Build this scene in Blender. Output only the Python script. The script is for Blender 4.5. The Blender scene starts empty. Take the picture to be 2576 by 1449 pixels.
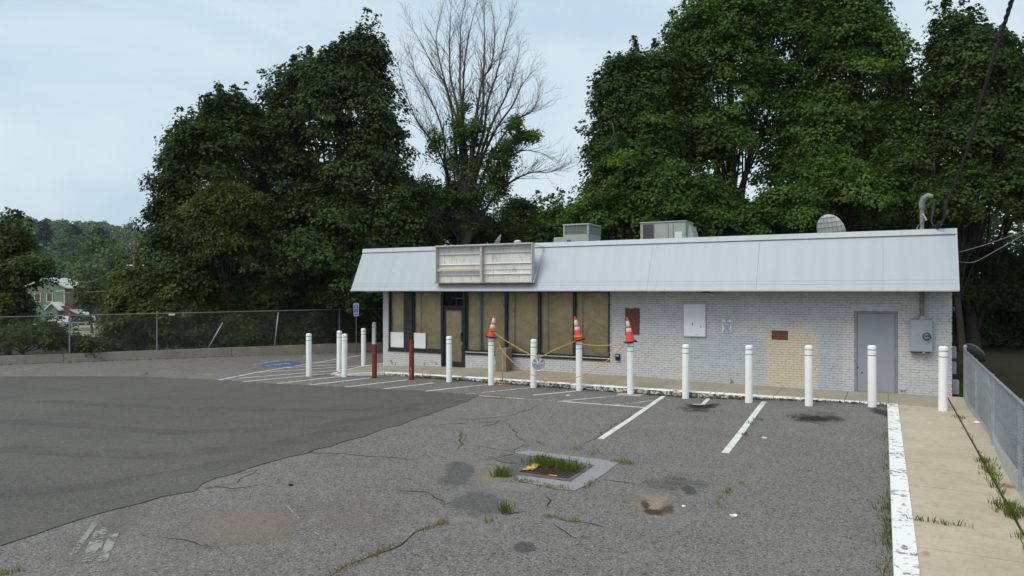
import bpy, math, random
import numpy as np
from math import radians, sin, cos, pi, sqrt, atan2
from mathutils import Vector, Matrix

# ------------------------------------------------------------------ camera, sky, sun, exposure
scene = bpy.context.scene
col = scene.collection
A = radians(28.0); F = 1780.0; U0 = 1288.0; V0 = 731.0; CAMZ = 2.70
cam_d = bpy.data.cameras.new('camera'); cam = bpy.data.objects.new('camera', cam_d); col.objects.link(cam)
cam.location = (0, 0, CAMZ); cam.rotation_euler = (radians(90), 0, A)
cam_d.sensor_width = 36.0; cam_d.lens = F / 2576.0 * 36.0; cam_d.shift_y = 6.5 / 2576.0
cam_d.clip_start = 0.1; cam_d.clip_end = 5000
scene.camera = cam

SUN_EL, SUN_AZ = 53.0, 205.0      # degrees; azimuth clockwise from +Y
world = bpy.data.worlds.new('World'); scene.world = world; world.use_nodes = True
wt = world.node_tree; wt.nodes.clear()
def wn(t, **k):
    n = wt.nodes.new(t)
    for a, b in k.items(): setattr(n, a, b)
    return n
w_out = wn('ShaderNodeOutputWorld'); w_bg = wn('ShaderNodeBackground'); w_bg.inputs['Strength'].default_value = 0.1
w_sky = wn('ShaderNodeTexSky', sky_type='NISHITA', sun_disc=False)
w_sky.sun_elevation = radians(SUN_EL); w_sky.sun_rotation = radians(SUN_AZ); w_sky.dust_density = 3.0; w_sky.air_density = 1.0
w_tc = wn('ShaderNodeTexCoord'); w_map = wn('ShaderNodeMapping'); w_map.inputs['Scale'].default_value = (1.0, 1.0, 2.6)
w_map.inputs['Rotation'].default_value = (0.0, 0.0, 0.6); w_map.inputs['Location'].default_value = (0.35, 0.1, 0.2)
w_nz = wn('ShaderNodeTexNoise'); w_nz.inputs['Scale'].default_value = 2.1; w_nz.inputs['Detail'].default_value = 7; w_nz.inputs['Roughness'].default_value = 0.52
w_nz.inputs['Distortion'].default_value = 0.35
w_r = wn('ShaderNodeMapRange'); w_r.inputs['From Min'].default_value = 0.36; w_r.inputs['From Max'].default_value = 0.64
w_r.inputs['To Min'].default_value = 0.0; w_r.inputs['To Max'].default_value = 1.0; w_r.interpolation_type = 'SMOOTHSTEP'
w_c = wn('ShaderNodeMix', data_type='RGBA'); w_c.inputs['A'].default_value = (4.25, 5.5, 6.4, 1); w_c.inputs['B'].default_value = (5.9, 6.75, 7.15, 1)
w_m = wn('ShaderNodeMix', data_type='RGBA'); w_m.inputs['Factor'].default_value = 0.86
wl = wt.links.new
wl(w_tc.outputs['Generated'], w_map.inputs['Vector']); wl(w_map.outputs['Vector'], w_nz.inputs['Vector'])
wl(w_nz.outputs['Fac'], w_r.inputs['Value']); wl(w_r.outputs['Result'], w_c.inputs['Factor'])
wl(w_sky.outputs['Color'], w_m.inputs['A']); wl(w_c.outputs['Result'], w_m.inputs['B'])
wl(w_m.outputs['Result'], w_bg.inputs['Color']); wl(w_bg.outputs['Background'], w_out.inputs['Surface'])

sun_d = bpy.data.lights.new('sun', 'SUN'); sun = bpy.data.objects.new('sun', sun_d); col.objects.link(sun)
sun_d.energy = 1.5; sun_d.angle = radians(35); sun_d.color = (1.0, 0.935, 0.84)
sd = Vector((sin(radians(SUN_AZ)) * cos(radians(SUN_EL)), cos(radians(SUN_AZ)) * cos(radians(SUN_EL)), sin(radians(SUN_EL))))
sun.rotation_euler = sd.to_track_quat('Z', 'Y').to_euler(); sun.location = (0, -10, 30)

vs = scene.view_settings
vs.view_transform = 'Standard'; vs.look = 'None'; vs.gamma = 1.0; vs.exposure = 0.45; vs.use_curve_mapping = False
scene.cycles.max_bounces = 6; scene.cycles.diffuse_bounces = 3; scene.cycles.transparent_max_bounces = 12
scene.cycles.use_denoising = True

# ------------------------------------------------------------------ pixel -> place
RX, RY = cos(A), sin(A)           # camera right, on the ground
DX, DY = -sin(A), cos(A)          # camera forward
def ray(u, v):
    x = (u - U0) / F
    return (x * RX + DX, x * RY + DY, (V0 - v) / F)
def at(u, v, t):
    d = ray(u, v); return Vector((d[0] * t, d[1] * t, CAMZ + d[2] * t))
def smooth(x):
    x = min(1.0, max(0.0, x)); return x * x * (3 - 2 * x)
def zl(x, y):                     # parking lot surface
    return -0.20 + 0.165 * smooth((x + 5.5) / 5.0) * smooth((y - 12.5) / 6.0)
def zw(x):       # walkway level along the wall
    return float(np.interp(x, (-16.73, -15.9, -15.15, -13.2, -11.2, -7.6, -5.45, -3.1, -0.82, 0.3, 1.44), (-0.125, -0.07, -0.025, 0.0, 0.035, 0.045, 0.014, -0.012, -0.015, 0.0, 0.0)))
def zk(x):       # walkway level along its kerb
    return float(np.interp(x, (-15.3, -14.6, -12.2, -9.5, -6.3, -4.5, -2.0, 0.0), (-0.11, -0.1, -0.072, -0.05, -0.046, -0.03, -0.012, 0.0)))
def zwalk(x, y): return zk(x) + (zw(x) - zk(x)) * smooth((y - 19.4) / 1.7)
def onY(u, v, Y):
    d = ray(u, v); t = Y / d[1]; return Vector((d[0] * t, Y, CAMZ + d[2] * t))
def onX(u, v, X):
    d = ray(u, v); t = X / d[0]; return Vector((X, d[1] * t, CAMZ + d[2] * t))
def onlot(u, v, dz=0.0, zf=zl):
    d = ray(u, v); z = -0.1; 
    for _ in range(8):
        t = (z - CAMZ) / d[2]; z = zf(d[0] * t, d[1] * t) + dz
    return Vector((d[0] * t, d[1] * t, z))
def crop(ox, oy, k): return lambda x, y: ((ox + x / k) / 1.19255, (oy + y / k) / 1.19255)
c1 = crop(1040, 700, 2.862); c2 = crop(1800, 640, 2.0236); c3 = crop(0, 600, 2.634); c4 = crop(600, 850, 3.623)
c5 = crop(1300, 1180, 2.576); c6 = crop(2500, 1000, 1.9895); c7 = crop(0, 1100, 1.84); c8 = crop(1600, 560, 3.917)
c9 = crop(1440, 930, 5.152); c10 = crop(100, 820, 8.05); c11 = crop(1250, 650, 4.684); c12 = crop(1180, 0, 1.907); c13 = crop(2350, 520, 3.568)
# left retaining wall line and terrain
WL0 = Vector((-30.56, 14.98)); WL1 = Vector((-22.0, 26.3)); wdir = (WL1 - WL0).normalized(); wnor = Vector((-wdir.y, wdir.x))
def wall_d(x, y): return (x - WL0.x) * wnor.x + (y - WL0.y) * wnor.y
def ground_z(x, y):
    d = wall_d(x, y)
    r = sqrt(x * x + y * y)
    az = math.degrees(atan2(-x, y))               # degrees to the left of +Y
    fall = -4.3 * smooth((d - 3) / 45.0)
    hill = 46.0 * smooth((d - 150) / 420.0) * (0.62 + 0.38 * smooth((az - 40) / 22.0))
    base = -0.42 if (x < 1.9 and d < 0.3 and -40 < y < 31) else -0.2
    return base + fall + hill

# ------------------------------------------------------------------ helpers
def tag(o, label=None, cat=None, group=None, kind=None):
    if label: o['label'] = label
    if cat: o['category'] = cat
    if group: o['group'] = group
    if kind: o['kind'] = kind
    return o
def empty(name, loc, label=None, cat=None, group=None, kind=None, rz=0.0):
    o = bpy.data.objects.new(name, None); col.objects.link(o); o.location = loc; o.rotation_euler = (0, 0, rz)
    o.empty_display_size = 0.1
    return tag(o, label, cat, group, kind)
def link(name, me, parent=None, loc=(0, 0, 0)):
    o = bpy.data.objects.new(name, me); col.objects.link(o); o.location = loc
    if parent: o.parent = parent
    return o
def copy_tree(o, parent=None):
    c = o.copy(); col.objects.link(c); c.parent = parent
    for ch in list(o.children): copy_tree(ch, c)
    return c
V3 = lambda *a: Vector(a)
class MB:
    """collects polygons in world coordinates and builds one mesh"""
    def __init__(s): s.v = []; s.f = []
    def poly(s, pts):
        n = len(s.v); s.v += [tuple(p) for p in pts]; s.f.append(tuple(range(n, n + len(pts)))); return s
    def faces(s, vs, fs):
        n = len(s.v); s.v += [tuple(p) for p in vs]; s.f += [tuple(i + n for i in f) for f in fs]; return s
    def box(s, a, b, m=None):
        x0, y0, z0 = a; x1, y1, z1 = b
        vs = [(x0, y0, z0), (x1, y0, z0), (x1, y1, z0), (x0, y1, z0), (x0, y0, z1), (x1, y0, z1), (x1, y1, z1), (x0, y1, z1)]
        if m is not None: vs = [m @ Vector(p) for p in vs]
        return s.faces(vs, [(0, 3, 2, 1), (4, 5, 6, 7), (0, 1, 5, 4), (1, 2, 6, 5), (2, 3, 7, 6), (3, 0, 4, 7)])
    def bevbox(s, a, b, e=0.01, m=None):
        x0, y0, z0 = a; x1, y1, z1 = b; vs = []
        for (x, y, z, sx, sy, sz) in [(x0, y0, z0, 1, 1, 1), (x1, y0, z0, -1, 1, 1), (x1, y1, z0, -1, -1, 1), (x0, y1, z0, 1, -1, 1),
                                      (x0, y0, z1, 1, 1, -1), (x1, y0, z1, -1, 1, -1), (x1, y1, z1, -1, -1, -1), (x0, y1, z1, 1, -1, -1)]:
            vs += [(x, y + sy * e, z + sz * e), (x + sx * e, y, z + sz * e), (x + sx * e, y + sy * e, z)]
        I = lambda c, k: c * 3 + k
        fs = [tuple(I(c, 2) for c in (0, 3, 2, 1)), tuple(I(c, 2) for c in (4, 5, 6, 7)), tuple(I(c, 1) for c in (0, 1, 5, 4)),
              tuple(I(c, 0) for c in (1, 2, 6, 5)), tuple(I(c, 1) for c in (2, 3, 7, 6)), tuple(I(c, 0) for c in (3, 0, 4, 7))]
        for (p, q, k1, k2) in [(0, 1, 1, 2), (2, 3, 1, 2), (4, 5, 1, 2), (6, 7, 1, 2), (1, 2, 0, 2), (3, 0, 0, 2), (5, 6, 0, 2), (7, 4, 0, 2),
                               (0, 4, 0, 1), (1, 5, 0, 1), (2, 6, 0, 1), (3, 7, 0, 1)]:
            fs.append((I(p, k1), I(q, k1), I(q, k2), I(p, k2)))
        for c in range(8): fs.append((I(c, 0), I(c, 1), I(c, 2)))
        if m is not None: vs = [m @ Vector(p) for p in vs]
        return s.faces(vs, fs)
    def prism(s, pts, d):
        """pts: planar outline, d: extrusion vector"""
        pts = [Vector(p) for p in pts]; d = Vector(d); n = len(pts)
        vs = pts + [p + d for p in pts]
        return s.faces(vs, [tuple(range(n))[::-1], tuple(range(n, 2 * n))] + [(i, (i + 1) % n, n + (i + 1) % n, n + i) for i in range(n)])
    def tube(s, path, rad, k=8, caps=True):
        path = [Vector(p) for p in path]; n = len(path)
        if not hasattr(rad, '__len__'): rad = [rad] * n
        t0 = (path[1] - path[0]).normalized(); up = Vector((0, 0, 1)) if abs(t0.z) < 0.9 else Vector((1, 0, 0))
        e1 = t0.cross(up).normalized(); vs = []
        for i in range(n):
            t = (path[min(i + 1, n - 1)] - path[max(i - 1, 0)])
            if t.length < 1e-9: t = t0
            t.normalize(); e1 = (e1 - t * e1.dot(t)); e1 = e1.normalized() if e1.length > 1e-6 else t.orthogonal().normalized()
            e2 = t.cross(e1)
            for j in range(k):
                a = 2 * pi * j / k; vs.append(path[i] + (e1 * cos(a) + e2 * sin(a)) * rad[i])
        fs = [(i * k + j, i * k + (j + 1) % k, (i + 1) * k + (j + 1) % k, (i + 1) * k + j) for i in range(n - 1) for j in range(k)]
        if caps: fs += [tuple(range(k))[::-1], tuple(range((n - 1) * k, n * k))]
        return s.faces(vs, fs)
    def lathe(s, prof, k=20, m=None):
        """prof: (r, z) list from bottom to top"""
        vs = []; n = len(prof)
        for r, z in prof:
            for j in range(k):
                a = 2 * pi * j / k; p = Vector((r * cos(a), r * sin(a), z)); vs.append(m @ p if m is not None else p)
        fs = [(i * k + j, i * k + (j + 1) % k, (i + 1) * k + (j + 1) % k, (i + 1) * k + j) for i in range(n - 1) for j in range(k)]
        if prof[0][0] > 1e-4: fs.append(tuple(range(k))[::-1])
        if prof[-1][0] > 1e-4: fs.append(tuple(range((n - 1) * k, n * k)))
        return s.faces(vs, fs)
    def build(s, name, mat, parent=None, smooth=False, world=True, kind=None):
        me = bpy.data.meshes.new(name)
        off = parent.matrix_basis.translation.copy() if (parent is not None and world) else Vector((0, 0, 0))
        if parent is not None and world and parent.parent is not None: off = off + parent.parent.matrix_basis.translation
        vs = [(p[0] - off.x, p[1] - off.y, p[2] - off.z) for p in s.v]
        me.from_pydata(vs, [], s.f); me.update()
        if smooth:
            me.polygons.foreach_set('use_smooth', [True] * len(me.polygons))
            if smooth == 'auto': me.set_sharp_from_angle(angle=radians(40))
        if mat: me.materials.append(mat)
        o = link(name, me, parent)
        if kind: o['kind'] = kind
        return o

# ------------------------------------------------------------------ materials
class NT:
    def __init__(s, name, rough=0.8, spec=0.3):
        s.m = bpy.data.materials.new(name); s.m.use_nodes = True; s.t = s.m.node_tree
        s.b = s.t.nodes['Principled BSDF']; s.b.inputs['Roughness'].default_value = rough; s.b.inputs['Specular IOR Level'].default_value = spec
        s.out = s.t.nodes['Material Output']; s._pos = None
    def n(s, t, **k):
        x = s.t.nodes.new(t)
        for a, b in k.items(): setattr(x, a, b)
        return x
    def l(s, a, b): s.t.links.new(a, b)
    def put(s, sock, val):
        if isinstance(val, bpy.types.NodeSocket): s.l(val, sock)
        elif isinstance(val, (tuple, list)): sock.default_value = tuple(val) + ((1,) if len(val) == 3 and len(sock.default_value) == 4 else ())
        else: sock.default_value = val
    @property
    def pos(s):
        if s._pos is None: s._pos = s.n('ShaderNodeNewGeometry').outputs['Position']
        return s._pos
    def obj(s): return s.n('ShaderNodeTexCoord').outputs['Object']
    def noise(s, scale, detail=3, rough=0.5, vec=None, dist=0.0, stretch=None):
        x = s.n('ShaderNodeTexNoise'); x.inputs['Scale'].default_value = scale; x.inputs['Detail'].default_value = detail
        x.inputs['Roughness'].default_value = rough; x.inputs['Distortion'].default_value = dist
        v = vec if vec is not None else s.pos
        if stretch:
            mp = s.n('ShaderNodeMapping'); mp.inputs['Scale'].default_value = stretch; s.l(v, mp.inputs['Vector']); v = mp.outputs['Vector']
        s.l(v, x.inputs['Vector']); return x.outputs['Fac']
    def vor(s, scale, vec=None, feature='F1'):
        x = s.n('ShaderNodeTexVoronoi', feature=feature); x.inputs['Scale'].default_value = scale; s.l(vec if vec is not None else s.pos, x.inputs['Vector']); return x
    def rng(s, val, a, b, c=0.0, d=1.0, sm=True):
        x = s.n('ShaderNodeMapRange'); x.interpolation_type = 'SMOOTHSTEP' if sm else 'LINEAR'
        s.put(x.inputs['Value'], val)
        for k, q in (('From Min', a), ('From Max', b), ('To Min', c), ('To Max', d)): x.inputs[k].default_value = q
        return x.outputs['Result']
    def mix(s, f, a, b, mode='MIX'):
        x = s.n('ShaderNodeMix', data_type='RGBA', blend_type=mode); s.put(x.inputs['Factor'], f)
        s.put([i for i in x.inputs if i.name == 'A' and i.type == 'RGBA'][0], a); s.put([i for i in x.inputs if i.name == 'B' and i.type == 'RGBA'][0], b)
        return [i for i in x.outputs if i.name == 'Result' and i.type == 'RGBA'][0]
    def math(s, op, a, b=0.0):
        x = s.n('ShaderNodeMath', operation=op); s.put(x.inputs[0], a); s.put(x.inputs[1], b); return x.outputs[0]
    def sep(s, vec=None):
        x = s.n('ShaderNodeSeparateXYZ'); s.l(vec if vec is not None else s.pos, x.inputs[0]); return x.outputs
    def rect(s, x0, x1, z0, z1, soft=0.01, warp=0.0, wscale=8.0):
        o = s.sep(); X, Z = o[0], o[2]
        if warp:
            nz = s.rng(s.noise(wscale, 3), 0, 1, -warp, warp, False); X = s.math('ADD', X, nz)
            nz2 = s.rng(s.noise(wscale * 1.3, 3), 0, 1, -warp, warp, False); Z = s.math('ADD', Z, nz2)
        m = s.math('MULTIPLY', s.rng(X, x0 - soft, x0 + soft), s.rng(X, x1 - soft, x1 + soft, 1, 0))
        return s.math('MULTIPLY', m, s.math('MULTIPLY', s.rng(Z, z0 - soft, z0 + soft), s.rng(Z, z1 - soft, z1 + soft, 1, 0)))
    def color(s, c): s.put(s.b.inputs['Base Color'], c); return s
    def bump(s, h, strength=0.3, dist=0.01):
        x = s.n('ShaderNodeBump'); x.inputs['Strength'].default_value = strength; x.inputs['Distance'].default_value = dist
        s.l(h, x.inputs['Height']); s.l(x.outputs['Normal'], s.b.inputs['Normal']); return s
    def alpha(s, f):
        t = s.n('ShaderNodeBsdfTransparent'); x = s.n('ShaderNodeMixShader'); s.put(x.inputs[0], f)
        s.l(t.outputs[0], x.inputs[1]); s.l(s.b.outputs[0], x.inputs[2]); s.l(x.outputs[0], s.out.inputs['Surface']); return s
def plain(name, c, rough=0.6, spec=0.4, var=0.12, scale=6.0, metal=0.0, dirt=None, dscale=3.0, dlo=0.55, dhi=0.75):
    m = NT(name, rough, spec); m.b.inputs['Metallic'].default_value = metal
    f = m.rng(m.noise(scale, 4), 0.3, 0.7, 1 - var, 1 + var, False)
    x = m.n('ShaderNodeCombineColor'); [m.l(f, x.inputs[i]) for i in range(3)]
    cc = m.mix(1.0, c, x.outputs[0], 'MULTIPLY')
    if dirt: cc = m.mix(m.rng(m.noise(dscale, 6, 0.65), dlo, dhi), cc, dirt)
    m.color(cc); return m.m

def asphalt(name, base, light, dark, speck=1.0, rough=0.92):
    m = NT(name, rough, 0.22)
    big = m.rng(m.noise(0.22, 5, 0.6), 0.3, 0.7)
    c = m.mix(big, tuple(k * 0.86 for k in base), tuple(k * 1.1 for k in base))
    c = m.mix(m.math('MULTIPLY', m.rng(m.noise(1.5, 6, 0.65), 0.35, 0.7), 0.45), c, tuple(k * 1.25 for k in base))
    c = m.mix(m.math('MULTIPLY', m.rng(m.noise(0.7, 5, 0.6, stretch=(0.35, 1.6, 1), dist=0.6), 0.5, 0.72), 0.4), c, tuple(k * 0.72 for k in base))
    fine = m.noise(34, 4, 0.75)
    c = m.mix(m.math('MULTIPLY', m.rng(fine, 0.50, 0.64), 0.85 * speck), c, light)
    c = m.mix(m.math('MULTIPLY', m.rng(m.noise(27, 3, 0.75, vec=m.obj()), 0.52, 0.64), 0.9 * speck), c, dark)
    v = m.vor(36); c = m.mix(m.math('MULTIPLY', m.rng(v.outputs['Distance'], 0.16, 0.34, 1, 0), m.math('MULTIPLY', m.rng(m.noise(13, 2), 0.5, 0.56), 0.85 * speck)), c, tuple(min(1, k * 1.3) for k in light))
    m.color(c); m.bump(fine, 0.6 * speck, 0.014); return m.m
M = {}
M['old_asphalt'] = asphalt('old_asphalt', (0.152, 0.142, 0.134), (0.325, 0.308, 0.288), (0.034, 0.031, 0.029), 0.88)
M['new_asphalt'] = asphalt('new_asphalt', (0.100, 0.094, 0.087), (0.175, 0.166, 0.154), (0.04, 0.038, 0.035), 0.75)
M['patch_asphalt'] = asphalt('patch_asphalt', (0.11, 0.11, 0.108), (0.17, 0.17, 0.165), (0.05, 0.05, 0.05), 0.7)
M['grey_patch'] = asphalt('grey_patch', (0.245, 0.25, 0.255), (0.32, 0.325, 0.33), (0.13, 0.13, 0.135), 0.8)
def concrete(name, c, stain, s2=None):
    m = NT(name, 0.9, 0.25)
    k = m.mix(m.rng(m.noise(0.9, 6, 0.62), 0.35, 0.68), c, stain)
    k = m.mix(m.math('MULTIPLY', m.rng(m.noise(45, 3, 0.7), 0.45, 0.75), 0.35), k, tuple(q * 0.6 for q in c))
    k = m.mix(m.math('MULTIPLY', m.rng(m.noise(7, 6, 0.7), 0.42, 0.7), 0.4), k, tuple(q * 0.72 for q in c))
    if s2: k = m.mix(m.rng(m.noise(1.6, 5, 0.7, stretch=(0.5, 2.2, 1)), 0.6, 0.74, 0, 0.75), k, s2)
    m.color(k); m.bump(m.noise(45, 3), 0.25, 0.008); return m.m
M['slab'] = concrete('slab', (0.43, 0.36, 0.265), (0.51, 0.435, 0.325), (0.33, 0.25, 0.16))
M['walk_slab'] = concrete('walk_slab', (0.33, 0.29, 0.225), (0.38, 0.335, 0.26), (0.2, 0.15, 0.095))
M['wall_concrete'] = concrete('wall_concrete', (0.25, 0.225, 0.175), (0.32, 0.29, 0.23), (0.13, 0.12, 0.085))
M['joint'] = plain('joint', (0.05, 0.045, 0.035), 0.95, 0.1)
# painted lines, worn
def paint(name, c, wear=0.55, hide=0.0):
    m = NT(name, 0.75, 0.3)
    nz = m.math('ADD', m.math('MULTIPLY', m.noise(22, 4, 0.75), 0.62), m.math('MULTIPLY', m.noise(2.2, 3), 0.38))
    m.color(m.mix(m.rng(m.noise(5, 4), 0.35, 0.7), c, tuple(k * 0.82 for k in c)))
    m.alpha(m.rng(nz, wear, wear + 0.07, 1.0, 0.04)); return m.m
M['line'] = paint('line', (0.72, 0.71, 0.67), 0.56)
M['line_faded'] = paint('line_faded', (0.6, 0.59, 0.55), 0.47)
M['line_ghost'] = paint('line_ghost', (0.30, 0.285, 0.26), 0.49)
m = NT('kerb_paint', 0.75, 0.3)
wearn = m.math('ADD', m.math('MULTIPLY', m.noise(9, 6, 0.75), 0.75), m.math('MULTIPLY', m.noise(1.3, 2), 0.3))
m.color(m.mix(m.rng(wearn, 0.555, 0.61), (0.78, 0.78, 0.76), m.mix(m.noise(14, 3), (0.16, 0.15, 0.12), (0.34, 0.32, 0.28)))); M['kerb_white'] = m.m
m = NT('kerb_face_paint', 0.85, 0.2)
wearn = m.math('ADD', m.math('MULTIPLY', m.noise(10, 6, 0.78), 0.7), m.math('MULTIPLY', m.noise(1.0, 2), 0.3))
m.color(m.mix(m.rng(wearn, 0.46, 0.54), (0.72, 0.71, 0.68), m.mix(m.noise(17, 3), (0.03, 0.035, 0.02), (0.2, 0.19, 0.15)))); M['kerb_face'] = m.m
# painted brick
RED1 = (onY(1572.4, 775, 21.15).x, onY(1609.6, 775, 21.15).x, onY(1590, 842.5, 21.15).z, onY(1590, 775, 21.15).z)
RED2 = (onY(1940.8, 832, 21.15).x, onY(1982.7, 832, 21.15).x, onY(1960, 855, 21.15).z, onY(1960, 832, 21.15).z)
CRM = (onY(1930, 900, 21.15).x, onY(2056, 900, 21.15).x, -0.5, onY(2000, 835, 21.15).z)
CRB = (onY(1993, 900, 21.15).x, onY(2018, 900, 21.15).x, 1.0, onY(2000, 811, 21.15).z)
m = NT('painted_brick', 0.6, 0.35)
c = m.mix(m.rng(m.noise(0.55, 3), 0.4, 0.6), (0.53, 0.54, 0.54), (0.585, 0.575, 0.565))
c = m.mix(m.math('MULTIPLY', m.rect(onY(1730, 900, 21.15).x, onY(1932, 900, 21.15).x, -0.5, onY(1800, 842, 21.15).z, 0.05, 0.12, 3.0), 0.8), c, (0.455, 0.50, 0.515))
c = m.mix(m.math('MULTIPLY', m.rect(CRM[1], onY(2120, 900, 21.15).x, -0.5, onY(2050, 826, 21.15).z, 0.06, 0.1, 3.0), 0.8), c, (0.44, 0.48, 0.54))
crm = m.math('MAXIMUM', m.rect(*CRM, 0.09, 0.09, 4.0), m.rect(*CRB, 0.03, 0.04, 6.0))
c = m.mix(crm, c, m.mix(m.noise(2.0, 3), (0.59, 0.51, 0.385), (0.65, 0.575, 0.45)))
c = m.mix(m.math('MULTIPLY', m.rng(m.noise(3.2, 6, 0.7), 0.55, 0.8), 0.3), c, (0.34, 0.34, 0.33))
brickc = m.mix(m.noise(9, 3), (0.13, 0.035, 0.022), (0.2, 0.058, 0.035))
c = m.mix(m.math('MAXIMUM', m.rect(*RED1, 0.006, 0.03, 12), m.rect(*RED2, 0.006, 0.012, 12)), c, brickc)
chip = m.math('MULTIPLY', m.rng(m.noise(3.6, 5, 0.65), 0.60, 0.63), m.rng(m.sep()[2], 0.02, 0.2, 1, 0))
c = m.mix(chip, c, brickc)
chip2 = m.rng(m.noise(5.5, 3, 0.5, vec=m.obj()), 0.765, 0.775)
c = m.mix(chip2, c, (0.1, 0.06, 0.05))
m.color(c); m.bump(m.noise(60, 3), 0.2, 0.004); M['brick'] = m.m
m = NT('mortar', 0.9, 0.2)
c = m.mix(m.rng(m.noise(4.5, 5, 0.7, stretch=(0.6, 1, 2.2)), 0.42, 0.6), (0.27, 0.275, 0.28), (0.49, 0.50, 0.505))
c = m.mix(m.rect(*CRM, 0.05, 0.05, 5.0), c, (0.45, 0.385, 0.29))
c = m.mix(m.math('MAXIMUM', m.rect(*RED1, 0.006, 0.03, 12), m.rect(*RED2, 0.006, 0.012, 12)), c, (0.22, 0.13, 0.1)); m.color(c); M['mortar'] = m.m
# metals and such
m = NT('roof_metal', 0.45, 0.4)
st = m.noise(1.6, 5, 0.6, stretch=(2.4, 0.25, 0.25)); c = m.mix(m.rng(st, 0.3, 0.75), (0.42, 0.465, 0.50), (0.385, 0.43, 0.48))
c = m.mix(m.rng(m.noise(2.6, 5, 0.6, stretch=(3.0, 0.5, 0.3)), 0.6, 0.78, 0, 0.35), c, (0.30, 0.35, 0.44))
c = m.mix(m.math('MULTIPLY', m.rng(m.sep()[2], 2.70, 2.78, 1, 0), m.rng(m.noise(5, 5, 0.7), 0.5, 0.7, 0, 0.6)), c, (0.3, 0.29, 0.24)); m.color(c); M['roof'] = m.m
M['roof_cap'] = plain('roof_cap', (0.45, 0.49, 0.525), 0.45, 0.4, 0.06, 1.5)
M['seam'] = plain('seam', (0.30, 0.33, 0.36), 0.8)
M['roof_flat'] = plain('roof_flat', (0.09, 0.09, 0.09), 0.95)
M['soffit'] = plain('soffit', (0.14, 0.11, 0.085), 0.85, 0.2, 0.25, 3, dirt=(0.05, 0.04, 0.03))
M['frame'] = plain('frame', (0.012, 0.014, 0.02), 0.4, 0.5, 0.2)
M['frame_bronze'] = plain('frame_bronze', (0.022, 0.019, 0.017), 0.45, 0.5, 0.2)
m = NT('kraft_paper', 0.85, 0.15)
wr = m.noise(2.6, 6, 0.65, dist=2.0); c = m.mix(m.rng(wr, 0.3, 0.7), (0.78, 0.61, 0.355), (0.88, 0.72, 0.46)); m.color(c); m.bump(wr, 1.0, 0.14); M['paper'] = m.m
M['tape'] = plain('tape', (0.10, 0.20, 0.36), 0.6, 0.3, 0.25, 4)
M['tape_pale'] = plain('tape_pale', (0.33, 0.37, 0.38), 0.6, 0.3, 0.2, 4)
m = NT('glass', 0.03, 0.5)
fr = m.n('ShaderNodeFresnel'); fr.inputs['IOR'].default_value = 1.5; tr = m.n('ShaderNodeBsdfTransparent'); tr.inputs['Color'].default_value = (0.96, 0.97, 0.96, 1)
gl = m.n('ShaderNodeBsdfGlossy'); gl.inputs['Roughness'].default_value = 0.02; ms = m.n('ShaderNodeMixShader')
m.l(fr.outputs[0], ms.inputs[0]); m.l(tr.outputs[0], ms.inputs[1]); m.l(gl.outputs[0], ms.inputs[2]); m.l(ms.outputs[0], m.out.inputs['Surface']); M['glass'] = m.m
M['dark_room'] = plain('dark_room', (0.05, 0.047, 0.045), 0.9)
M['white_panel'] = plain('white_panel', (0.72, 0.73, 0.74), 0.5, 0.4, 0.04, 3)
M['board_white'] = plain('board_white', (0.78, 0.79, 0.79), 0.4, 0.4, 0.03, 3, dirt=(0.5, 0.48, 0.42), dscale=4, dlo=0.7, dhi=0.8)
M['board_frame'] = plain('board_frame', (0.45, 0.46, 0.46), 0.45, 0.5, 0.1)
M['grey_door'] = plain('grey_door', (0.29, 0.31, 0.345), 0.5, 0.4, 0.05, 2.5, dirt=(0.2, 0.19, 0.18), dscale=5, dlo=0.68, dhi=0.8)
M['grey_frame'] = plain('grey_frame', (0.235, 0.25, 0.28), 0.5, 0.4, 0.1, 3, dirt=(0.16, 0.08, 0.05), dscale=6, dlo=0.64, dhi=0.74)
M['meter_grey'] = plain('meter_grey', (0.31, 0.34, 0.375), 0.5, 0.4, 0.06, 5)
M['meter_dull'] = plain('meter_dull', (0.2, 0.21, 0.21), 0.6, 0.3, 0.15, 6)
M['rail_dull'] = plain('rail_dull', (0.15, 0.16, 0.155), 0.6, 0.3, 0.2, 4)
M['galv'] = plain('galv', (0.36, 0.375, 0.385), 0.45, 0.5, 0.15, 9, metal=0.4, dirt=(0.25, 0.2, 0.14), dscale=5, dlo=0.62, dhi=0.75)
M['wire_galv'] = plain('wire_galv', (0.33, 0.37, 0.40), 0.5, 0.5, 0.15, 9, metal=0.25)
M['wire_dark'] = plain('wire_dark', (0.10, 0.115, 0.105), 0.6, 0.4, 0.2, 6)
M['rust_steel'] = plain('rust_steel', (0.085, 0.04, 0.028), 0.85, 0.2, 0.3, 14)
M['red_steel'] = plain('red_steel', (0.19, 0.034, 0.026), 0.65, 0.3, 0.2, 6, dirt=(0.1, 0.024, 0.02), dscale=4, dlo=0.5, dhi=0.75)
M['bollard'] = plain('bollard', (0.86, 0.86, 0.84), 0.42, 0.4, 0.02, 2.0, dirt=(0.5, 0.5, 0.47), dscale=7, dlo=0.6, dhi=0.8)
M['band'] = plain('band', (0.045, 0.15, 0.10), 0.45, 0.4, 0.1)
M['cone_orange'] = plain('cone_orange', (0.70, 0.062, 0.032), 0.55, 0.3, 0.12, 7, dirt=(0.42, 0.07, 0.04), dscale=9, dlo=0.58, dhi=0.75)
M['cone_collar'] = plain('cone_collar', (0.48, 0.47, 0.45), 0.35, 0.5, 0.06, 20)
M['rubber'] = plain('rubber', (0.018, 0.016, 0.015), 0.8, 0.3)
M['rope'] = plain('rope', (0.66, 0.36, 0.05), 0.7, 0.3, 0.25, 30)
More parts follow.
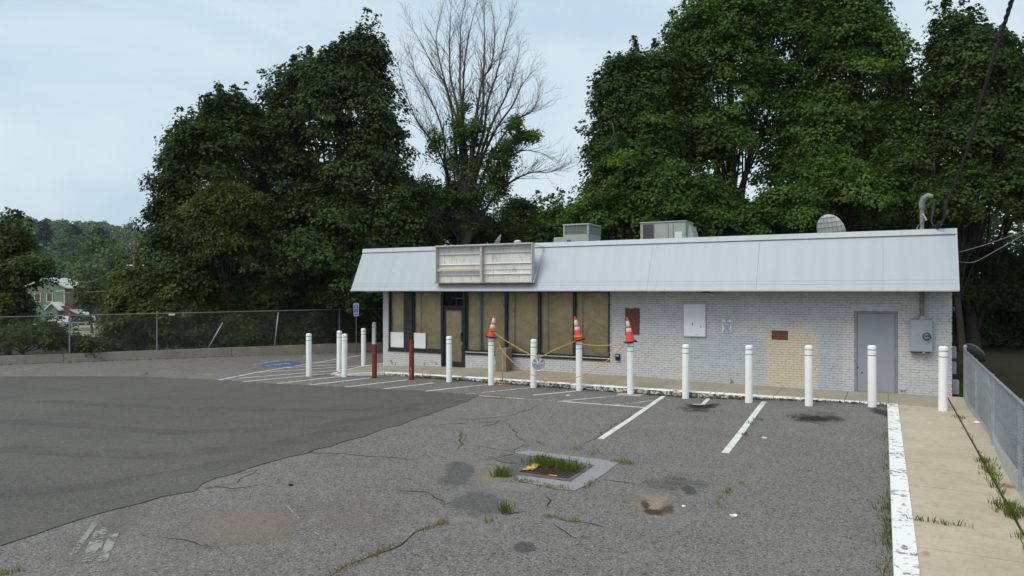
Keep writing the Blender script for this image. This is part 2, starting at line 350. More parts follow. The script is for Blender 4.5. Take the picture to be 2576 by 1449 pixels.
M['rope_orange'] = plain('rope_orange', (0.75, 0.22, 0.02), 0.7, 0.3, 0.2, 30)
M['hubcap'] = plain('hubcap', (0.42, 0.42, 0.43), 0.3, 0.6, 0.08, 20, metal=0.6)
M['aggregate'] = asphalt('aggregate', (0.24, 0.20, 0.15), (0.34, 0.29, 0.22), (0.10, 0.08, 0.06), 0.8)
M['hvac'] = plain('hvac', (0.36, 0.40, 0.355), 0.5, 0.4, 0.05, 3)
M['hvac_dark'] = plain('hvac_dark', (0.06, 0.06, 0.065), 0.6, 0.4, 0.5, 12)
M['coil'] = plain('coil', (0.12, 0.125, 0.13), 0.5, 0.4, 0.3, 60)
M['dish'] = plain('dish', (0.50, 0.50, 0.48), 0.6, 0.3, 0.1, 6, dirt=(0.35, 0.33, 0.28))
M['dish_dark'] = plain('dish_dark', (0.16, 0.17, 0.17), 0.6, 0.3, 0.1)
M['cable'] = plain('cable', (0.05, 0.048, 0.05), 0.6, 0.3, 0.3, 20)
M['wire_light'] = plain('wire_light', (0.22, 0.22, 0.21), 0.6)
M['sign_white'] = plain('sign_white', (0.72, 0.73, 0.78), 0.4, 0.4, 0.03)
M['sign_blue'] = plain('sign_blue', (0.02, 0.05, 0.36), 0.4, 0.4, 0.05)
M['ink_blue'] = plain('ink_blue', (0.02, 0.025, 0.16), 0.5)
M['ink_white'] = plain('ink_white', (0.7, 0.73, 0.8), 0.5)
m = NT('sign_cabinet', 0.55, 0.3)
c = m.mix(m.rng(m.noise(1.2, 4), 0.35, 0.65), (0.76, 0.755, 0.72), (0.66, 0.65, 0.61))
gr = m.math('MULTIPLY', m.rng(m.noise(3.2, 6, 0.72, stretch=(2.2, 1, 0.7)), 0.50, 0.72, 0, 0.8), 1.0)
c = m.mix(gr, c, (0.30, 0.28, 0.22))
c = m.mix(m.math('MULTIPLY', m.rng(m.sep()[2], 2.86, 3.2, 1, 0), 0.55), c, (0.55, 0.47, 0.32)); m.color(c); M['cabinet'] = m.m
M['cabinet_frame'] = plain('cabinet_frame', (0.50, 0.48, 0.44), 0.5, 0.4, 0.12, 5, dirt=(0.2, 0.1, 0.06), dscale=3, dlo=0.6, dhi=0.75)
M['cabinet_rust'] = plain('cabinet_rust', (0.33, 0.25, 0.2), 0.6, 0.3, 0.2, 6, dirt=(0.15, 0.06, 0.035), dscale=4, dlo=0.5, dhi=0.7)
M['cream_bar'] = plain('cream_bar', (0.56, 0.50, 0.36), 0.5, 0.3, 0.08, 4, dirt=(0.2, 0.17, 0.12), dscale=4, dlo=0.62, dhi=0.72)
# vegetation
def leafmat(name, dark, mid, light, trans=0.35, rough=0.5):
    m = NT(name, 0.6, 0.12)
    a = m.n('ShaderNodeAttribute', attribute_name='shade').outputs['Fac']
    r = m.n('ShaderNodeValToRGB'); e = r.color_ramp.elements
    e[0].position = 0.0; e[0].color = (*dark, 1); e[1].position = 1.0; e[1].color = (*light, 1); x = e.new(0.5); x.color = (*mid, 1)
    m.l(a, r.inputs[0]); m.color(r.outputs[0])
    t = m.n('ShaderNodeBsdfTranslucent'); m.l(m.mix(1.0, r.outputs[0], (1.0, 1.15, 0.45), 'MULTIPLY'), t.inputs['Color'])
    s = m.n('ShaderNodeMixShader'); s.inputs[0].default_value = trans
    m.l(m.b.outputs[0], s.inputs[1]); m.l(t.outputs[0], s.inputs[2]); m.l(s.outputs[0], m.out.inputs['Surface']); return m.m
M['maple'] = leafmat('maple', (0.023, 0.041, 0.012), (0.043, 0.072, 0.019), (0.080, 0.125, 0.031), 0.22)
M['maple_right'] = leafmat('maple_right', (0.036, 0.068, 0.009), (0.072, 0.130, 0.020), (0.122, 0.20, 0.033), 0.32)
M['maple_mid'] = leafmat('maple_mid', (0.026, 0.048, 0.011), (0.047, 0.082, 0.017), (0.088, 0.14, 0.028), 0.27)
M['yellowish'] = leafmat('yellowish', (0.045, 0.06, 0.015), (0.085, 0.11, 0.025), (0.14, 0.165, 0.04), 0.32)
M['shrub'] = leafmat('shrub', (0.028, 0.048, 0.014), (0.055, 0.085, 0.022), (0.10, 0.135, 0.035), 0.3)
M['vine'] = leafmat('vine', (0.035, 0.065, 0.012), (0.075, 0.135, 0.022), (0.12, 0.20, 0.035), 0.35)
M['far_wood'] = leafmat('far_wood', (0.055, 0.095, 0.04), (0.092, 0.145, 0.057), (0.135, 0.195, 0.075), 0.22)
M['far_pine'] = leafmat('far_pine', (0.02, 0.04, 0.032), (0.03, 0.055, 0.042), (0.042, 0.07, 0.05), 0.1)
M['grass'] = leafmat('grass', (0.06, 0.09, 0.018), (0.105, 0.15, 0.03), (0.18, 0.22, 0.06), 0.35)
M['dry_grass'] = leafmat('dry_grass', (0.15, 0.15, 0.04), (0.24, 0.21, 0.06), (0.32, 0.27, 0.11), 0.3)
M['litter'] = leafmat('litter', (0.02, 0.017, 0.01), (0.05, 0.042, 0.02), (0.05, 0.085, 0.02), 0.1)
m = NT('bark', 0.95, 0.1); bn = m.noise(7, 5, 0.7, stretch=(1, 1, 0.25)); m.color(m.mix(bn, (0.05, 0.042, 0.034), (0.13, 0.115, 0.095))); m.bump(bn, 0.6, 0.03); M['bark'] = m.m
m = NT('dead_bark', 0.95, 0.1); bn = m.noise(3, 5, 0.7, stretch=(1, 1, 0.3)); m.color(m.mix(m.rng(bn, 0.35, 0.65), (0.055, 0.052, 0.055), (0.17, 0.145, 0.115))); M['dead_bark'] = m.m
m = NT('ground_soil', 0.95, 0.1); m.color(m.mix(m.rng(m.noise(0.25, 5), 0.4, 0.62), (0.028, 0.022, 0.016), (0.025, 0.032, 0.013))); M['soil'] = m.m  # soil colour darkened to stand in for tree shade on the neighbouring ground
M['siding'] = plain('siding', (0.17, 0.22, 0.14), 0.7, 0.2, 0.06, 1)
M['trim'] = plain('trim', (0.62, 0.62, 0.57), 0.6)
M['shingle'] = plain('shingle', (0.09, 0.075, 0.07), 0.9, 0.2, 0.2, 2)
M['shingle_pale'] = plain('shingle_pale', (0.45, 0.46, 0.45), 0.8)
M['brown_red'] = plain('brown_red', (0.13, 0.05, 0.035), 0.8)
M['pane_dark'] = plain('pane_dark', (0.03, 0.032, 0.036), 0.15, 0.5)
M['car_white'] = plain('car_white', (0.74, 0.75, 0.77), 0.25, 0.5, 0.02)
M['car_silver'] = plain('car_silver', (0.3, 0.32, 0.34), 0.3, 0.5, 0.03, metal=0.3)
M['tyre'] = plain('tyre', (0.015, 0.015, 0.016), 0.85)
M['green_tank'] = plain('green_tank', (0.05, 0.28, 0.13), 0.45, 0.4, 0.05)
M['pole_wood'] = plain('pole_wood', (0.15, 0.12, 0.09), 0.9, 0.1, 0.2, 3)
M['far_road'] = plain('far_road', (0.26, 0.255, 0.245), 0.9, 0.1, 0.1, 0.3)
M['far_lawn'] = plain('far_lawn', (0.11, 0.18, 0.05), 0.9, 0.1, 0.2, 0.5)

# ------------------------------------------------------------------ ground, lot, walkways
rnd = random.Random(7)
def grid_mesh(name, mat, rows):
    """rows: list of rows of points, all the same length"""
    b = MB(); n = len(rows[0]); b.v = [tuple(p) for r in rows for p in r]
    b.f = [(i * n + j, i * n + j + 1, (i + 1) * n + j + 1, (i + 1) * n + j) for i in range(len(rows) - 1) for j in range(n - 1)]
    return b.build(name, mat, smooth=True)
rows = []
for i in range(95):
    r = 3.0 * (1.073 ** i) - 2.9
    rows.append([(r * sin(2 * pi * j / 240), r * cos(2 * pi * j / 240), ground_z(r * sin(2 * pi * j / 240), r * cos(2 * pi * j / 240))) for j in range(241)])
tag(grid_mesh('ground', M['soil'], rows), kind='structure', label='soil and rough ground around the lot rising to far hills')

lot = empty('parking_lot', (0, 0, 0), 'old grey cracked asphalt parking lot in front of the store', None, None, 'structure')
rows = []
for i in range(70):
    y = -24 + i * 0.755
    xw = WL0.x + (y - WL0.y) * wdir.x / wdir.y
    if y > WL1.y: xw = WL1.x
    xr = 0.12
    rows.append([(xw + (xr - xw) * j / 80, y, zl(xw + (xr - xw) * j / 80, y)) for j in range(81)])
o = grid_mesh('asphalt', M['old_asphalt'], rows); o.parent = lot

def densify(pts, step):
    out = []
    for a, b in zip(pts[:-1], pts[1:]):
        n = max(1, int((b - a).length / step)); out += [a + (b - a) * (k / n) for k in range(n)]
    return out + [pts[-1]]
LAYER = [0]
def strip(pts, w, name, mat, parent, dz=0.004, jit=0.0, step=0.5, taper=False):
    LAYER[0] += 1; dz = dz + 0.00006 * (LAYER[0] % 60)
    """a flat ribbon lying on the lot"""
    pts = densify([Vector((p[0], p[1], 0)) for p in pts], step); b = MB(); L = []; R = []
    n = len(pts)
    for i, p in enumerate(pts):
        t = (pts[min(i + 1, n - 1)] - pts[max(i - 1, 0)]); t.z = 0; t.normalize(); nn = Vector((-t.y, t.x, 0))
        q = p + nn * rnd.uniform(-jit, jit); ww = w * (0.5 if not taper else 0.5 * rnd.uniform(0.35, 1.0) * (1 - abs(2 * i / max(1, n - 1) - 1) ** 4))
        for lst, sgn in ((L, 1), (R, -1)):
            x = q + nn * ww * sgn; lst.append((x.x, x.y, zl(x.x, x.y) + dz))
    b.v = L + R; b.f = [(i, n + i, n + i + 1, i + 1) for i in range(n - 1)]
    return b.build(name, mat, parent)
def flat(pts, name, mat, parent, dz=0.004, thick=None, zf=zl):
    b = MB(); top = [Vector((p[0], p[1], zf(p[0], p[1]) + dz)) for p in pts]; b.poly(top)
    if thick:
        n = len(top); bot = [p - Vector((0, 0, thick)) for p in top]
        for i in range(n): b.poly([top[i], bot[i], bot[(i + 1) % n], top[(i + 1) % n]])
    return b.build(name, mat, parent)
# resurfaced area, slightly proud of the old surface
top_edge = [c7(0, 55), c7(400, 54), c7(780, 55), c7(1200, 75), c7(1500, 95), c7(2000, 118), c7(2400, 140), (1207, 995)]
low_edge = [(1207, 995), c7(2576, 195), c7(2330, 280), c7(2200, 325), c7(1750, 460), c7(1290, 590), c7(1110, 650), c7(1075, 688), c7(900, 720), c7(500, 835), c7(0, 985)]
te = [onlot(*p) for p in top_edge]; le = [onlot(*p) for p in low_edge]
rag = [Vector((p.x + rnd.uniform(-0.06, 0.06), p.y, 0)) for p in densify(le, 0.3)[1:-1]]
outl = [(-29.5, 11.6)] + [(p.x, p.y) for p in densify(te, 0.6)] + [(p.x, p.y) for p in rag] + [(-8.75, 3.0), (-8.8, -6.0), (-8.9, -22), (-44, -22)]
flat(outl, 'new_asphalt', M['new_asphalt'], lot, 0.012, 0.02)

# painted stripes
def line(p, q, w=0.1, m='line'): return strip([onlot(*p), onlot(*q)], w, 'painted_line', M[m], lot, 0.016 if m == 'x' else 0.005)
S = [(c4(190, 1055), c4(610, 970)), (c4(610, 970), c4(1155, 880)), (c4(1155, 880), c4(1770, 780)),
     (c4(415, 1033), c4(1480, 948)), (c4(640, 970), c4(1735, 897)), (c4(470, 1070), c4(1420, 980)), (c4(840, 1090), c4(1545, 1010)),
     (c4(1200, 1105), c4(1845, 1030)), (c4(1585, 1128), c4(2250, 1050)), (c4(1990, 1150), c4(2545, 1083)), (c1(680, 1356), c1(1205, 1299)),
     (c1(1600, 1391), c1(1965, 1356)), (c4(940, 918), c4(1600, 878)), (c4(1230, 868), c4(1600, 848))]
for p, q in S: line(p, q, 0.1)
for p, q in [(c1(1010, 1383), c1(1570, 1327)), (c4(565, 885), c4(940, 828)), (c4(940, 828), c4(1160, 795)), (c1(1860, 1440), c1(2330, 1396)),
             (c5(350, 19), c5(1020, 66)), (c5(1000, 60), c5(1440, 18)), (c5(1390, 95), c5(1750, 50))]: line(p, q, 0.095, 'line_faded')
line(c5(1020, 66), c5(1640, 112), 0.1)
for p, q in [(c4(0, 865), c4(280, 828)), (c3(0, 1370), c3(300, 1325)), (c3(640, 1290), c3(750, 1278)), (c3(1420, 1312), c3(1760, 1268)), (c7(0, 45), c7(110, 20)), (c3(850, 1312), c3(950, 1304))]: line(p, q, 0.09, 'line_ghost')
line((1510, 1105), (1590, 1052), 0.125); line((1590, 1052), (1675, 993), 0.125, 'line')
line((1824, 1140), (1880, 1067), 0.13); line((1880, 1067), (1923, 1011), 0.13)
line(c5(2005, 86), c5(2080, 88), 0.09, 'line'); line(c5(2080, 88), c5(2130, 40), 0.11)
line(c5(1805, 52), c5(1845, 46), 0.09, 'line_faded')
line(c4(1180, 1103), c4(1245, 1052), 0.09, 'line_ghost')

# decals: stains, sand, small patches
def decal(u, v, ru, rv, color, name, dens=0.9, edge=(0.35, 1.0), nscale=2.2, warp=0.55, dz=0.003, rough=0.95, hole=None, inner=0.0, speck=True, parent=lot, zf=zl, ctr=None):
    LAYER[0] += 1; dz = dz + 0.00007 * (LAYER[0] % 40)
    p = ctr or onlot(u, v, 0, zf); q = onlot(u + ru, v, 0, zf); s = onlot(u, v - rv, 0, zf); s2 = onlot(u, v + rv, 0, zf)
    ex = (q - p); ey = (s - s2) * 0.5
    mm = NT(name + '_material', rough, 0.2); o = mm.obj(); xyz = mm.sep(o)
    r = mm.math('SQRT', mm.math('ADD', mm.math('MULTIPLY', xyz[0], xyz[0]), mm.math('MULTIPLY', xyz[1], xyz[1])))
    r = mm.math('ADD', r, mm.rng(mm.noise(nscale, 5, 0.65), 0.25, 0.75, -warp, warp, False))
    a = mm.rng(r, edge[0], edge[1], dens, 0.0)
    if hole: a = mm.math('MULTIPLY', a, mm.rng(r, hole[0], hole[1], inner, 1.0))
    if speck: a = mm.math('MULTIPLY', a, mm.rng(mm.noise(40, 3, 0.7), 0.3, 0.6, 0.35, 1.0))
    cc = mm.mix(mm.noise(12, 4, 0.6), tuple(k * 0.8 for k in color), tuple(min(1, k * 1.15) for k in color)); mm.color(cc); mm.alpha(a)
    b = MB(); n = 14; k = 1.35
    for i in range(n):
        for j in range(n):
            X, Y = -k + 2 * k * i / (n - 1), -k + 2 * k * j / (n - 1); w = p + ex * X + ey * Y; b.v.append((X, Y, zf(w.x, w.y) + dz))
    b.f = [(i * n + j, (i + 1) * n + j, (i + 1) * n + j + 1, i * n + j + 1) for i in range(n - 1) for j in range(n - 1)]
    ob = b.build(name, mm.m, parent)
    ob.matrix_local = Matrix(((ex.x, ey.x, 0, p.x), (ex.y, ey.y, 0, p.y), (0, 0, 1, 0), (0, 0, 0, 1)))
    return ob
decal(*c5(2050, 105), 62, 14, (0.018, 0.017, 0.017), 'oil_stain', 0.93, (0.2, 1.0))
decal(2062, 1052, 78, 19, (0.02, 0.019, 0.018), 'oil_stain', 0.93, (0.15, 1.0))
decal(*c5(1720, 855), 78, 40, (0.36, 0.275, 0.205), 'sand_patch', 0.9, (0.15, 1.0), 2.4, 0.6)
decal(*c5(1640, 870), 11, 17, (0.06, 0.048, 0.038), 'damp_stain', 0.85, (0.3, 1.0), 5.0, 0.5, 0.006)
decal(*c5(1715, 925), 30, 9, (0.055, 0.045, 0.036), 'damp_stain', 0.9, (0.3, 1.0), 4.0, 0.5, 0.006)
decal(*c5(1810, 890), 24, 15, (0.07, 0.056, 0.044), 'damp_stain', 0.85, (0.2, 1.0), 4.0, 0.6, 0.006)
decal(*c5(1985, 760), 22, 15, (0.085, 0.085, 0.085), 'tar_patch', 0.8, (0.6, 1.0), 2.6, 0.55, 0.006)
decal(*c5(1880, 690), 95, 24, (0.1, 0.095, 0.07), 'dirt_stain', 0.6, (0.2, 1.0), 2.4, 0.6)
decal(*c5(710, 1180), 33, 16, (0.095, 0.095, 0.095), 'tar_patch', 0.7, (0.6, 1.0), 2.6, 0.55, 0.006)
decal(*c5(620, 1150), 24, 9, (0.30, 0.26, 0.2), 'sand_patch', 0.7, (0.2, 1.0), 2.4, 0.5)
decal(*c5(480, 620), 80, 40, (0.31, 0.265, 0.2), 'sand_patch', 0.72, (0.2, 1.0), 1.7, 0.6)
decal(*c5(580, 870), 40, 22, (0.29, 0.25, 0.185), 'sand_patch', 0.75, (0.2, 1.0), 1.9, 0.5)
decal(*c5(620, 720), 120, 16, (0.34, 0.32, 0.28), 'dust_streak', 0.55, (0.2, 1.0), 1.5, 0.6)
decal(*c5(240, 980), 150, 12, (0.33, 0.31, 0.27), 'dust_streak', 0.6, (0.2, 1.0), 1.5, 0.6)
decal(*c5(360, 850), 72, 40, (0.12, 0.12, 0.117), 'tar_patch', 0.5, (0.6, 1.0), 1.4, 0.6, 0.006)
decal(*c5(190, 610), 42, 38, (0.115, 0.115, 0.113), 'tar_patch', 0.5, (0.6, 1.0), 1.4, 0.6, 0.006)
decal(600, 1320, 260, 62, (0.27, 0.24, 0.195), 'dust_patch', 0.6, (0.1, 1.0), 0.9, 0.7)
decal(860, 1300, 160, 50, (0.26, 0.225, 0.18), 'dust_patch', 0.5, (0.1, 1.0), 0.9, 0.7)
decal(1250, 1000, 60, 7, (0.22, 0.19, 0.11), 'moss_stain', 0.6, (0.1, 1.0), 2.0, 0.7)
decal(*c4(95, 992), 40, 6, (0.36, 0.3, 0.2), 'sand_patch', 0.7, (0.2, 1.0), 1.4, 0.5)
decal(2215, 1035, 26, 16, (0.03, 0.03, 0.03), 'dirt_stain', 0.8, (0.1, 1.0), 2.0, 0.6)
decal(270, 1330, 60, 120, (0.2, 0.19, 0.17), 'dust_patch', 0.4, (0.1, 1.0), 0.9, 0.7)
# accessible bay symbol
bl = decal(*c4(890, 880), 52, 7.5, (0.07, 0.17, 0.36), 'blue_paint', 0.85, (0.6, 1.05), 3.0, 0.55, 0.004)
pc = onlot(*c4(890, 882)); ax = (onlot(*c4(990, 866)) - onlot(*c4(800, 893))).normalized(); ay = Vector((-ax.y, ax.x, 0))
def sym(a, b, w): strip([pc + ax * a[0] + ay * a[1], pc + ax * b[0] + ay * b[1]], w, 'painted_symbol', M['line_faded'], lot, 0.007)
ring = [(0.34 * cos(k * 0.45) - 0.35, 0.34 * sin(k * 0.45)) for k in range(11)]
for a, b in zip(ring[:-1], ring[1:]): sym(a, b, 0.09)
sym((-0.2, 0.1), (0.5, 0.22), 0.11); sym((0.25, 0.18), (0.25, -0.2), 0.09); sym((0.62, 0.24), (0.78, 0.26), 0.16)
# cracks
def crack(pts, w=0.022, mat='joint'):
    return strip([onlot(*p) for p in pts], w, 'crack', M[mat], lot, 0.0035, 0.05, 0.16, True)
CR = [[c5(0, 190), c5(250, 205), c5(560, 180), c5(740, 125), c5(870, 70)], [c5(40, 245), c5(280, 230), c5(520, 215)], [c5(310, 275), c5(430, 250), c5(545, 205)],
      [c5(545, 215), c5(620, 275), c5(670, 345), c5(715, 385)], [c5(215, 285), c5(220, 400), c5(180, 450)], [c5(215, 400), c5(400, 415), c5(620, 455), c5(715, 390)],
      [c5(1140, 405), c5(1270, 330), c5(1400, 240), c5(1500, 185), c5(1540, 135)], [c5(400, 520), c5(560, 490), c5(640, 460)],
      [c5(0, 840), c5(80, 865), c5(190, 830)], [c5(860, 780), c5(890, 830), c5(870, 890)], [c5(1290, 660), c5(1450, 680), c5(1620, 715)],
      [c5(540, 945), c5(760, 910)], [c5(840, 945), c5(1150, 1000), c5(1330, 1040)], [c7(1080, 690), c7(1300, 640), c7(1420, 570), c7(1290, 600)],
      [c7(1100, 670), c7(1350, 670), c7(1500, 640)], [c7(1500, 470), c7(1900, 480), c7(2150, 505), c7(2350, 520)], [c7(2170, 680), c7(2360, 690), c7(2450, 760)],
      [c7(820, 940), c7(1000, 960), c7(1180, 1000), c7(1250, 1040)], [c7(1830, 1150), c7(2000, 1070), c7(2200, 985), c7(2350, 890), c7(2480, 850)],
      [c5(1560, 1190), c5(1780, 1215)], [c5(900, 1000), c5(1100, 1110), c5(1300, 1130)], [c4(1600, 950), c4(1350, 990), c4(1180, 1030), c4(1060, 1060)]]
for k in CR: crack(k, 0.028)
strip([(p.x - 0.02, p.y) for p in rag], 0.03, 'edge_crack', M['joint'], lot, 0.0045, 0.03, 0.2, True)
# faint tyre tracks on the newer surface
def faint(name, c, a):
    m = NT(name, 0.85, 0.25); m.color(c); m.alpha(m.math('MULTIPLY', m.rng(m.noise(1.6, 5, 0.7), 0.35, 0.65), a)); return m.m
M['tyre_track'] = faint('tyre_track', (0.05, 0.047, 0.044), 0.16); M['dust_track'] = faint('dust_track', (0.24, 0.23, 0.21), 0.15)
for pts, w, mt in (([(100, 1010), (500, 1030), (900, 1035), (1150, 1010)], 0.5, 'tyre_track'), ([(0, 1060), (450, 1090), (800, 1075), (1050, 1030)], 0.5, 'tyre_track'), ([(0, 1130), (400, 1150), (700, 1120), (900, 1075)], 0.6, 'tyre_track'), ([(0, 1245), (250, 1225), (520, 1180), (700, 1130)], 0.5, 'tyre_track'),
                   ([(0, 985), (500, 995), (1000, 1000)], 0.6, 'dust_track'), ([(0, 1100), (300, 1125), (650, 1105)], 0.7, 'dust_track'), ([(100, 1290), (300, 1240), (600, 1175)], 0.6, 'dust_track')):
    strip(densify([onlot(*p) for p in pts], 1.0), w, 'tyre_track', M[mt], lot, 0.0155, 0.02)
# pale scrape marks on the asphalt near the camera
for a, b, w in [((530, 860), (390, 1050), 0.07), ((560, 905), (470, 1080), 0.13), ((630, 925), (560, 1080), 0.1), ((575, 890), (545, 935), 0.05), ((560, 965), (545, 1005), 0.05)]:
    strip([onlot(*c7(*a)), onlot(*c7(*b))], w, 'scrape_mark', M['line_ghost'], lot, 0.004)
for a, b in [((1565, 750), (1700, 890)), ((1680, 880), (1760, 930)), ((2320, 360), (2370, 335)), ((2470, 400), (2576, 365)), ((1190, 950), (1210, 925)), ((2300, 885), (2400, 870))]:
    strip([onlot(*c7(*a)), onlot(*c7(*b))], 0.02, 'scrape_mark', M['line_ghost'], lot, 0.004)

# storm drain
apron = empty('drain_apron', (0, 0, 0), 'pale grey asphalt collar laid around the storm drain grate', None, None, 'structure')
P5 = lambda x, y: onlot(*c5(x, y))
def quadp(*pts): return [(P5(*p).x, P5(*p).y) for p in pts]
flat(quadp((620, 462), (735, 443), (1100, 490), (1440, 535), (1250, 560), (1060, 520), (830, 485), (770, 488)), 'collar_back', M['grey_patch'], apron, 0.008)
flat(quadp((1440, 535), (1330, 620), (1210, 700), (1095, 755), (960, 745), (1060, 690), (1250, 560)), 'collar_side', M['grey_patch'], apron, 0.0085)
flat(quadp((650, 640), (760, 650), (1060, 690), (960, 745), (830, 715), (660, 680)), 'collar_front', M['grey_patch'], apron, 0.009)
flat(quadp((480, 520), (600, 488), (770, 488), (690, 545), (560, 540)), 'tar_patch', M['patch_asphalt'], apron, 0.0095)
gx0, gx1, gy0, gy1 = -5.2, -4.36, 10.03, 10.72
well = MB()
flat([(gx0 - 0.3, gy0 - 0.12), (gx1 + 0.28, gy0 - 0.12), (gx1 + 0.28, gy1 + 0.2), (gx0 - 0.3, gy1 + 0.2)], 'frame_patch', M['patch_asphalt'], apron, 0.006)
zg = zl(-4.8, 10.4)
grate = empty('storm_drain_grate', (gx0, gy0, zg), 'rusty steel storm drain grate with grass growing through it', 'drain grate')
b = MB(); b.box((gx0, gy0, zg + 0.0065), (gx1, gy1, zg + 0.008)); b.build('pit_shade', M['rubber'], grate)  # flat black sheet stands in for the shade below the bars
nb = 12
for i in range(nb):
    x = gx0 + 0.02 + (gx1 - gx0 - 0.04) * i / (nb - 1); b = MB(); b.box((x - 0.007, gy0 + 0.032, zg + 0.0085), (x + 0.007, gy1 - 0.032, zg + 0.016)); b.build('bar', M['rust_steel'], grate)
for i in range(7):
    y = gy0 + 0.06 + (gy1 - gy0 - 0.12) * i / 6; b = MB(); b.box((gx0 + 0.032, y - 0.006, zg + 0.009), (gx1 - 0.032, y + 0.006, zg + 0.014)); b.build('cross_bar', M['rust_steel'], grate)
b = MB()
for a, c in (((gx0, gy0), (gx1, gy0 + 0.03)), ((gx0, gy1 - 0.03), (gx1, gy1)), ((gx0, gy0 + 0.03), (gx0 + 0.03, gy1 - 0.03)), ((gx1 - 0.03, gy0 + 0.03), (gx1, gy1 - 0.03))):
    b.box((a[0], a[1], zg + 0.0075), (c[0], c[1], zg + 0.02))
b.build('rim', M['rust_steel'], grate)
M['yellow_paint'] = plain('yellow_paint', (0.62, 0.38, 0.07), 0.7, 0.3, 0.2, 12, dirt=(0.12, 0.05, 0.03), dscale=9, dlo=0.55, dhi=0.65)
b = MB(); b.prism([(gx0 + 0.0, gy0 + 0.08, zg + 0.021), (gx0 + 0.16, gy0 + 0.14, zg + 0.021), (gx0 + 0.12, gy1 - 0.04, zg + 0.021), (gx0 - 0.02, gy1 - 0.1, zg + 0.021)], (0, 0, 0.004)); b.build('yellow_marking', M['yellow_paint'], grate)
b = MB(); b.prism([(gx0 + 0.52, gy0 - 0.02, zg + 0.021), (gx0 + 0.66, gy0 - 0.02, zg + 0.021), (gx0 + 0.66, gy0 + 0.025, zg + 0.021), (gx0 + 0.53, gy0 + 0.02, zg + 0.021)], (0, 0, 0.004)); b.build('yellow_marking', M['yellow_paint'], grate)

# ---- concrete walkway in front of the store, slab by slab, with painted kerb
KY = 19.25
walk = empty('walkway', (0, 0, 0), 'stained tan concrete walkway along the store front', None, None, 'structure')
def kerb_y(x):     # front edge of the walkway
    return 19.42 - 0.022 * (x + 15.0) * (1 if x < 0 else 1) * 1.0
joints = [-15.2, -13.6, -12.0, -10.4, onY(*c9(1650, 1130), 20).x - 0.2, -7.0, -5.6, -4.3, -2.65, -0.9, 0.0]
xs = [-15.3, -13.7, -12.1, -10.5, -8.9, -7.25, -5.75, -4.2, -2.6, -0.95, 0.0]
KW = 0.17
for x0, x1 in zip(xs[:-1], xs[1:]):
    b = MB(); g = 0.006
    ya, yb = kerb_y(x0) + KW, kerb_y(x1) + KW
    tops = [(x0 + g, ya + 0.004, zk(x0)), (x1 - g, yb + 0.004, zk(x1)), (x1 - g, 21.16, zw(x1)), (x0 + g, 21.16, zw(x0))]
    b.prism([(p[0], p[1], p[2] - 0.25) for p in tops], (0, 0, 0.25))
    n = len(b.v); 
    b.build('concrete_slab', M['walk_slab'], walk)
    # kerb pieces
    ya -= KW; yb -= KW
    b = MB(); t0, t1 = zk(x0) + 0.004, zk(x1) + 0.004
    b.faces([(x0 + g, ya + 0.03, t0), (x1 - g, yb + 0.03, t1), (x1 - g, yb + KW, t1), (x0 + g, ya + KW, t0), (x0 + g, ya, t0 - 0.03), (x1 - g, yb, t1 - 0.03)],
            [(0, 1, 2, 3), (4, 5, 1, 0)])
    k = b.build('kerb_top', M['kerb_white'], walk)
    b = MB(); b.faces([(x0 + g, ya, t0 - 0.03), (x1 - g, yb, t1 - 0.03), (x1 - g, yb + 0.012, t1 - 0.4), (x0 + g, ya + 0.012, t0 - 0.4)], [(3, 2, 1, 0)]); b.build('kerb_face', M['kerb_face'], walk)
b = MB(); b.box((-15.3, kerb_y(-15.3) + 0.03, -0.5), (0.0, 21.1, -0.135)); b.build('joint_fill', M['joint'], walk)
# flared nose at the left corner
wl_in = [(-15.31, kerb_y(-15.3) + KW), (-15.31, 21.16), (-16.6, 21.16), (-16.78, 22.5), (-17.25, 22.5), (-17.25, 21.2), (-17.2, 20.5), (-17.05, 19.6), (-16.9, 18.75), (-16.5, 18.62), (-16.0, 18.9)]
ztip = lambda x, y: zwalk(x, y) + (zl(x, y) + 0.03 - zwalk(x, y)) * smooth((19.3 - y) / 0.9 + (-16.2 - x) * 0.8)
b = MB(); b.poly([(x, y, ztip(x, y)) for x, y in wl_in][::-1]); b.build('concrete_slab', M['walk_slab'], walk)
edge = [(-15.31, kerb_y(-15.3)), (-15.9, 18.82), (-16.5, 18.5), (-17.0, 18.6)]
edge_in = [(-15.31, kerb_y(-15.3) + KW), (-16.0, 18.96), (-16.5, 18.66), (-16.88, 18.76)]
b = MB()
for i in range(3):
    p, q, r_, s_ = edge[i], edge[i + 1], edge_in[i + 1], edge_in[i]
    za, zb = ztip(*p) + 0.006, ztip(*q) + 0.006
    b.poly([(*p, za), (*s_, za), (*r_, zb), (*q, zb)]); b.poly([(*p, za), (*q, zb), (*q, -0.4), (*p, -0.4)])
b.build('kerb_top', M['kerb_white'], walk)
b = MB(); e2 = [(-17.0, 18.6), (-17.17, 19.6), (-17.32, 20.5), (-17.37, 21.2), (-17.37, 22.5)]; e3 = [(-16.9, 18.76), (-17.05, 19.6), (-17.2, 20.5), (-17.25, 21.2), (-17.25, 22.5)]
for i in range(4):
    b.poly([(*e2[i], ztip(*e2[i]) + 0.006), (*e3[i], ztip(*e3[i]) + 0.006), (*e3[i + 1], ztip(*e3[i + 1]) + 0.006), (*e2[i + 1], ztip(*e2[i + 1]) + 0.006)])
    b.poly([(*e2[i], ztip(*e2[i]) + 0.006), (*e2[i + 1], ztip(*e2[i + 1]) + 0.006), (*e2[i + 1], -0.4), (*e2[i], -0.4)])
b.build('kerb_top', M['kerb_white'], walk)

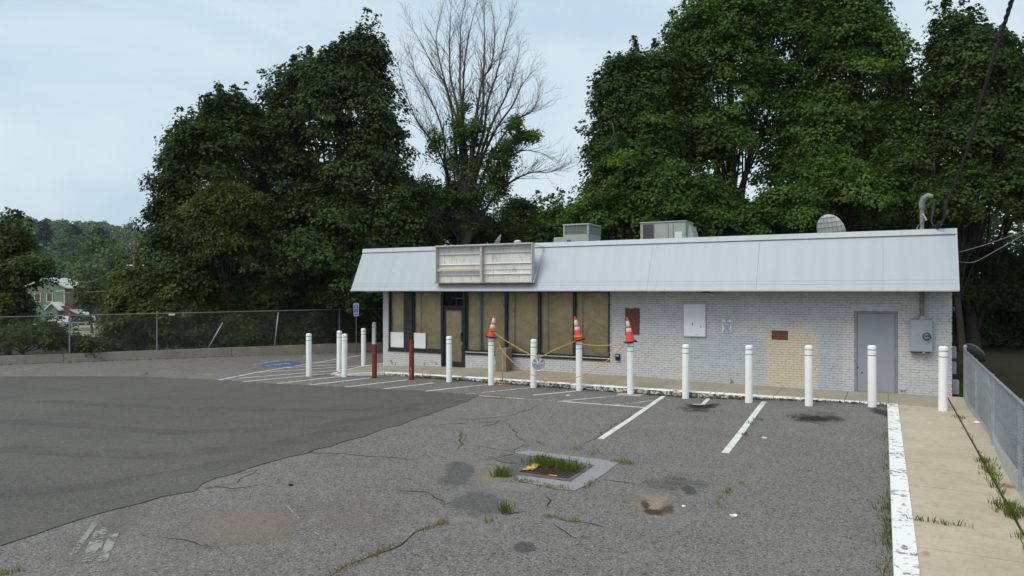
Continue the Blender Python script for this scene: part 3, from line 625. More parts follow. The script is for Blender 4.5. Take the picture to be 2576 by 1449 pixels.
# ---- side path on the right
path = empty('side_path', (0, 0, 0), 'tan concrete path with weeds in its joints beside the chain link fence', None, None, 'structure')
ys = [19.12, 15.75, 12.75, 11.3, 9.55, 8.6, 6.0, 3.0, 0.0, -4, -9]
b = MB(); b.box((0.05, -9, -0.45), (1.75, 21.14, -0.03)); b.build('joint_fill', M['joint'], path)
for i, (y1, y0) in enumerate(zip(ys[:-1], ys[1:])):
    g = (0.012 if i in (0, 3) else 0.004)
    b = MB(); dz = [0, 0.0, 0.004, -0.003, 0.006, -0.002, 0, 0, 0, 0][i]
    b.bevbox((0.2, y0 + g, -0.12), (1.315, y1 - g, 0.0 + dz), 0.008); b.build('concrete_slab', M['slab'], path)
b = MB(); b.box((0.006, 19.14, -0.12), (1.31, 21.148, 0.0)); b.build('concrete_slab', M['walk_slab'], path)
for y1, y0 in zip([21.148, 18.35, 16.0, 14.0, 11.75, 9.6, 6.6, 3.5, 0.0], [18.36, 16.01, 14.01, 11.76, 9.61, 6.61, 3.51, 0.01, -5]):
    b = MB(); b.bevbox((1.345, y0, -0.12), (1.72, y1, 0.005), 0.008); b.build('concrete_slab', M['slab'], path)
for y1, y0 in zip([19.12, 15.3, 12.6, 9.42, 6.5, 3.2], [15.31, 12.61, 9.435, 6.51, 3.21, -6]):
    b = MB(); xl0 = 0.0 + 0.012 * (19.1 - y0) * 0.5; xl1 = 0.0 + 0.012 * (19.1 - y1) * 0.5
    p = [(xl0 - 0.02, y0, -0.3), (xl0 + 0.2, y0, -0.3), (xl1 + 0.2, y1, -0.3), (xl1 - 0.02, y1, -0.3)]
    b.prism(p, (0, 0, 0.312)); b.build('kerb_stone', M['kerb_white'], path)
decal(*c6(1050, 915), 30, 8, (0.33, 0.16, 0.06), 'rust_stain', 0.7, (0.1, 1.0), 3.0, 0.5, 0.007, parent=path, zf=lambda x, y: 0.005)
decal(*c6(550, 1315), 18, 8, (0.36, 0.19, 0.07), 'rust_stain', 0.6, (0.1, 1.0), 3.0, 0.5, 0.008, parent=path, zf=lambda x, y: 0.005)

# ------------------------------------------------------------------ retaining wall and fences
def wline(s): return WL0 + wdir * s
rw = empty('retaining_wall', (WL0.x, WL0.y, -0.15), 'low weathered concrete retaining wall under the long chain link fence', 'wall')
ZT = lambda s: 0.135 + 0.006 * s
ss = [-12.0, -6.5, 2.1, 8.4, 14.2, 19.0]
for s0, s1 in zip(ss[:-1], ss[1:]):
    b = MB(); a = wline(s0 + 0.008); c = wline(s1 - 0.008); n = wnor * 0.32
    b.faces([(a.x, a.y, -0.5), (c.x, c.y, -0.5), (c.x + n.x, c.y + n.y, -0.8), (a.x + n.x, a.y + n.y, -0.8),
             (a.x, a.y, ZT(s0)), (c.x, c.y, ZT(s1)), (c.x + n.x, c.y + n.y, ZT(s1)), (a.x + n.x, a.y + n.y, ZT(s0))],
            [(0, 1, 5, 4), (1, 2, 6, 5), (2, 3, 7, 6), (3, 0, 4, 7), (4, 5, 6, 7)])
    b.build('wall_section', M['wall_concrete'], rw)
def chain_link(P0, P1, zb0, zb1, zt0, zt1, name, mat, parent, pitch=0.08, r=0.003, bow=None):
    P0 = Vector(P0); P1 = Vector(P1); L = (P1 - P0).length; dr = (P1 - P0) / L; b = MB(); nrm = Vector((-dr.y, dr.x, 0)) * r
    zb = lambda s: zb0 + (zb1 - zb0) * s / L
    h = max(zt0 - zb0, zt1 - zb1)
    def pt(s, q):
        k = q / h; z = zb(s) + k * ((zt0 + (zt1 - zt0) * s / L) - zb(s)); off = bow(s, k) if bow else 0.0
        return Vector((P0.x + dr.x * s, P0.y + dr.y * s, z)) + Vector((-dr.y, dr.x, 0)) * off
    c = -h
    while c < L:
        for sg in (1, -1):
            pts = []
            for q in np.linspace(0, h, 7 if bow else 3):
                s = c + q if sg > 0 else c + h - q
                pts.append((s, q))
            lo = max(0.0, -c); hi = min(h, L - c)
            if hi - lo < 0.02: continue
            qs = np.linspace(lo, hi, 5 if bow else 2)
            pp = [pt(c + q, q if sg > 0 else h - q) for q in qs]
            if sg < 0: pp = [p + nrm * 1.2 for p in pp]
            b.tube(pp, r, 3, False)
        c += pitch
    return b.build(name, mat, parent)
fl = empty('chain_link_fence', (WL0.x, WL0.y, 0.13), 'long dull chain link fence standing on the low concrete wall', 'fence')
fo = wnor * 0.14
FS0, FS1 = -11.0, 19.0
fa = wline(FS0) + fo; fb = wline(FS1) + fo
FT = lambda s: 1.66 + 0.012 * s
chain_link(fa, fb, ZT(FS0) + 0.03, ZT(FS1) + 0.03, FT(FS0), FT(FS1), 'wire_mesh', M['wire_dark'], fl, 0.085, 0.0028)
b = MB(); b.tube([(fa.x, fa.y, FT(FS0)), (fb.x, fb.y, FT(FS1))], 0.022, 8); b.build('top_rail', M['rail_dull'], fl)
def s_of_u(u):
    lo, hi = -12.0, 19.0
    for _ in range(40):
        mid = (lo + hi) / 2; p = wline(mid) + fo; t = p.x * DX + p.y * DY; uu = U0 + F * (p.x * RX + p.y * RY) / t
        lo, hi = (mid, hi) if uu < u else (lo, mid)
    return lo
for s in [-10.8, -7.2, -3.4, s_of_u(175), s_of_u(395), s_of_u(854), s_of_u(985), 18.8]:
    p = wline(s) + fo; b = MB(); b.tube([(p.x, p.y, ZT(s) - 0.05), (p.x, p.y, FT(s) + 0.06)], 0.03, 10); b.lathe([(0.036, 0), (0.036, 0.03), (0.0, 0.06)], 10, Matrix.Translation((p.x, p.y, FT(s) + 0.05))); b.build('post', M['meter_dull'], fl, smooth='auto')
s = s_of_u(690); p = wline(s) + fo * 0.6; q = wline(s + 0.18) + fo * 1.2
b = MB(); b.tube([(p.x, p.y, ZT(s) - 0.05), (q.x, q.y, FT(s) - 0.05)], 0.03, 10); o = b.build('post', M['galv'], fl, smooth=True); o['label'] = 'leaning grey fence post'
s = s_of_u(522); p = wline(s) + fo * 0.3; q = wline(s + 0.62) + fo
b = MB(); b.tube([(p.x, p.y, ZT(s) - 0.02), (q.x, q.y, FT(s) - 0.45)], 0.026, 10); b.build('brace', M['galv'], fl, smooth=True)
s = s_of_u(432); p = wline(s) + fo * 0.8; b = MB(); bp = [Vector((p.x, p.y, FT(s) - 0.09)) + Vector((wdir.x, wdir.y, 0)) * k for k in (-0.12, 0.12)]
b.prism([bp[0], bp[1], bp[1] + V3(0, 0, 0.07), bp[0] + V3(0, 0, 0.07)], (-wnor.x * 0.01, -wnor.y * 0.01, 0)); b.build('name_plate', M['sign_white'], fl)

fr_ = empty('galvanised_fence', (1.66, 20.97, 0.0), 'grey galvanised chain link fence running beside the concrete path', 'fence')
FX = lambda y: 1.54 + (y - 11.64) * 0.0139
chain_link((FX(20.97), 20.97), (FX(-3), -3), 0.04, 0.05, 1.23, 1.23, 'wire_mesh', M['wire_galv'], fr_, 0.085, 0.0027, bow=lambda s, k: 0.05 * sin(pi * k) * abs(sin(s * 0.52)) - 0.04 * (1 - k) * sin(s * 0.9))
b = MB(); b.tube([(FX(20.97), 20.97, 1.24), (FX(-3), -3, 1.24)], 0.021, 8); b.build('top_rail', M['galv'], fr_, smooth=True)
for y in (20.97, 17.9, 14.87, 11.64, 8.5, 5.3, 2.0, -1.0):
    b = MB(); r = 0.038 if y > 20 else 0.027
    b.tube([(FX(y) + 0.03, y, -0.05), (FX(y) + 0.03, y, 1.29 if y > 20 else 1.24)], r, 10)
    if y > 20: b.lathe([(0.045, 0), (0.045, 0.03), (0.02, 0.06), (0, 0.065)], 10, Matrix.Translation((FX(y) + 0.03, y, 1.28)))
    b.build('post', M['galv'], fr_, smooth='auto')
b = MB(); b.tube([(FX(20.97) + 0.0, 20.97, 0.09), (FX(-3), -3, 0.09)], 0.004, 4); b.build('tension_wire', M['wire_galv'], fr_)

# ------------------------------------------------------------------ the store building
FY = 21.15; XL, XR = -16.73, 1.44
st = empty('store_building', (XL, FY, -0.2), 'vacant single storey white brick store with papered windows and white mansard roof', 'building')
W1a, WD0, WD1, W2b = -16.47, -14.11, -13.11, -7.75      # window band, store door, window band
GD0, GD1 = -0.80, 0.22                                  # grey steel door
SILL1, SILL2, GDT = 0.52, 0.54, 2.15
TOP = 2.86
wall = MB()
yb = FY + 0.008
def wbox(x0, x1, z0, z1): wall.box((x0, yb, z0), (x1, yb + 0.28, z1))
wbox(XL + 0.008, W1a, -0.4, TOP); wbox(W1a, WD0, -0.4, SILL1); wbox(WD1, W2b, -0.4, SILL2); wbox(W2b, GD0, -0.4, TOP); wbox(GD0, GD1, GDT, TOP); wbox(GD1, XR - 0.008, -0.4, TOP)
wall.box((XL + 0.008, yb + 0.28, -0.4), (XL + 0.25, 31.0, TOP)); wall.box((XR - 0.25, yb + 0.28, -0.4), (XR - 0.008, 31.0, TOP)); wall.box((XL, 30.8, -0.4), (XR, 31.0, TOP))
wall_o = wall.build('wall', M['mortar'], st)
# bricks
CH, BL, BH = 0.0668, 0.2032, 0.0668
full = []; stuff = MB()
def brick_geo(L, H, dz=0.0):
    e = 0.0045; l, h = L / 2 - 0.0035, H / 2 - 0.0035
    vs = [(-l, 0.012, -h), (l, 0.012, -h), (l, 0.012, h), (-l, 0.012, h), (-l + e, 0, -h + e), (l - e, 0, -h + e), (l - e, 0, h - e), (-l + e, 0, h - e)]
    return vs, [(4, 5, 6, 7), (0, 1, 5, 4), (1, 2, 6, 5), (2, 3, 7, 6), (3, 0, 4, 7)]
def runs(z0, z1):
    R = [(XL, XR)]
    def cut(a, b):
        nonlocal R; out = []
        for p, q in R:
            if b <= p or a >= q: out.append((p, q)); continue
            if a > p: out.append((p, a))
            if b < q: out.append((b, q))
        R = out
    zc = (z0 + z1) / 2
    if zc > SILL1: cut(W1a, WD0)
    if zc > SILL2: cut(WD1, W2b)
    cut(WD0, WD1)
    if zc < GDT: cut(GD0, GD1)
    elif zc < GDT + 0.215: cut(GD0 - 0.1, GD1 + 0.1)
    return R
for k in range(44):
    z0 = -0.165 + k * CH; z1 = z0 + CH
    off = (0.5 if k % 2 else 0.0) * BL
    if k % 7 == 3: off += 0.05
    for p, q in runs(z0, z1):
        i0 = math.floor((p - off) / BL)
        x = i0 * BL + off
        while x < q:
            a, c = max(p, x), min(q, x + BL); x += BL
            if c - a < 0.03: continue
            zc = (z0 + z1) / 2; dy = rnd.uniform(-0.002, 0.0025)
            if zc < zw(a) - 0.03: continue
            cx = (a + c) / 2
            if c - a > BL - 1e-4: full.append((sqrt(cx * cx + FY * FY), cx, dy, zc))
            else:
                vs, fs = brick_geo(c - a, CH); stuff.faces([(v[0] + cx, v[1] + FY + dy, v[2] + zc) for v in vs], fs)
full.sort()
bm_ = []
for k in range(3):
    vs, fs = brick_geo(BL * (1 - 0.002 * k), BH * (1 - 0.012 * k)); me = bpy.data.meshes.new('brick'); me.from_pydata(vs, [], fs); me.materials.append(M['brick']); bm_.append(me)
for i, (d, cx, dy, zc) in enumerate(full):
    if i < 300:
        o = link('brick', bm_[rnd.randrange(3)], wall_o, (cx - XL, dy, zc + 0.2))
    else:
        vs, fs = brick_geo(BL * rnd.uniform(0.995, 1), CH * rnd.uniform(0.975, 1)); stuff.faces([(v[0] + cx, v[1] + FY + dy, v[2] + zc) for v in vs], fs)
o = stuff.build('brickwork', M['brick'], wall_o, kind='stuff')
# smooth lintel over the grey door, rear shell, floor and flat roof
b = MB(); b.bevbox((GD0 - 0.095, FY - 0.002, GDT + 0.004), (GD1 + 0.095, FY + 0.1, GDT + 0.21), 0.006); b.build('lintel', plain('lintel_paint', (0.51, 0.52, 0.53), 0.7), st)
b = MB(); b.box((XL + 0.3, FY + 0.3, -0.35), (XR - 0.3, 30.8, -0.02)); b.build('floor', M['dark_room'], st)
b = MB(); b.box((XL - 0.5, 21.2, 2.95), (XR, 31.0, 3.25)); b.build('flat_roof', M['roof_flat'], st)
# mansard
MY0, MY1, MZ0, MZ1 = 20.25, 20.95, 2.70, 4.165
MXL, MXR = -17.51, 1.52
roof = MB(); prof = [(MY0 + 0.03, MZ0 + 0.01), (MY1 + 0.03, MZ1), (MY1 + 0.2, MZ1), (MY1 + 0.2, 3.2), (21.16, 3.1), (21.16, MZ0 + 0.03)]
roof.prism([(MXL + 0.01, y, z) for y, z in prof], (MXR - MXL - 0.02, 0, 0))
for xa, xb in ((MXL, MXL + 0.2), (MXR - 0.2, MXR)):                       # side returns
    roof.box((xa + 0.01, 21.16, MZ0 + 0.02), (xb - 0.01, 31.0, MZ1 - 0.02))
roof.box((MXL + 0.2, 30.9, MZ0 + 0.02), (MXR - 0.2, 31.0, MZ1 - 0.02))
roof_o = roof.build('mansard', M['seam'], st)
b = MB(); b.box((MXL + 0.02, MY0 + 0.05, MZ0 + 0.002), (MXR - 0.02, FY + 0.004, MZ0 + 0.03)); b.build('soffit', M['soffit'], st)
sl = Vector((0, MY1 - MY0, MZ1 - MZ0)); sn = Vector((0, -(MZ1 - MZ0), MY1 - MY0)).normalized()
seams = [MXL, -15.95, -12.9, -9.85, -6.28, -3.2, -0.12, MXR]
for x0, x1 in zip(seams[:-1], seams[1:]):
    g = 0.0025; a = Vector((x0 + g, MY0, MZ0)); c = Vector((x1 - g, MY0, MZ0)); b = MB()
    top = sl * 0.985
    b.prism([a, c, c + top, a + top], -sn * 0.02); b.build('roof_panel', M['roof'], roof_o)
capx = [MXL, -16.1, -14.3, -9.9, -8.7, -5.5, -2.2, 0.3, MXR + 0.01]
for x0, x1 in zip(capx[:-1], capx[1:]):
    b = MB(); y = MY0 + (MY1 - MY0) * 0.975
    b.faces([(x0 + 0.002, y - 0.045, MZ1 - 0.04), (x1 - 0.002, y - 0.045, MZ1 - 0.04), (x1 - 0.002, y + 0.01, MZ1 + 0.105), (x0 + 0.002, y + 0.01, MZ1 + 0.105), (x1 - 0.002, y + 0.25, MZ1 + 0.1), (x0 + 0.002, y + 0.25, MZ1 + 0.1),
             (x0 + 0.002, y + 0.02, MZ1 - 0.04), (x1 - 0.002, y + 0.02, MZ1 - 0.04), (x0 + 0.002, y + 0.25, MZ1 - 0.1), (x1 - 0.002, y + 0.25, MZ1 - 0.1)],
            [(0, 1, 2, 3), (3, 2, 4, 5), (6, 7, 1, 0), (5, 4, 9, 8), (0, 3, 5, 8, 6), (1, 7, 9, 4, 2)]); b.build('roof_cap', M['roof_cap'], roof_o)
b = MB(); b.box((MXL - 0.004, MY0 - 0.016, MZ0 - 0.02), (MXR + 0.004, MY0 + 0.03, MZ0 + 0.012)); b.build('drip_edge', M['roof_cap'], roof_o)
for zf_ in (0.085, 0.135):     # low horizontal laps in the sheet metal
    a = Vector((MXL + 0.01, MY0, MZ0)) + sl * (zf_ * 1.3); b = MB(); b.prism([a + sn * 0.001, a + Vector((MXR - MXL - 0.02, 0, 0)) + sn * 0.001, a + Vector((MXR - MXL - 0.02, 0, 0)) + sl * 0.006 + sn * 0.004, a + sl * 0.006 + sn * 0.004], sn * 0.001); b.build('lap_joint', M['roof'], roof_o)
b = MB(); a = Vector((MXR - 0.035, MY0 - 0.01, MZ0)); b.prism([a, a + V3(0.045, 0, 0), a + V3(0.045, 0, 0) + sl, a + sl], sn * 0.012); b.build('corner_trim', M['roof_cap'], roof_o)

# windows --------------------------------------------------------------
gy = FY + 0.10; py = FY + 0.135
def ux(x): return onY(*c1(x, 800), FY).x
def window(x0, x1, sill, name='window', tapes=(), col_dark=None, label=None):
    w = empty(name, (x0 - XL, 0, 0.2)); w.parent = st
    f = MB(); fw = 0.045
    for a, c in (((x0, sill), (x1, sill + 0.07)), ((x0, MZ0 - 0.06), (x1, MZ0 + 0.1)), ((x0, sill + 0.07), (x0 + fw, MZ0 - 0.06)), ((x1 - fw, sill + 0.07), (x1, MZ0 - 0.06))):
        f.box((a[0], FY + 0.02, a[1]), (c[0], FY + 0.13, c[1]))
    def bd(mb, nm, mt):
        me_o = mb.build(nm, mt, None); me_o.parent = w; me_o.location = (-x0, -FY, 0.0); return me_o
    bd(f, 'frame', M['frame'])
    g = MB(); g.poly([(x0 + fw, gy, sill + 0.07), (x1 - fw, gy, sill + 0.07), (x1 - fw, gy, MZ0 - 0.06), (x0 + fw, gy, MZ0 - 0.06)]); bd(g, 'pane', M['glass'])
    n, mrow = 14, 22; p = MB()
    for i in range(n + 1):
        for j in range(mrow + 1):
            X = x0 + fw - 0.01 + (x1 - x0 - 2 * fw + 0.02) * i / n; Z = sill + 0.05 + (MZ0 - 0.1 - sill) * j / mrow
            p.v.append((X, py + 0.02 * sin(X * 5.1 + Z * 2.3) * sin(Z * 3.7 + X) + rnd.uniform(0, 0.022), Z))
    p.f = [(i * (mrow + 1) + j, (i + 1) * (mrow + 1) + j, (i + 1) * (mrow + 1) + j + 1, i * (mrow + 1) + j + 1) for i in range(n) for j in range(mrow)]
    po = bd(p, 'paper', M['paper']); po.data.polygons.foreach_set('use_smooth', [True] * len(po.data.polygons))
    for tx, tw, mt in tapes:
        t = MB(); t.box((tx - tw / 2, gy + 0.006, sill + 0.06), (tx + tw / 2, gy + 0.009, MZ0 - 0.06)); bd(t, 'tape', M[mt])
    t = MB()
    for ex_ in (x0 + fw, x1 - fw - 0.022): t.box((ex_, gy + 0.010, sill + 0.07), (ex_ + 0.022, gy + 0.013, MZ0 - 0.06))
    bd(t, 'tape_edge', M['tape_pale'])
    return w
b = MB(); b.box((W1a, FY - 0.03, SILL1 - 0.075), (WD0, FY + 0.14, SILL1)); b.build('sill', M['frame_bronze'], st)
b = MB(); b.box((WD1, FY - 0.03, SILL2 - 0.075), (W2b, FY + 0.14, SILL2)); b.build('sill', M['frame_bronze'], st)
xa, xc = ux(494), ux(562)
window(W1a, xa, SILL1, tapes=())
b = MB(); b.box((xa, FY - 0.01, SILL1), (xc, FY + 0.12, MZ0)); b.build('dark_panel', M['frame_bronze'], st)
window(xc, WD0, SILL1, tapes=((ux(625), 0.02, 'tape'),))
mul = [WD1, ux(1362), ux(1648), ux(1950), W2b]
window(mul[0], mul[1], SILL2, tapes=((ux(1147), 0.06, 'tape'), (ux(1132), 0.02, 'tape_pale'), (ux(1160), 0.02, 'tape_pale')))
window(mul[1], mul[2], SILL2, tapes=((ux(1430), 0.02, 'tape'), (ux(1438), 0.012, 'tape_pale')))
window(mul[2], mul[3], SILL2, tapes=((ux(1718), 0.02, 'tape'), (ux(1727), 0.012, 'tape_pale')))
window(mul[3], mul[4], SILL2, tapes=((ux(2017), 0.02, 'tape'), (ux(2240), 0.05, 'tape')))
for u0, u1, v0, v1 in ((375, 494, 847, 985), (562, 678, 853, 985)):      # white boards leaning in the left windows
    p0 = onY(*c1(u0, v0), FY + 0.06); p1 = onY(*c1(u1, v1), FY + 0.06); b = MB(); b.box((p0.x, FY + 0.045, SILL1 + 0.075), (p1.x, FY + 0.09, p0.z)); b.build('white_board', M['board_white'], st)
b = MB(); b.bevbox((-16.42, FY - 0.012, SILL1 + 0.07), (-16.40, FY + 0.02, 2.6), 0.004); b.build('edge_trim', M['frame'], st)
# address sheet behind the glass
p0 = onY(*c1(1312, 528), FY); b = MB(); b.prism([(p0.x, gy + 0.004, p0.z), (p0.x + 0.2, gy + 0.004, p0.z - 0.02), (p0.x + 0.17, gy + 0.004, p0.z - 0.5), (p0.x + 0.08, gy + 0.004, p0.z - 0.49)], (0, 0.002, 0)); b.build('address_sheet', plain('faded_sheet', (0.5, 0.45, 0.34), 0.8), st)
def text(body, size, loc, mat, parent, name='lettering', shear=0.0, rot=(pi / 2, 0, 0), sx=1.0, bold=0.0, align='CENTER', fit=None):
    cu = bpy.data.curves.new(name, 'FONT'); cu.body = body; cu.size = size; cu.align_x = align; cu.align_y = 'CENTER'; cu.shear = shear; cu.extrude = 0.0008; cu.offset = bold
    tmp = bpy.data.objects.new(name, cu); me = bpy.data.meshes.new_from_object(tmp); bpy.data.objects.remove(tmp); me.name = name
    if fit:
        xs_ = [v.co.x for v in me.vertices]; k_ = fit / max(1e-6, max(xs_) - min(xs_))
        for v in me.vertices: v.co.x *= k_
    me.materials.clear(); me.materials.append(mat); o = bpy.data.objects.new(name, me); col.objects.link(o); o.parent = parent; o.location = loc; o.rotation_euler = rot; o.scale = (sx, 1, 1); return o
text('8', 0.15, (p0.x + 0.13 - XL, gy + 0.002 - FY, p0.z - 0.36 + 0.2), M['joint'], st)
# store door
dr = empty('store_door', (WD0 - XL, 0, 0.2)); dr.parent = st
def bdr(mb, nm, mt, par=dr, ox=WD0):
    o = mb.build(nm, mt, None); o.parent = par; o.location = (-ox, -FY, 0.0); return o
dz0 = zw(WD0) + 0.01; DT = onY(*c1(910, 640), FY).z
b = MB()
for a, c in (((WD0, dz0), (WD0 + 0.085, MZ0)), ((WD1 - 0.085, dz0), (WD1, MZ0)), ((WD0 + 0.085, DT), (WD1 - 0.085, DT + 0.07)), ((WD0 + 0.085, MZ0 - 0.07), (WD1 - 0.085, MZ0 + 0.05)), ((WD0 + 0.085, dz0), (WD1 - 0.085, dz0 + 0.02))):
    b.box((a[0], FY - 0.015, a[1]), (c[0], FY + 0.13, c[1]))
bdr(b, 'door_frame', M['frame'])
b = MB(); x0, x1 = WD0 + 0.09, WD1 - 0.09
for a, c in (((x0, dz0 + 0.03), (x0 + 0.075, DT - 0.01)), ((x1 - 0.075, dz0 + 0.03), (x1, DT - 0.01)), ((x0 + 0.075, DT - 0.09), (x1 - 0.075, DT - 0.01)), ((x0 + 0.075, dz0 + 0.03), (x1 - 0.075, dz0 + 0.17))):
    b.box((a[0], FY + 0.02, a[1]), (c[0], FY + 0.065, c[1]))
bdr(b, 'door_leaf', M['frame'])
b = MB(); b.poly([(x0 + 0.075, FY + 0.045, dz0 + 0.17), (x1 - 0.075, FY + 0.045, dz0 + 0.17), (x1 - 0.075, FY + 0.045, DT - 0.09), (x0 + 0.075, FY + 0.045, DT - 0.09)]); bdr(b, 'pane', M['glass'])
b = MB(); b.poly([(x0 + 0.085, FY + 0.058, dz0 + 0.18), (x1 - 0.085, FY + 0.058, dz0 + 0.18), (x1 - 0.085, FY + 0.058, DT - 0.11), (x0 + 0.085, FY + 0.058, DT - 0.11)]); bdr(b, 'paper', M['paper'])
b = MB()
for a, c in (((x0 + 0.078, dz0 + 0.172), (x0 + 0.1, DT - 0.092)), ((x1 - 0.1, dz0 + 0.172), (x1 - 0.078, DT - 0.092)), ((x0 + 0.1, DT - 0.125), (x1 - 0.1, DT - 0.092)), ((x0 + 0.1, dz0 + 0.172), (x1 - 0.1, dz0 + 0.2))): b.box((a[0], FY + 0.05, a[1]), (c[0], FY + 0.053, c[1]))
bdr(b, 'tape_edge', M['tape_pale'])
b = MB(); hx = x1 - 0.05; b.box((hx - 0.03, FY - 0.03, 0.92), (hx + 0.03, FY + 0.018, 1.22)); bdr(b, 'handle', M['rubber'])
b = MB(); b.box((hx - 0.015, FY + 0.0, 0.80), (hx + 0.02, FY + 0.019, 0.88)); bdr(b, 'lock', M['galv'])
b = MB(); b.poly([(WD0 + 0.085, FY + 0.06, DT + 0.07), (WD1 - 0.085, FY + 0.06, DT + 0.07), (WD1 - 0.085, FY + 0.06, MZ0 - 0.07), (WD0 + 0.085, FY + 0.06, MZ0 - 0.07)]); bdr(b, 'transom', M['glass'])
b = MB(); b.box((WD0 + 0.1, FY + 0.5, DT + 0.32), (WD1 - 0.1, FY + 0.54, DT + 0.35)); b.box((WD0 + 0.3, FY + 0.5, DT - 0.02), (WD0 + 0.33, FY + 0.53, DT + 0.3)); bdr(b, 'ceiling_bar', M['board_frame'])
# grey steel door
gd = empty('steel_door', (GD0 - XL, 0, 0.2)); gd.parent = st
b = MB()
for a, c in (((GD0, -0.015), (GD0 + 0.06, GDT)), ((GD1 - 0.06, -0.015), (GD1, GDT)), ((GD0 + 0.06, GDT - 0.06), (GD1 - 0.06, GDT))): b.bevbox((a[0], FY - 0.012, a[1]), (c[0], FY + 0.1, c[1]), 0.005)
bdr(b, 'door_frame', M['grey_frame'], gd, GD0)
b = MB(); b.bevbox((GD0 + 0.065, FY + 0.012, 0.005), (GD1 - 0.065, FY + 0.06, GDT - 0.066), 0.004); bdr(b, 'door_leaf', M['grey_door'], gd, GD0)
for z in (0.28, 1.05, 1.85):
    b = MB(); b.tube([(GD1 - 0.062, FY + 0.006, z - 0.06), (GD1 - 0.062, FY + 0.006, z + 0.06)], 0.011, 8); bdr(b, 'hinge', M['grey_frame'], gd, GD0)
for x, z, r in ((GD0 + 0.075, 0.62, 0.02), (GD0 + 0.18, 0.5, 0.022)):
    b = MB(); b.lathe([(r, 0), (r, 0.004), (0, 0.004)], 10, Matrix.Translation((x, FY + 0.011, z)) @ Matrix.Rotation(pi / 2, 4, 'X')); bdr(b, 'bolt_hole', M['rubber'], gd, GD0)
b = MB(); b.box((GD0 + 0.15, FY + 0.006, 1.17), (GD0 + 0.18, FY + 0.014, 1.27)); bdr(b, 'lock_plate', M['grey_frame'], gd, GD0)
b = MB(); b.box((GD0, FY + 0.02, -0.02), (GD1, FY + 0.1, 0.002)); bdr(b, 'threshold', M['galv'], gd, GD0)

# ------------------------------------------------------------------ things on the building
# empty sign cabinet
SB = [onY(*p, 20.18) for p in ((1096, 620), (1339, 615), (1340, 712))]
sx0, sx1, sz1, sz0 = SB[0].x, SB[1].x, SB[0].z + 0.02, SB[2].z
sg = empty('sign_cabinet', (sx0, 20.18, sz0), 'empty rusty sign cabinet with bare metal back on the mansard', 'sign cabinet')
yf = 20.16
sly = lambda z: MY0 + (MY1 - MY0) * (z - MZ0) / (MZ1 - MZ0)
b = MB(); b.box((sx0 + 0.03, yf + 0.17, sz0 + 0.03), (sx1 - 0.03, yf + 0.19, sz1 - 0.03)); b.build('back_panel', M['cabinet'], sg)
b = MB(); b.bevbox((sx0 - 0.01, yf - 0.02, sz1 - 0.05), (sx1 + 0.01, yf + 0.21, sz1), 0.006); b.build('top_frame', M['cabinet_frame'], sg)
b = MB(); b.bevbox((sx0 - 0.01, yf - 0.02, sz0), (sx1 + 0.01, yf + 0.24, sz0 + 0.035), 0.006); b.build('bottom_frame', M['cabinet_rust'], sg)
for x in (sx0, sx1 - 0.03):
    b = MB(); b.prism([(x, yf, sz0 + 0.036), (x, yf, sz1 - 0.051), (x, yf + 0.19, sz1 - 0.051), (x, yf + 0.19, sz0 + 0.036)], (0.03, 0, 0)); b.build('side_frame', M['cabinet_frame'], sg)
xm = sx0 + (sx1 - sx0) * 0.485
b = MB(); b.box((xm - 0.035, yf + 0.02, sz0 + 0.036), (xm + 0.035, yf + 0.168, sz1 - 0.051)); b.build('centre_post', M['cabinet_frame'], sg)
hz = sz1 - sz0
for x0, x1, dl in ((sx0 + 0.05, xm - 0.04, -0.02), (xm + 0.04, sx1 - 0.05, 0.0)):
    for f in (0.235, 0.505, 0.78):
        z = sz0 + hz * f + dl; b = MB(); b.prism([(x0, yf + 0.168, z - 0.022), (x0, yf + 0.12, z), (x0, yf + 0.168, z + 0.022)], (x1 - x0, 0, 0)); b.build('rib', M['white_panel'], sg)
b = MB(); z = sz0 + hz * 0.35; b.bevbox((sx0 + 0.04, yf + 0.04, z - 0.045), (xm - 0.04, yf + 0.11, z + 0.05), 0.012); b.build('lamp_tube', M['cream_bar'], sg)
b = MB(); z = sz0 + hz * 0.345; b.box((xm + 0.04, yf + 0.155, z - 0.004), (sx1 - 0.05, yf + 0.166, z + 0.004)); b.build('seam', M['seam'], sg)
for k in (0.72, ):
    b = MB(); xx = sx0 + (sx1 - sx0) * (0.36); b.box((xx - 0.004, yf + 0.162, sz0 + 0.05), (xx + 0.004, yf + 0.1685, sz1 - 0.06)); b.build('seam', M['cabinet_frame'], sg)
    b = MB(); xx = sx0 + (sx1 - sx0) * (0.59); b.box((xx - 0.004, yf + 0.162, sz0 + 0.05), (xx + 0.004, yf + 0.1685, sz1 - 0.06)); b.build('seam', M['cabinet_frame'], sg)
for x in (sx0 - 0.06, sx1 + 0.045):
    b = MB(); b.tube([(x, yf + 0.02, sz0 + 0.0), (x, sly(sz1) - 0.08, sz1 - 0.06)], 0.014, 6); b.build('brace', M['cabinet_frame'], sg)
    b = MB(); b.tube([(x, yf + 0.1, sz1 - 0.08), (x, sly(sz1 - 0.1) + 0.01, sz1 - 0.1)], 0.014, 6); b.build('strut', M['cabinet_frame'], sg)
for f in (0.04, 0.485, 0.96):
    x = sx0 + (sx1 - sx0) * f; b = MB(); b.box((x - 0.03, yf + 0.02, sz0 - 0.03), (x + 0.03, yf + 0.06, sz0)); b.build('bracket', M['rust_steel'], sg)

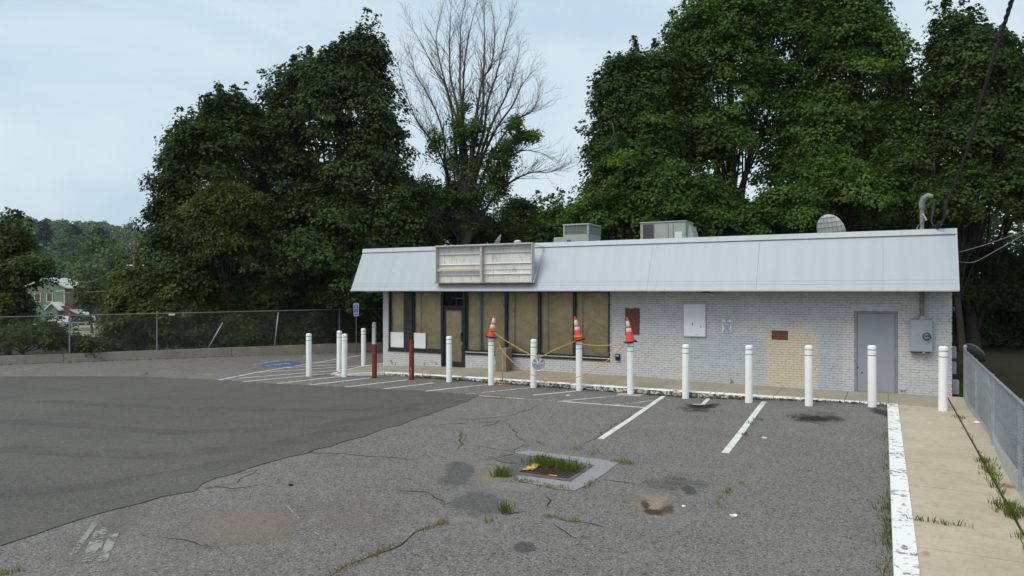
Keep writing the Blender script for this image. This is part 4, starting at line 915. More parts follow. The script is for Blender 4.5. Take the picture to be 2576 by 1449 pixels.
# notice board
p0 = onY(1718.6, 763, FY); p1 = onY(1776.6, 848, FY)
nb_ = empty('notice_board', (p0.x, FY, p1.z), 'blank white wall board in a thin metal frame', 'board')
b = MB(); b.box((p0.x + 0.025, FY - 0.035, p1.z + 0.025), (p1.x - 0.025, FY - 0.004, p0.z - 0.025)); b.build('panel', M['board_white'], nb_)
b = MB()
for a, c in (((p0.x, p1.z), (p1.x, p1.z + 0.025)), ((p0.x, p0.z - 0.025), (p1.x, p0.z)), ((p0.x, p1.z + 0.025), (p0.x + 0.025, p0.z - 0.025)), ((p1.x - 0.025, p1.z + 0.025), (p1.x, p0.z - 0.025))): b.box((a[0], FY - 0.05, a[1]), (c[0], FY - 0.002, c[1]))
b.build('frame', M['board_frame'], nb_)
for (dx, dz, w, h) in ((0.27, 0.36, 0.04, 0.09), (0.52, 0.29, 0.03, 0.06), (0.36, 0.06, 0.12, 0.012)):
    b = MB(); x, z = p0.x + dx, p1.z + dz; b.prism([(x, FY - 0.0355, z), (x + w * 0.3, FY - 0.0355, z - h * 0.4), (x + w, FY - 0.0355, z + h * 0.5), (x + w * 0.2, FY - 0.0355, z + h * 0.6)], (0, -0.001, 0)); b.build('torn_mark', M['joint'], nb_)
# no loitering sign
p0 = onY(1815, 802, FY); p1 = onY(1841.7, 838, FY); cx, cz = (p0.x + p1.x) / 2, (p0.z + p1.z) / 2; hw, hh = (p1.x - p0.x) / 2, (p0.z - p1.z) / 2
ns = empty('no_loitering_sign', (cx, FY - 0.02, cz), 'small white NO LOITERING sign with dark blue letters on the brick', 'sign')
def rrect(hw, hh, r, y):
    return [(sx * (hw - r) + r * cos(a), y, sz * (hh - r) + r * sin(a)) for sx, sz, a0 in ((1, 1, 0), (-1, 1, pi / 2), (-1, -1, pi), (1, -1, 1.5 * pi)) for a in (a0, a0 + pi / 4, a0 + pi / 2)]
b = MB(); b.prism(rrect(hw, hh, 0.04, 0), (0, 0.008, 0)); b.build('plate', M['sign_white'], ns, world=False)
b = MB(); o1 = rrect(hw - 0.008, hh - 0.008, 0.035, -0.001); i1 = rrect(hw - 0.014, hh - 0.014, 0.03, -0.001); n = len(o1)
for k in range(n): b.poly([o1[k], o1[(k + 1) % n], i1[(k + 1) % n], i1[k]])
b.build('border', M['ink_blue'], ns, world=False)
for k, (t, s, sh, w) in enumerate((('NO', 0.095, 0, 0.28), ('LOITERING', 0.085, 0, 0.86), ('POLICE', 0.085, 0.25, 0.66), ('TAKE', 0.085, 0.25, 0.46), ('NOTICE', 0.085, 0.25, 0.68))):
    text(t, s, (0, -0.0025, hh * (0.78, 0.40, -0.06, -0.40, -0.74)[k]), M['ink_blue'], ns, shear=sh, bold=0.0012, fit=hw * 2 * w)
b = MB(); b.box((-hw * 0.8, -0.002, hh * 0.15), (hw * 0.8, -0.0005, hh * 0.18)); b.build('rule', M['ink_blue'], ns, world=False)
# meter cabinet and conduit mast
p0 = onY(2288.5, 803, FY); p1 = onY(2346, 888, FY)
mc = empty('meter_cabinet', (p0.x, FY, p1.z), 'grey electric meter cabinet with a round glass meter', 'meter')
b = MB(); b.bevbox((p0.x, FY - 0.2, p1.z + 0.03), (p1.x, FY - 0.004, p0.z), 0.012); b.build('box', M['meter_grey'], mc)
b = MB(); b.bevbox((p0.x + 0.012, FY - 0.212, p1.z + 0.045), (p1.x - 0.012, FY - 0.2, p0.z - 0.012), 0.004); b.build('cover', M['meter_grey'], mc)
b = MB(); b.box((p0.x + 0.02, FY - 0.18, p1.z), (p1.x - 0.06, FY - 0.006, p1.z + 0.028)); b.build('bottom_lip', M['rust_steel'], mc)
mp = onY(2331, 846, FY - 0.2); T = Matrix.Translation((mp.x, FY - 0.212, mp.z)) @ Matrix.Rotation(pi / 2, 4, 'X')
b = MB(); b.lathe([(0.095, 0), (0.095, 0.03), (0.085, 0.03)], 24, T); b.build('meter_ring', M['hvac_dark'], mc, smooth='auto')
b = MB(); b.lathe([(0.083, 0.02), (0.083, 0.09), (0.07, 0.11), (0, 0.112)], 24, T); b.build('meter_glass', M['glass'], mc, smooth='auto')
b = MB(); b.lathe([(0.075, 0.01), (0.075, 0.035), (0, 0.035)], 24, T); md = b.build('meter_dial', plain('dial', (0.32, 0.34, 0.32), 0.5), mc)
b = MB(); b.box((mp.x - 0.045, FY - 0.255, mp.z - 0.005), (mp.x + 0.045, FY - 0.249, mp.z + 0.025)); b.build('display', M['rubber'], mc)
b = MB(); b.bevbox((p0.x + 0.28, FY - 0.205, p1.z - 0.015), (p0.x + 0.34, FY - 0.17, p1.z + 0.03), 0.005); b.build('latch', M['galv'], mc)
mx = onY(2319, 760, FY).x; my = FY - 0.075; zt = onY(2322, 523, my).z; MASTZ = zt
ms_ = empty('service_mast', (mx, my, p0.z), 'grey conduit mast with curved weatherhead rising through the roof edge', 'mast')
b = MB(); b.tube([(mx, my, p0.z), (mx, my, zt)], 0.05, 14); b.build('conduit', M['meter_dull'], ms_, smooth='auto')
b = MB(); b.lathe([(0.085, 0), (0.085, 0.06), (0.052, 0.1)], 14, Matrix.Translation((mx, my, p0.z - 0.001))); b.build('hub', M['galv'], ms_, smooth='auto')
b = MB(); b.tube([(mx, my, zt - 0.02), (mx + 0.0, my, zt + 0.12), (mx + 0.05, my - 0.02, zt + 0.24), (mx + 0.14, my - 0.05, zt + 0.3), (mx + 0.24, my - 0.08, zt + 0.27)], [0.065, 0.075, 0.085, 0.075, 0.045], 12); b.build('weatherhead', M['meter_dull'], ms_, smooth='auto')
b = MB(); b.tube([(mx + 0.01, my - 0.06, zt - 0.15), (mx + 0.1, my - 0.08, zt - 0.33)], 0.02, 6); b.build('insulator', M['dish'], ms_)
for k in range(3):
    b = MB(); b.tube([(mx + 0.2, my - 0.07, zt + 0.25 - 0.01 * k), (mx + 0.25 + 0.02 * k, my - 0.07, zt + 0.1), (mx + 0.2, my - 0.1, zt - 0.3 - 0.05 * k), (mx + 0.24 + 0.05 * k, my - 0.15, zt - 0.5 - 0.04 * k), (mx + 0.4, my - 0.25, zt - 0.42 - 0.05 * k), (mx + 0.47, my - 0.3, zt - 0.3)], 0.011, 6); b.build('drip_loop', M['cable'], ms_)
for k in range(2):
    b = MB(); b.tube([(mx + 0.1, my - 0.06, zt - 0.3), (mx - 0.08, my - 0.04, zt - 0.45), (mx - 0.17 + 0.05 * k, my - 0.03, zt - 0.62), (mx - 0.12 + 0.05 * k, my, zt - 0.8)], 0.009, 6); b.build('drip_loop', M['wire_light'], ms_)
# black box beside the window and conduit
p0 = onY(1550, 890, FY); p1 = onY(1560.3, 906, FY)
bx_ = empty('outlet_box', (p0.x, FY, p1.z), 'small black weatherproof box low on the wall beside the window', 'outlet box')
b = MB(); b.bevbox((p0.x, FY - 0.09, p1.z), (p1.x, FY - 0.003, p0.z), 0.01); b.build('box', M['rubber'], bx_)
b = MB(); b.box((p0.x + 0.02, FY - 0.095, p0.z - 0.07), (p1.x - 0.02, FY - 0.0905, p0.z - 0.03)); b.build('pale_label', M['board_frame'], bx_)
b = MB(); b.tube([(p0.x, FY - 0.03, p1.z + 0.08), (p0.x - 0.08, FY - 0.02, p1.z + 0.1), (W2b + 0.05, FY - 0.015, p1.z + 0.25), (W2b + 0.05, FY - 0.015, 2.68)], 0.009, 6); b.build('cable_run', M['board_frame'], bx_)
# flood light under the soffit
p0 = onY(1781, 739, FY - 0.25)
fd = empty('flood_light', (p0.x, FY - 0.25, 2.7), 'small dirty floodlight hanging under the soffit above the board', 'light')
b = MB(); b.bevbox((p0.x - 0.16, FY - 0.36, 2.64), (p0.x + 0.02, FY - 0.1, 2.695), 0.012, Matrix.Translation((0, 0, 0))); b.build('housing', M['frame_bronze'], fd)
b = MB(); b.bevbox((-0.13, -0.06, -0.025), (0.13, 0.06, 0.02), 0.01, Matrix.Translation((p0.x + 0.03, FY - 0.25, 2.61)) @ Matrix.Rotation(0.25, 4, 'Y')); b.build('lamp_head', M['dish'], fd)
b = MB(); b.tube([(p0.x + 0.12, FY - 0.25, 2.69), (p0.x + 0.1, FY - 0.25, 2.56)], 0.018, 6); b.build('arm', M['cream_bar'], fd)
# soffit light at the left end
p0 = onY(934, 735, 20.75); sf = empty('soffit_light', (p0.x, 20.75, 2.69), 'flat pale light fixture under the left end of the roof', 'light')
b = MB(); b.bevbox((p0.x - 0.22, 20.6, 2.655), (p0.x + 0.22, 20.9, 2.7), 0.01); b.build('casing', M['dish'], sf); b = MB(); b.bevbox((p0.x - 0.18, 20.64, 2.64), (p0.x + 0.18, 20.86, 2.654), 0.006); b.build('lens', M['white_panel'], sf)
# boxes on the right-hand side wall
sb_ = empty('utility_boxes', (1.44, 21.6, 0.5), 'pale utility boxes fixed to the shaded right side wall', 'utility box')
for z0, z1, d in ((0.95, 1.25, 0.11), (0.55, 0.85, 0.11), (0.02, 0.38, 0.17)):
    b = MB(); b.bevbox((1.434, 21.45, z0), (1.44 + d, 21.75, z1), 0.01); b.build('box', M['meter_grey'], sb_)

# ------------------------------------------------------------------ roof top equipment
RZ = 3.25
def hv(x, y, Y=24.6): return onY(*c8(x, y), Y)
p0 = hv(351, 437); p1 = hv(650, 437)
u1 = empty('rooftop_air_conditioner', (p0.x, 24.6, RZ), 'grey green rooftop air conditioner with slatted coil guards', 'air conditioner', 'rooftop units')
x0, x1, zt = p0.x, p1.x, p0.z - 0.02; dep = 1.25; zm = hv(400, 567).z
b = MB(); b.bevbox((x0, 24.6, RZ), (x1, 24.6 + dep, zm), 0.015); b.build('lower_case', M['hvac'], u1)
b = MB(); b.bevbox((x0 - 0.02, 24.58, zt - 0.06), (x1 + 0.02, 24.62 + dep, zt), 0.012); b.build('lid', M['hvac'], u1)
b = MB(); b.box((x0 + 0.06, 24.66, zm), (x1 - 0.06, 24.54 + dep, zt - 0.06)); b.build('coil', M['coil'], u1)
for (xx, yy) in ((x0, 24.6), (x1 - 0.07, 24.6), (x0, 24.53 + dep), (x1 - 0.07, 24.53 + dep)):
    b = MB(); b.box((xx, yy, zm), (xx + 0.07, yy + 0.07, zt - 0.06)); b.build('corner_post', M['hvac'], u1)
for k in range(11):
    xx = x0 + 0.07 + (x1 - x0 - 0.14) * (k + 0.5) / 11; b = MB(); b.box((xx - 0.012, 24.615, zm + 0.002), (xx + 0.012, 24.64, zt - 0.062)); b.build('slat', M['hvac'], u1)
for k in range(11):
    yy = 24.67 + (dep - 0.14) * (k + 0.5) / 11; b = MB(); b.box((x1 - 0.04, yy - 0.012, zm + 0.002), (x1 - 0.015, yy + 0.012, zt - 0.062)); b.build('slat', M['hvac'], u1)
b = MB(); lx = hv(220, 600); b.bevbox((lx.x, 24.75, RZ), (x0 - 0.001, 24.5 + dep, hv(350, 590).z), 0.012); b.build('side_case', M['hvac'], u1)
b = MB(); q = hv(418, 637); b.box((q.x - 0.08, 24.594, q.z - 0.03), (q.x + 0.08, 24.5985, q.z + 0.035)); b.build('blue_label', M['sign_blue'], u1)
p0 = hv(1257, 425); p1 = hv(1790, 400)
u2 = empty('rooftop_air_handler', (p0.x, 24.6, RZ), 'larger pale grey rooftop air handler with a sloped intake hood', 'air conditioner', 'rooftop units')
x0, x1, zt = p0.x, p1.x, p1.z; 
b = MB(); b.bevbox((x0, 24.6, RZ), (x1, 25.7, zt - 0.03), 0.015); b.build('case', M['hvac'], u2)
b = MB(); b.bevbox((x0 - 0.02, 24.57, zt - 0.03), (x1 + 0.02, 25.73, zt + 0.012), 0.01); b.build('lid', M['hvac'], u2)
b = MB(); q0 = hv(1288, 437).x; q1 = hv(1412, 437).x; b.box((q0, 24.588, RZ), (q1, 24.5985, zt - 0.07)); b.build('coil_panel', M['hvac_dark'], u2)
for xx in (hv(1420, 437).x, hv(1585, 540).x, hv(1645, 460).x):
    b = MB(); b.box((xx - 0.006, 24.591, RZ), (xx + 0.006, 24.5988, zt - 0.08)); b.build('panel_seam', M['hvac_dark'], u2)
b = MB(); q0 = hv(1655, 530); q1 = hv(1748, 600); b.prism([(q0.x, 24.58, RZ), (q1.x, 24.58, RZ), (q1.x, 24.585, q0.z), (q0.x + 0.03, 24.585, q0.z)], (0, 0.01, 0)); b.build('access_panel', M['white_panel'], u2)
b = MB(); b.prism([(x1 + 0.001, 24.75, RZ), (x1 + 0.62, 24.75, RZ), (x1 + 0.12, 24.75, zt - 0.15), (x1 + 0.001, 24.75, zt - 0.13)], (0, 0.8, 0)); b.build('intake_hood', M['hvac'], u2)
# dishes
def dish(name, label, c, r, aim, mat, grid=False, pole=None, back=False, dk=0.28):
    e = empty(name, c, label, 'dish', 'satellite dishes'); z = Vector(aim).normalized(); R = z.to_track_quat('Z', 'Y').to_matrix().to_4x4()
    b = MB(); pr = [(r * k / 7, dk * r * (k / 7) ** 2) for k in range(8)]
    b.lathe(pr, 28, R); b.lathe([(r, dk * r), (r * 1.012, (dk - 0.01) * r), (r * 1.0, (dk - 0.025) * r)] , 28, R)
    b2 = [(q * 0.999, h - 0.012) for q, h in pr][::-1]; b.lathe(b2, 28, R); b.build('reflector', mat, e, smooth=True, world=False)
    if grid:
        for k in range(-3, 4):
            for sw in (0, 1):
                pts = []
                for q in range(9):
                    a = k / 3.6 * r; m_ = sqrt(max(0, r * r - a * a)) * 0.97; t = -m_ + 2 * m_ * q / 8; x, y = (a, t) if sw else (t, a)
                    h = dk * r * ((x * x + y * y) / (r * r)); pts.append(R @ Vector((x, y, h - 0.017 if back else h + 0.004)))
                b = MB(); b.tube(pts, 0.0085, 5); b.build('rib', M['seam'], e, world=False)
    else:
        for k in range(12):
            a = 2 * pi * k / 12; pts = [R @ Vector((q * cos(a), q * sin(a), dk * q * q / r + 0.004)) for q in (0.1 * r, 0.4 * r, 0.7 * r, 0.97 * r)]; b = MB(); b.tube(pts, 0.005, 4); b.build('rib', M['seam'], e, world=False)
        b = MB(); b.tube([R @ Vector((0, -r * 0.95, 0.26 * r)), R @ Vector((0, -0.25 * r, 0.95 * r))], 0.012, 5); b.build('feed_arm', mat, e, world=False)
    if pole: b = MB(); b.tube([(0, 0, 0), (0, 0, pole - c[2])], 0.025, 8); b.build('pole', M['galv'], e, world=False)
    return e
dish('satellite_dish', 'round satellite dish with gridded back above the right roof edge', at(2087, 583, 20.5), 0.50, (0.58, 0.74, 0.30), M['dish'], True, 3.0, True, 0.13)
dish('satellite_dish', 'small ribbed satellite dish just behind the sign cabinet', at(1252, 618, 25.5), 0.40, (-0.62, -0.28, 0.42), M['dish'], False, 3.0)
dish('satellite_dish', 'dark satellite dish in the shade beyond the grey fence', at(2447, 892, 24.0), 0.40, (0.5, 0.4, 0.45), M['dish_dark'], False, -0.3)
e = empty('roof_vent', at(1302, 611, 26), 'small white vent on the roof behind the sign cabinet', 'vent'); b = MB(); b.lathe([(0.05, -0.35), (0.05, 0.0), (0.13, 0.0), (0.14, 0.06), (0.05, 0.1), (0, 0.1)], 14); b.build('cap', M['white_panel'], e, smooth='auto', world=False)
b = MB(); b.lathe([(0.09, -0.4), (0.07, -0.3), (0.055, -0.3)], 14); b.build('flashing', M['galv'], e, smooth='auto', world=False)

# ------------------------------------------------------------------ overhead cables
def helix(path, r0, turns_per_m, k, phase, step=0.05):
    path = densify([Vector(p) for p in path], step); out = []; s = 0
    for i, p in enumerate(path):
        t = (path[min(i + 1, len(path) - 1)] - path[max(i - 1, 0)]).normalized(); e1 = t.cross(Vector((0.3, 0.2, 1))).normalized(); e2 = t.cross(e1)
        if i: s += (p - path[i - 1]).length
        a = 2 * pi * s * turns_per_m + phase; out.append(p + (e1 * cos(a) + e2 * sin(a)) * r0)
    return out
def spline(pts, n=8):
    pts = [Vector(p) for p in pts]; P = [pts[0]] + pts + [pts[-1]]; out = []
    for i in range(1, len(P) - 2):
        for k in range(n):
            t = k / n; a, b_, c, d = P[i - 1], P[i], P[i + 1], P[i + 2]
            out.append(0.5 * ((2 * b_) + (c - a) * t + (2 * a - 5 * b_ + 4 * c - d) * t * t + (3 * b_ - a - 3 * c + d) * t ** 3))
    return out + [pts[-1]]
sc_path = spline([(mx + 0.47, my - 0.3, MASTZ - 0.3), at(2380, 515, 17.2), at(2405, 455, 16.0), at(2440, 355, 14.2), at(2482, 205, 12.0), at(2520, 80, 10.2), at(2545, 0, 9.2), at(2590, -150, 7.6), at(2660, -420, 5.5)])
sc_ = empty('service_cable', sc_path[0], 'thick twisted power cable dropping from the upper right to the mast', 'cable')
for k in range(3):
    b = MB(); b.tube(helix(sc_path, 0.017, 1.3, 3, k * 2.1), 0.0145, 6); b.build('strand', M['cable'], sc_)
for lab, pts in (('upper thin telephone wire leaving the right end of the roof', [at(2411, 635, 17.9), at(2490, 612, 17.6), at(2620, 565, 17)]), ('lower sagging telephone wire leaving the right end of the roof', [at(2411, 658, 17.9), at(2450, 659, 17.7), at(2510, 628, 17.4), at(2620, 565, 17)])):
    b = MB(); b.tube(spline(pts), 0.008, 5); tag(b.build('telephone_wire', M['wire_light']), lab, 'wire')

# ------------------------------------------------------------------ bollards
BR, BHH = 0.093, 1.45
def mk_bollard():
    e = empty('bollard', (0, 0, 0)); R, H = BR, BHH
    b = MB(); b.lathe([(R, -0.05), (R, H - 0.05), (R * 0.96, H - 0.025), (R * 0.82, H - 0.008), (R * 0.5, H), (0, H + 0.002)], 24); b.build('post', M['bollard'], e, smooth='auto', world=False)
    for z in (H - 0.105, H - 0.235): b = MB(); b.lathe([(R + 0.0005, z - 0.008), (R + 0.003, z - 0.006), (R + 0.003, z + 0.006), (R + 0.0005, z + 0.008)], 24); b.build('band', M['band'], e, smooth=True, world=False)
    return e
BOL = [('A', 777.2, 946.5, 'white bollard with green bands standing alone on the white hatched stripes'),
       ('B', 853.5, 932.6, 'white bollard with green bands directly behind another at the walkway nose'),
       ('C', 866.5, 948, 'white bollard with green bands in front at the walkway nose corner'),
       ('D', 915, 920.4, 'white bollard with green bands left of the building corner'),
       ('E', 941, 889, 'farthest white bollard with green bands, rising behind a short red bollard'),
       ('F', 1130, 960.5, 'white bollard with green bands in front of the store door'),
       ('G', 1235.5, 968.4, 'white bollard capped by the right-leaning cone wrapped in yellow rope'),
       ('H', 1342, 975.2, 'white bollard with the silver hubcap hanging against it'),
       ('I', 1457, 982.5, 'white bollard capped by the middle traffic cone'),
       ('J', 1586, 992.7, 'white bollard on a square concrete footing capped by a cone'),
       ('K', 1724.6, 1002, 'white bollard with green bands in front of the blank white wall board'),
       ('L', 1884, 1012.8, 'white bollard with green bands left of the cream paint patch'),
       ('M', 2035, 1020.7, 'white bollard with green bands in front of the cream paint patch'),
       ('N', 2194, 1023.6, 'white bollard with green bands in front of the grey steel door'),
       ('O', 2372, 1033.5, 'white bollard on the concrete path at the right end of the building')]
proto = mk_bollard(); parts_ = list(proto.children); BP = {}
for i, (k, u, v, lab) in enumerate(BOL):
    if i == 0: o = proto
    else:
        o = proto.copy(); col.objects.link(o)
        for ch in parts_: c_ = ch.copy(); col.objects.link(c_); c_.parent = o
    p = onlot(u, v, 0, (lambda x, y: 0.0) if k == 'O' else zl); o.location = p; BP[k] = p; o.rotation_euler = (rnd.uniform(-0.006, 0.006), rnd.uniform(-0.006, 0.006), rnd.uniform(0, 6))
    tag(o, lab, 'bollard', 'white bollards')
    b = MB()
    for _ in range(4):
        a0 = rnd.uniform(0, 6.28); z0_ = rnd.uniform(0.05, 0.55); wv = rnd.uniform(0.05, 0.3); hv2 = rnd.uniform(0.004, 0.014); rr = BR + 0.0012
        b.faces([(rr * cos(q), rr * sin(q), z0_ + dz_) for q, dz_ in ((a0, 0), (a0 + wv, hv2 * 0.3), (a0 + wv * 0.9, hv2), (a0 + 0.02, hv2 * 0.7))], [(0, 1, 2, 3)])
    b.build('scuff_mark', M['board_frame'], o, world=False)
for u, v, h, lab in ((942, 951, 1.12, 'short rusty red steel bollard in front of the far white bollard'), (1035.5, 955, 1.3, 'taller red steel bollard with scraped paint left of the store door')):
    p = onlot(u, v); e = empty('red_bollard', p, lab, 'bollard', 'red bollards'); b = MB(); b.lathe([(0.083, -0.05), (0.083, h - 0.008), (0.074, h), (0.07, h), (0.068, h - 0.05), (0, h - 0.05)], 20); b.build('pipe', M['red_steel'], e, smooth='auto', world=False)
    b = MB(); b.lathe([(0.086, -0.02), (0.086, 0.05), (0.0835, 0.065)], 20); b.build('rusty_foot', M['rust_steel'], e, smooth='auto', world=False)
    if u > 1000:
        b = MB(); ang = -2.0
        for k, (z, h2, da) in enumerate(((0.33, 0.1, 0), (0.23, 0.06, 0.12), (0.16, 0.05, -0.2))):
            a0 = -1.35 + da; b.faces([(0.0845 * cos(a), 0.0845 * sin(a), zz) for a, zz in ((a0, z), (a0 + 0.14, z - h2 * 0.3), (a0 + 0.2, z + h2 * 0.5), (a0 + 0.06, z + h2))], [(0, 1, 2, 3)])
        b.build('paint_chip', M['cabinet'], e, world=False)
p = BP['J']; ft = empty('concrete_footing', p, 'square pale concrete footing under the right coned bollard', 'footing')
b = MB(); b.bevbox((-0.34, -0.22, -0.1), (0.34, 0.27, 0.012), 0.01); b.build('pad', M['slab'], ft, world=False); b = MB(); b.lathe([(0.125, 0.012), (0.12, 0.02), (0.09, 0.022)], 18); b.build('collar', M['wall_concrete'], ft, smooth=True, world=False)

# ------------------------------------------------------------------ cones, ropes, hubcap
def cone(k, lean, lab):
    p = BP[k] + V3(0, 0, BHH - 0.004); e = empty('traffic_cone', p, lab, 'cone', 'orange traffic cones')
    s = lean; e.rotation_euler = (Matrix.Rotation(A, 3, 'Z') @ Matrix.Rotation(s, 3, 'Y') @ Matrix.Rotation(-A + 0.5, 3, 'Z')).to_euler()
    e.location = p + Vector((0, 0, 0.012 + abs(sin(lean)) * 0.0))
    b = MB(); b.bevbox((-0.175, -0.175, 0.0), (0.175, 0.175, 0.035), 0.012); b.build('base', M['rubber'], e, world=False)
    b = MB(); b.lathe([(0.135, 0.036), (0.13, 0.055), (0.118, 0.07), (0.03, 0.68), (0.027, 0.70), (0.0, 0.705)], 24); b.build('body', M['cone_orange'], e, smooth='auto', world=False)
    rr = lambda z: 0.118 - (z - 0.07) / 0.61 * 0.088 + 0.002
    for z0, z1 in ((0.30, 0.40), (0.45, 0.60)):
        b = MB(); b.lathe([(rr(z0), z0), (rr(z0) + 0.001, z0 + 0.003), (rr(z1), z1)], 24); b.build('reflective_collar', M['cone_collar'], e, smooth=True, world=False)
    return e
cG = cone('G', 0.15, 'orange traffic cone leaning right, wound with yellow rope at mid height')
cI = cone('I', -0.18, 'orange traffic cone leaning left, wound with rope just above its base')
cJ = cone('J', -0.14, 'rightmost orange traffic cone, in front of the bare red brick patch')
def P9(x, y, t): return at(*c9(x, y), t)
def rope(lab, pts, coils=()):
    path_ = spline(pts, 6); e = empty('yellow_rope', path_[0], lab, 'rope', 'yellow ropes')
    for ph in (0, pi):
        b = MB(); b.tube(helix(path_, 0.0075, 9.0, 2, ph, 0.022), 0.0085, 5); b.build('strand', M['rope'], e, smooth=True)
    for (ce, zs, wob) in coils:
        for z in zs:
            rr = 0.118 - (z - 0.07) / 0.61 * 0.088 + 0.014; pts = [Vector((rr * cos(a), rr * sin(a), z + wob * sin(a + z * 40))) for a in np.linspace(0, 2 * pi, 22)]
            Mx = Matrix.Translation(ce.location) @ ce.rotation_euler.to_matrix().to_4x4(); b = MB(); b.tube([Mx @ q for q in pts], 0.0125, 6); b.build('coil', M['rope_orange'], e, smooth=True)
tG, tH, tI, tJ = 21.37, 20.77, 20.17, 19.38
rope('upper yellow rope from the left cone past the hubcap to the middle cone', [P9(225, 345, tG - 0.1), P9(240, 370, tG - 0.12), P9(440, 500, 21.1), P9(640, 618, 20.85), P9(790, 695, 20.62), P9(890, 722, 20.5), P9(960, 715, 20.5), P9(1150, 615, 20.35), P9(1330, 540, 20.2), P9(1480, 478, tI - 0.12)],
     [(cG, (0.205, 0.235, 0.26, 0.285), 0.02), (cI, (0.085, 0.11, 0.135), 0.02)])
rope('long low yellow rope sagging from the left cone to the right cone', [P9(265, 470, tG - 0.15), P9(345, 620, 21.1), P9(470, 770, 20.95), P9(640, 900, 20.8), P9(800, 1000, 20.6), P9(1000, 1065, 20.45), P9(1200, 1085, 20.3), P9(1400, 1060, 20.15), P9(1580, 1010, 20.0), P9(1800, 890, 19.85), P9(2010, 750, 19.7), P9(2150, 620, 19.55), P9(2235, 535, tJ - 0.05)])
rope('short taut yellow rope between the middle and right cones', [P9(1560, 515, tI - 0.12), P9(1620, 535, 20.0), P9(1750, 545, 19.9), P9(1900, 550, 19.8), P9(2100, 537, 19.6), P9(2235, 522, tJ + 0.0)])
def gp(x, y): return onlot(*c9(x, y), 0.014)
rope('loose end of yellow rope hanging down and lying on the asphalt', [P9(348, 640, 21.1), P9(345, 800, 21.1), P9(345, 1000, 21.08), gp(345, 1108), gp(300, 1130), gp(235, 1135), gp(230, 1150), gp(400, 1140), gp(560, 1125), gp(640, 1140), gp(520, 1148), gp(420, 1118), gp(330, 1110), gp(260, 1145), gp(380, 1160), gp(480, 1140)])
hc = P9(905, 835, 20.47); Rh = Vector((0.16, -0.97, 0.12)).to_track_quat('Z', 'Y').to_matrix().to_4x4(); he = empty('hubcap', hc, 'silver seven spoke hubcap hanging from the rope by a bollard', 'hubcap')
r = 0.195; b = MB(); b.lathe([(r * 0.9, 0.03), (r * 0.96, 0.035), (r, 0.01), (r * 0.99, 0.0), (r * 0.9, 0.0), (r * 0.9, 0.03)], 32, Rh); b.build('rim', M['hubcap'], he, smooth='auto', world=False)
b = MB(); b.lathe([(r * 0.9, 0.006), (r * 0.2, 0.002), (0, 0.002)], 32, Rh); b.build('backing', M['hvac_dark'], he, world=False)
b = MB(); b.lathe([(r * 0.27, 0.01), (r * 0.24, 0.05), (0, 0.055)], 20, Rh); b.build('hub', M['hubcap'], he, smooth='auto', world=False)
for k in range(7):
    a = 2 * pi * k / 7 + 0.2; Rk = Rh @ Matrix.Rotation(a, 4, 'Z'); b = MB()
    b.faces([Rk @ Vector(q) for q in ((r * 0.2, -0.018, 0.045), (r * 0.2, 0.018, 0.045), (r * 0.92, 0.042, 0.03), (r * 0.92, -0.042, 0.03), (r * 0.2, -0.024, 0.01), (r * 0.2, 0.024, 0.01), (r * 0.92, 0.05, 0.008), (r * 0.92, -0.05, 0.008))], [(0, 3, 2, 1), (0, 4, 7, 3), (1, 2, 6, 5), (3, 7, 6, 2)]); b.build('spoke', M['hubcap'], he, world=False)

# ------------------------------------------------------------------ waste bin, blue sign, litter
q = onlot(*c1(1276, 1183), 0, zwalk); bx0 = q.x; by0 = q.y
q2 = onlot(*c1(1366, 1188), 0, zwalk); bw = q2.x - q.x
wb = empty('waste_bin', (bx0 + bw / 2, by0 + bw / 2, zwalk(bx0, by0) - 0.01), 'square exposed aggregate concrete waste bin below the windows', 'bin')
hh = 0.80; e_ = bw / 2
b = MB(); b.faces([(-e_ * 0.96, -e_ * 0.96, 0), (e_ * 0.96, -e_ * 0.96, 0), (e_ * 0.96, e_ * 0.96, 0), (-e_ * 0.96, e_ * 0.96, 0), (-e_, -e_, hh - 0.05), (e_, -e_, hh - 0.05), (e_, e_, hh - 0.05), (-e_, e_, hh - 0.05), (-e_ + 0.03, -e_ + 0.03, hh), (e_ - 0.03, -e_ + 0.03, hh), (e_ - 0.03, e_ - 0.03, hh), (-e_ + 0.03, e_ - 0.03, hh)],
                  [(0, 1, 5, 4), (1, 2, 6, 5), (2, 3, 7, 6), (3, 0, 4, 7), (4, 5, 9, 8), (5, 6, 10, 9), (6, 7, 11, 10), (7, 4, 8, 11), (8, 9, 10, 11)]); b.build('body', M['aggregate'], wb, world=False)
b = MB(); b.lathe([(e_ * 0.6, hh + 0.001), (e_ * 0.6, hh + 0.012), (e_ * 0.5, hh + 0.012), (e_ * 0.5, hh + 0.002), (0, hh + 0.002)], 20); b.build('opening_rim', M['rubber'], wb, smooth='auto', world=False)
tS = 31.2; sp = at(896, 779, tS); g0 = at(896, 868, tS)
bs = empty('accessible_parking_sign', (sp.x, sp.y, g0.z), 'blue reserved parking sign on a dark post by the far fence', 'sign', rz=A)
b = MB(); b.tube([(0, 0.02, -0.4), (0, 0.02, sp.z + 0.3 - g0.z)], 0.022, 6); b.build('post', M['wire_dark'], bs, world=False)
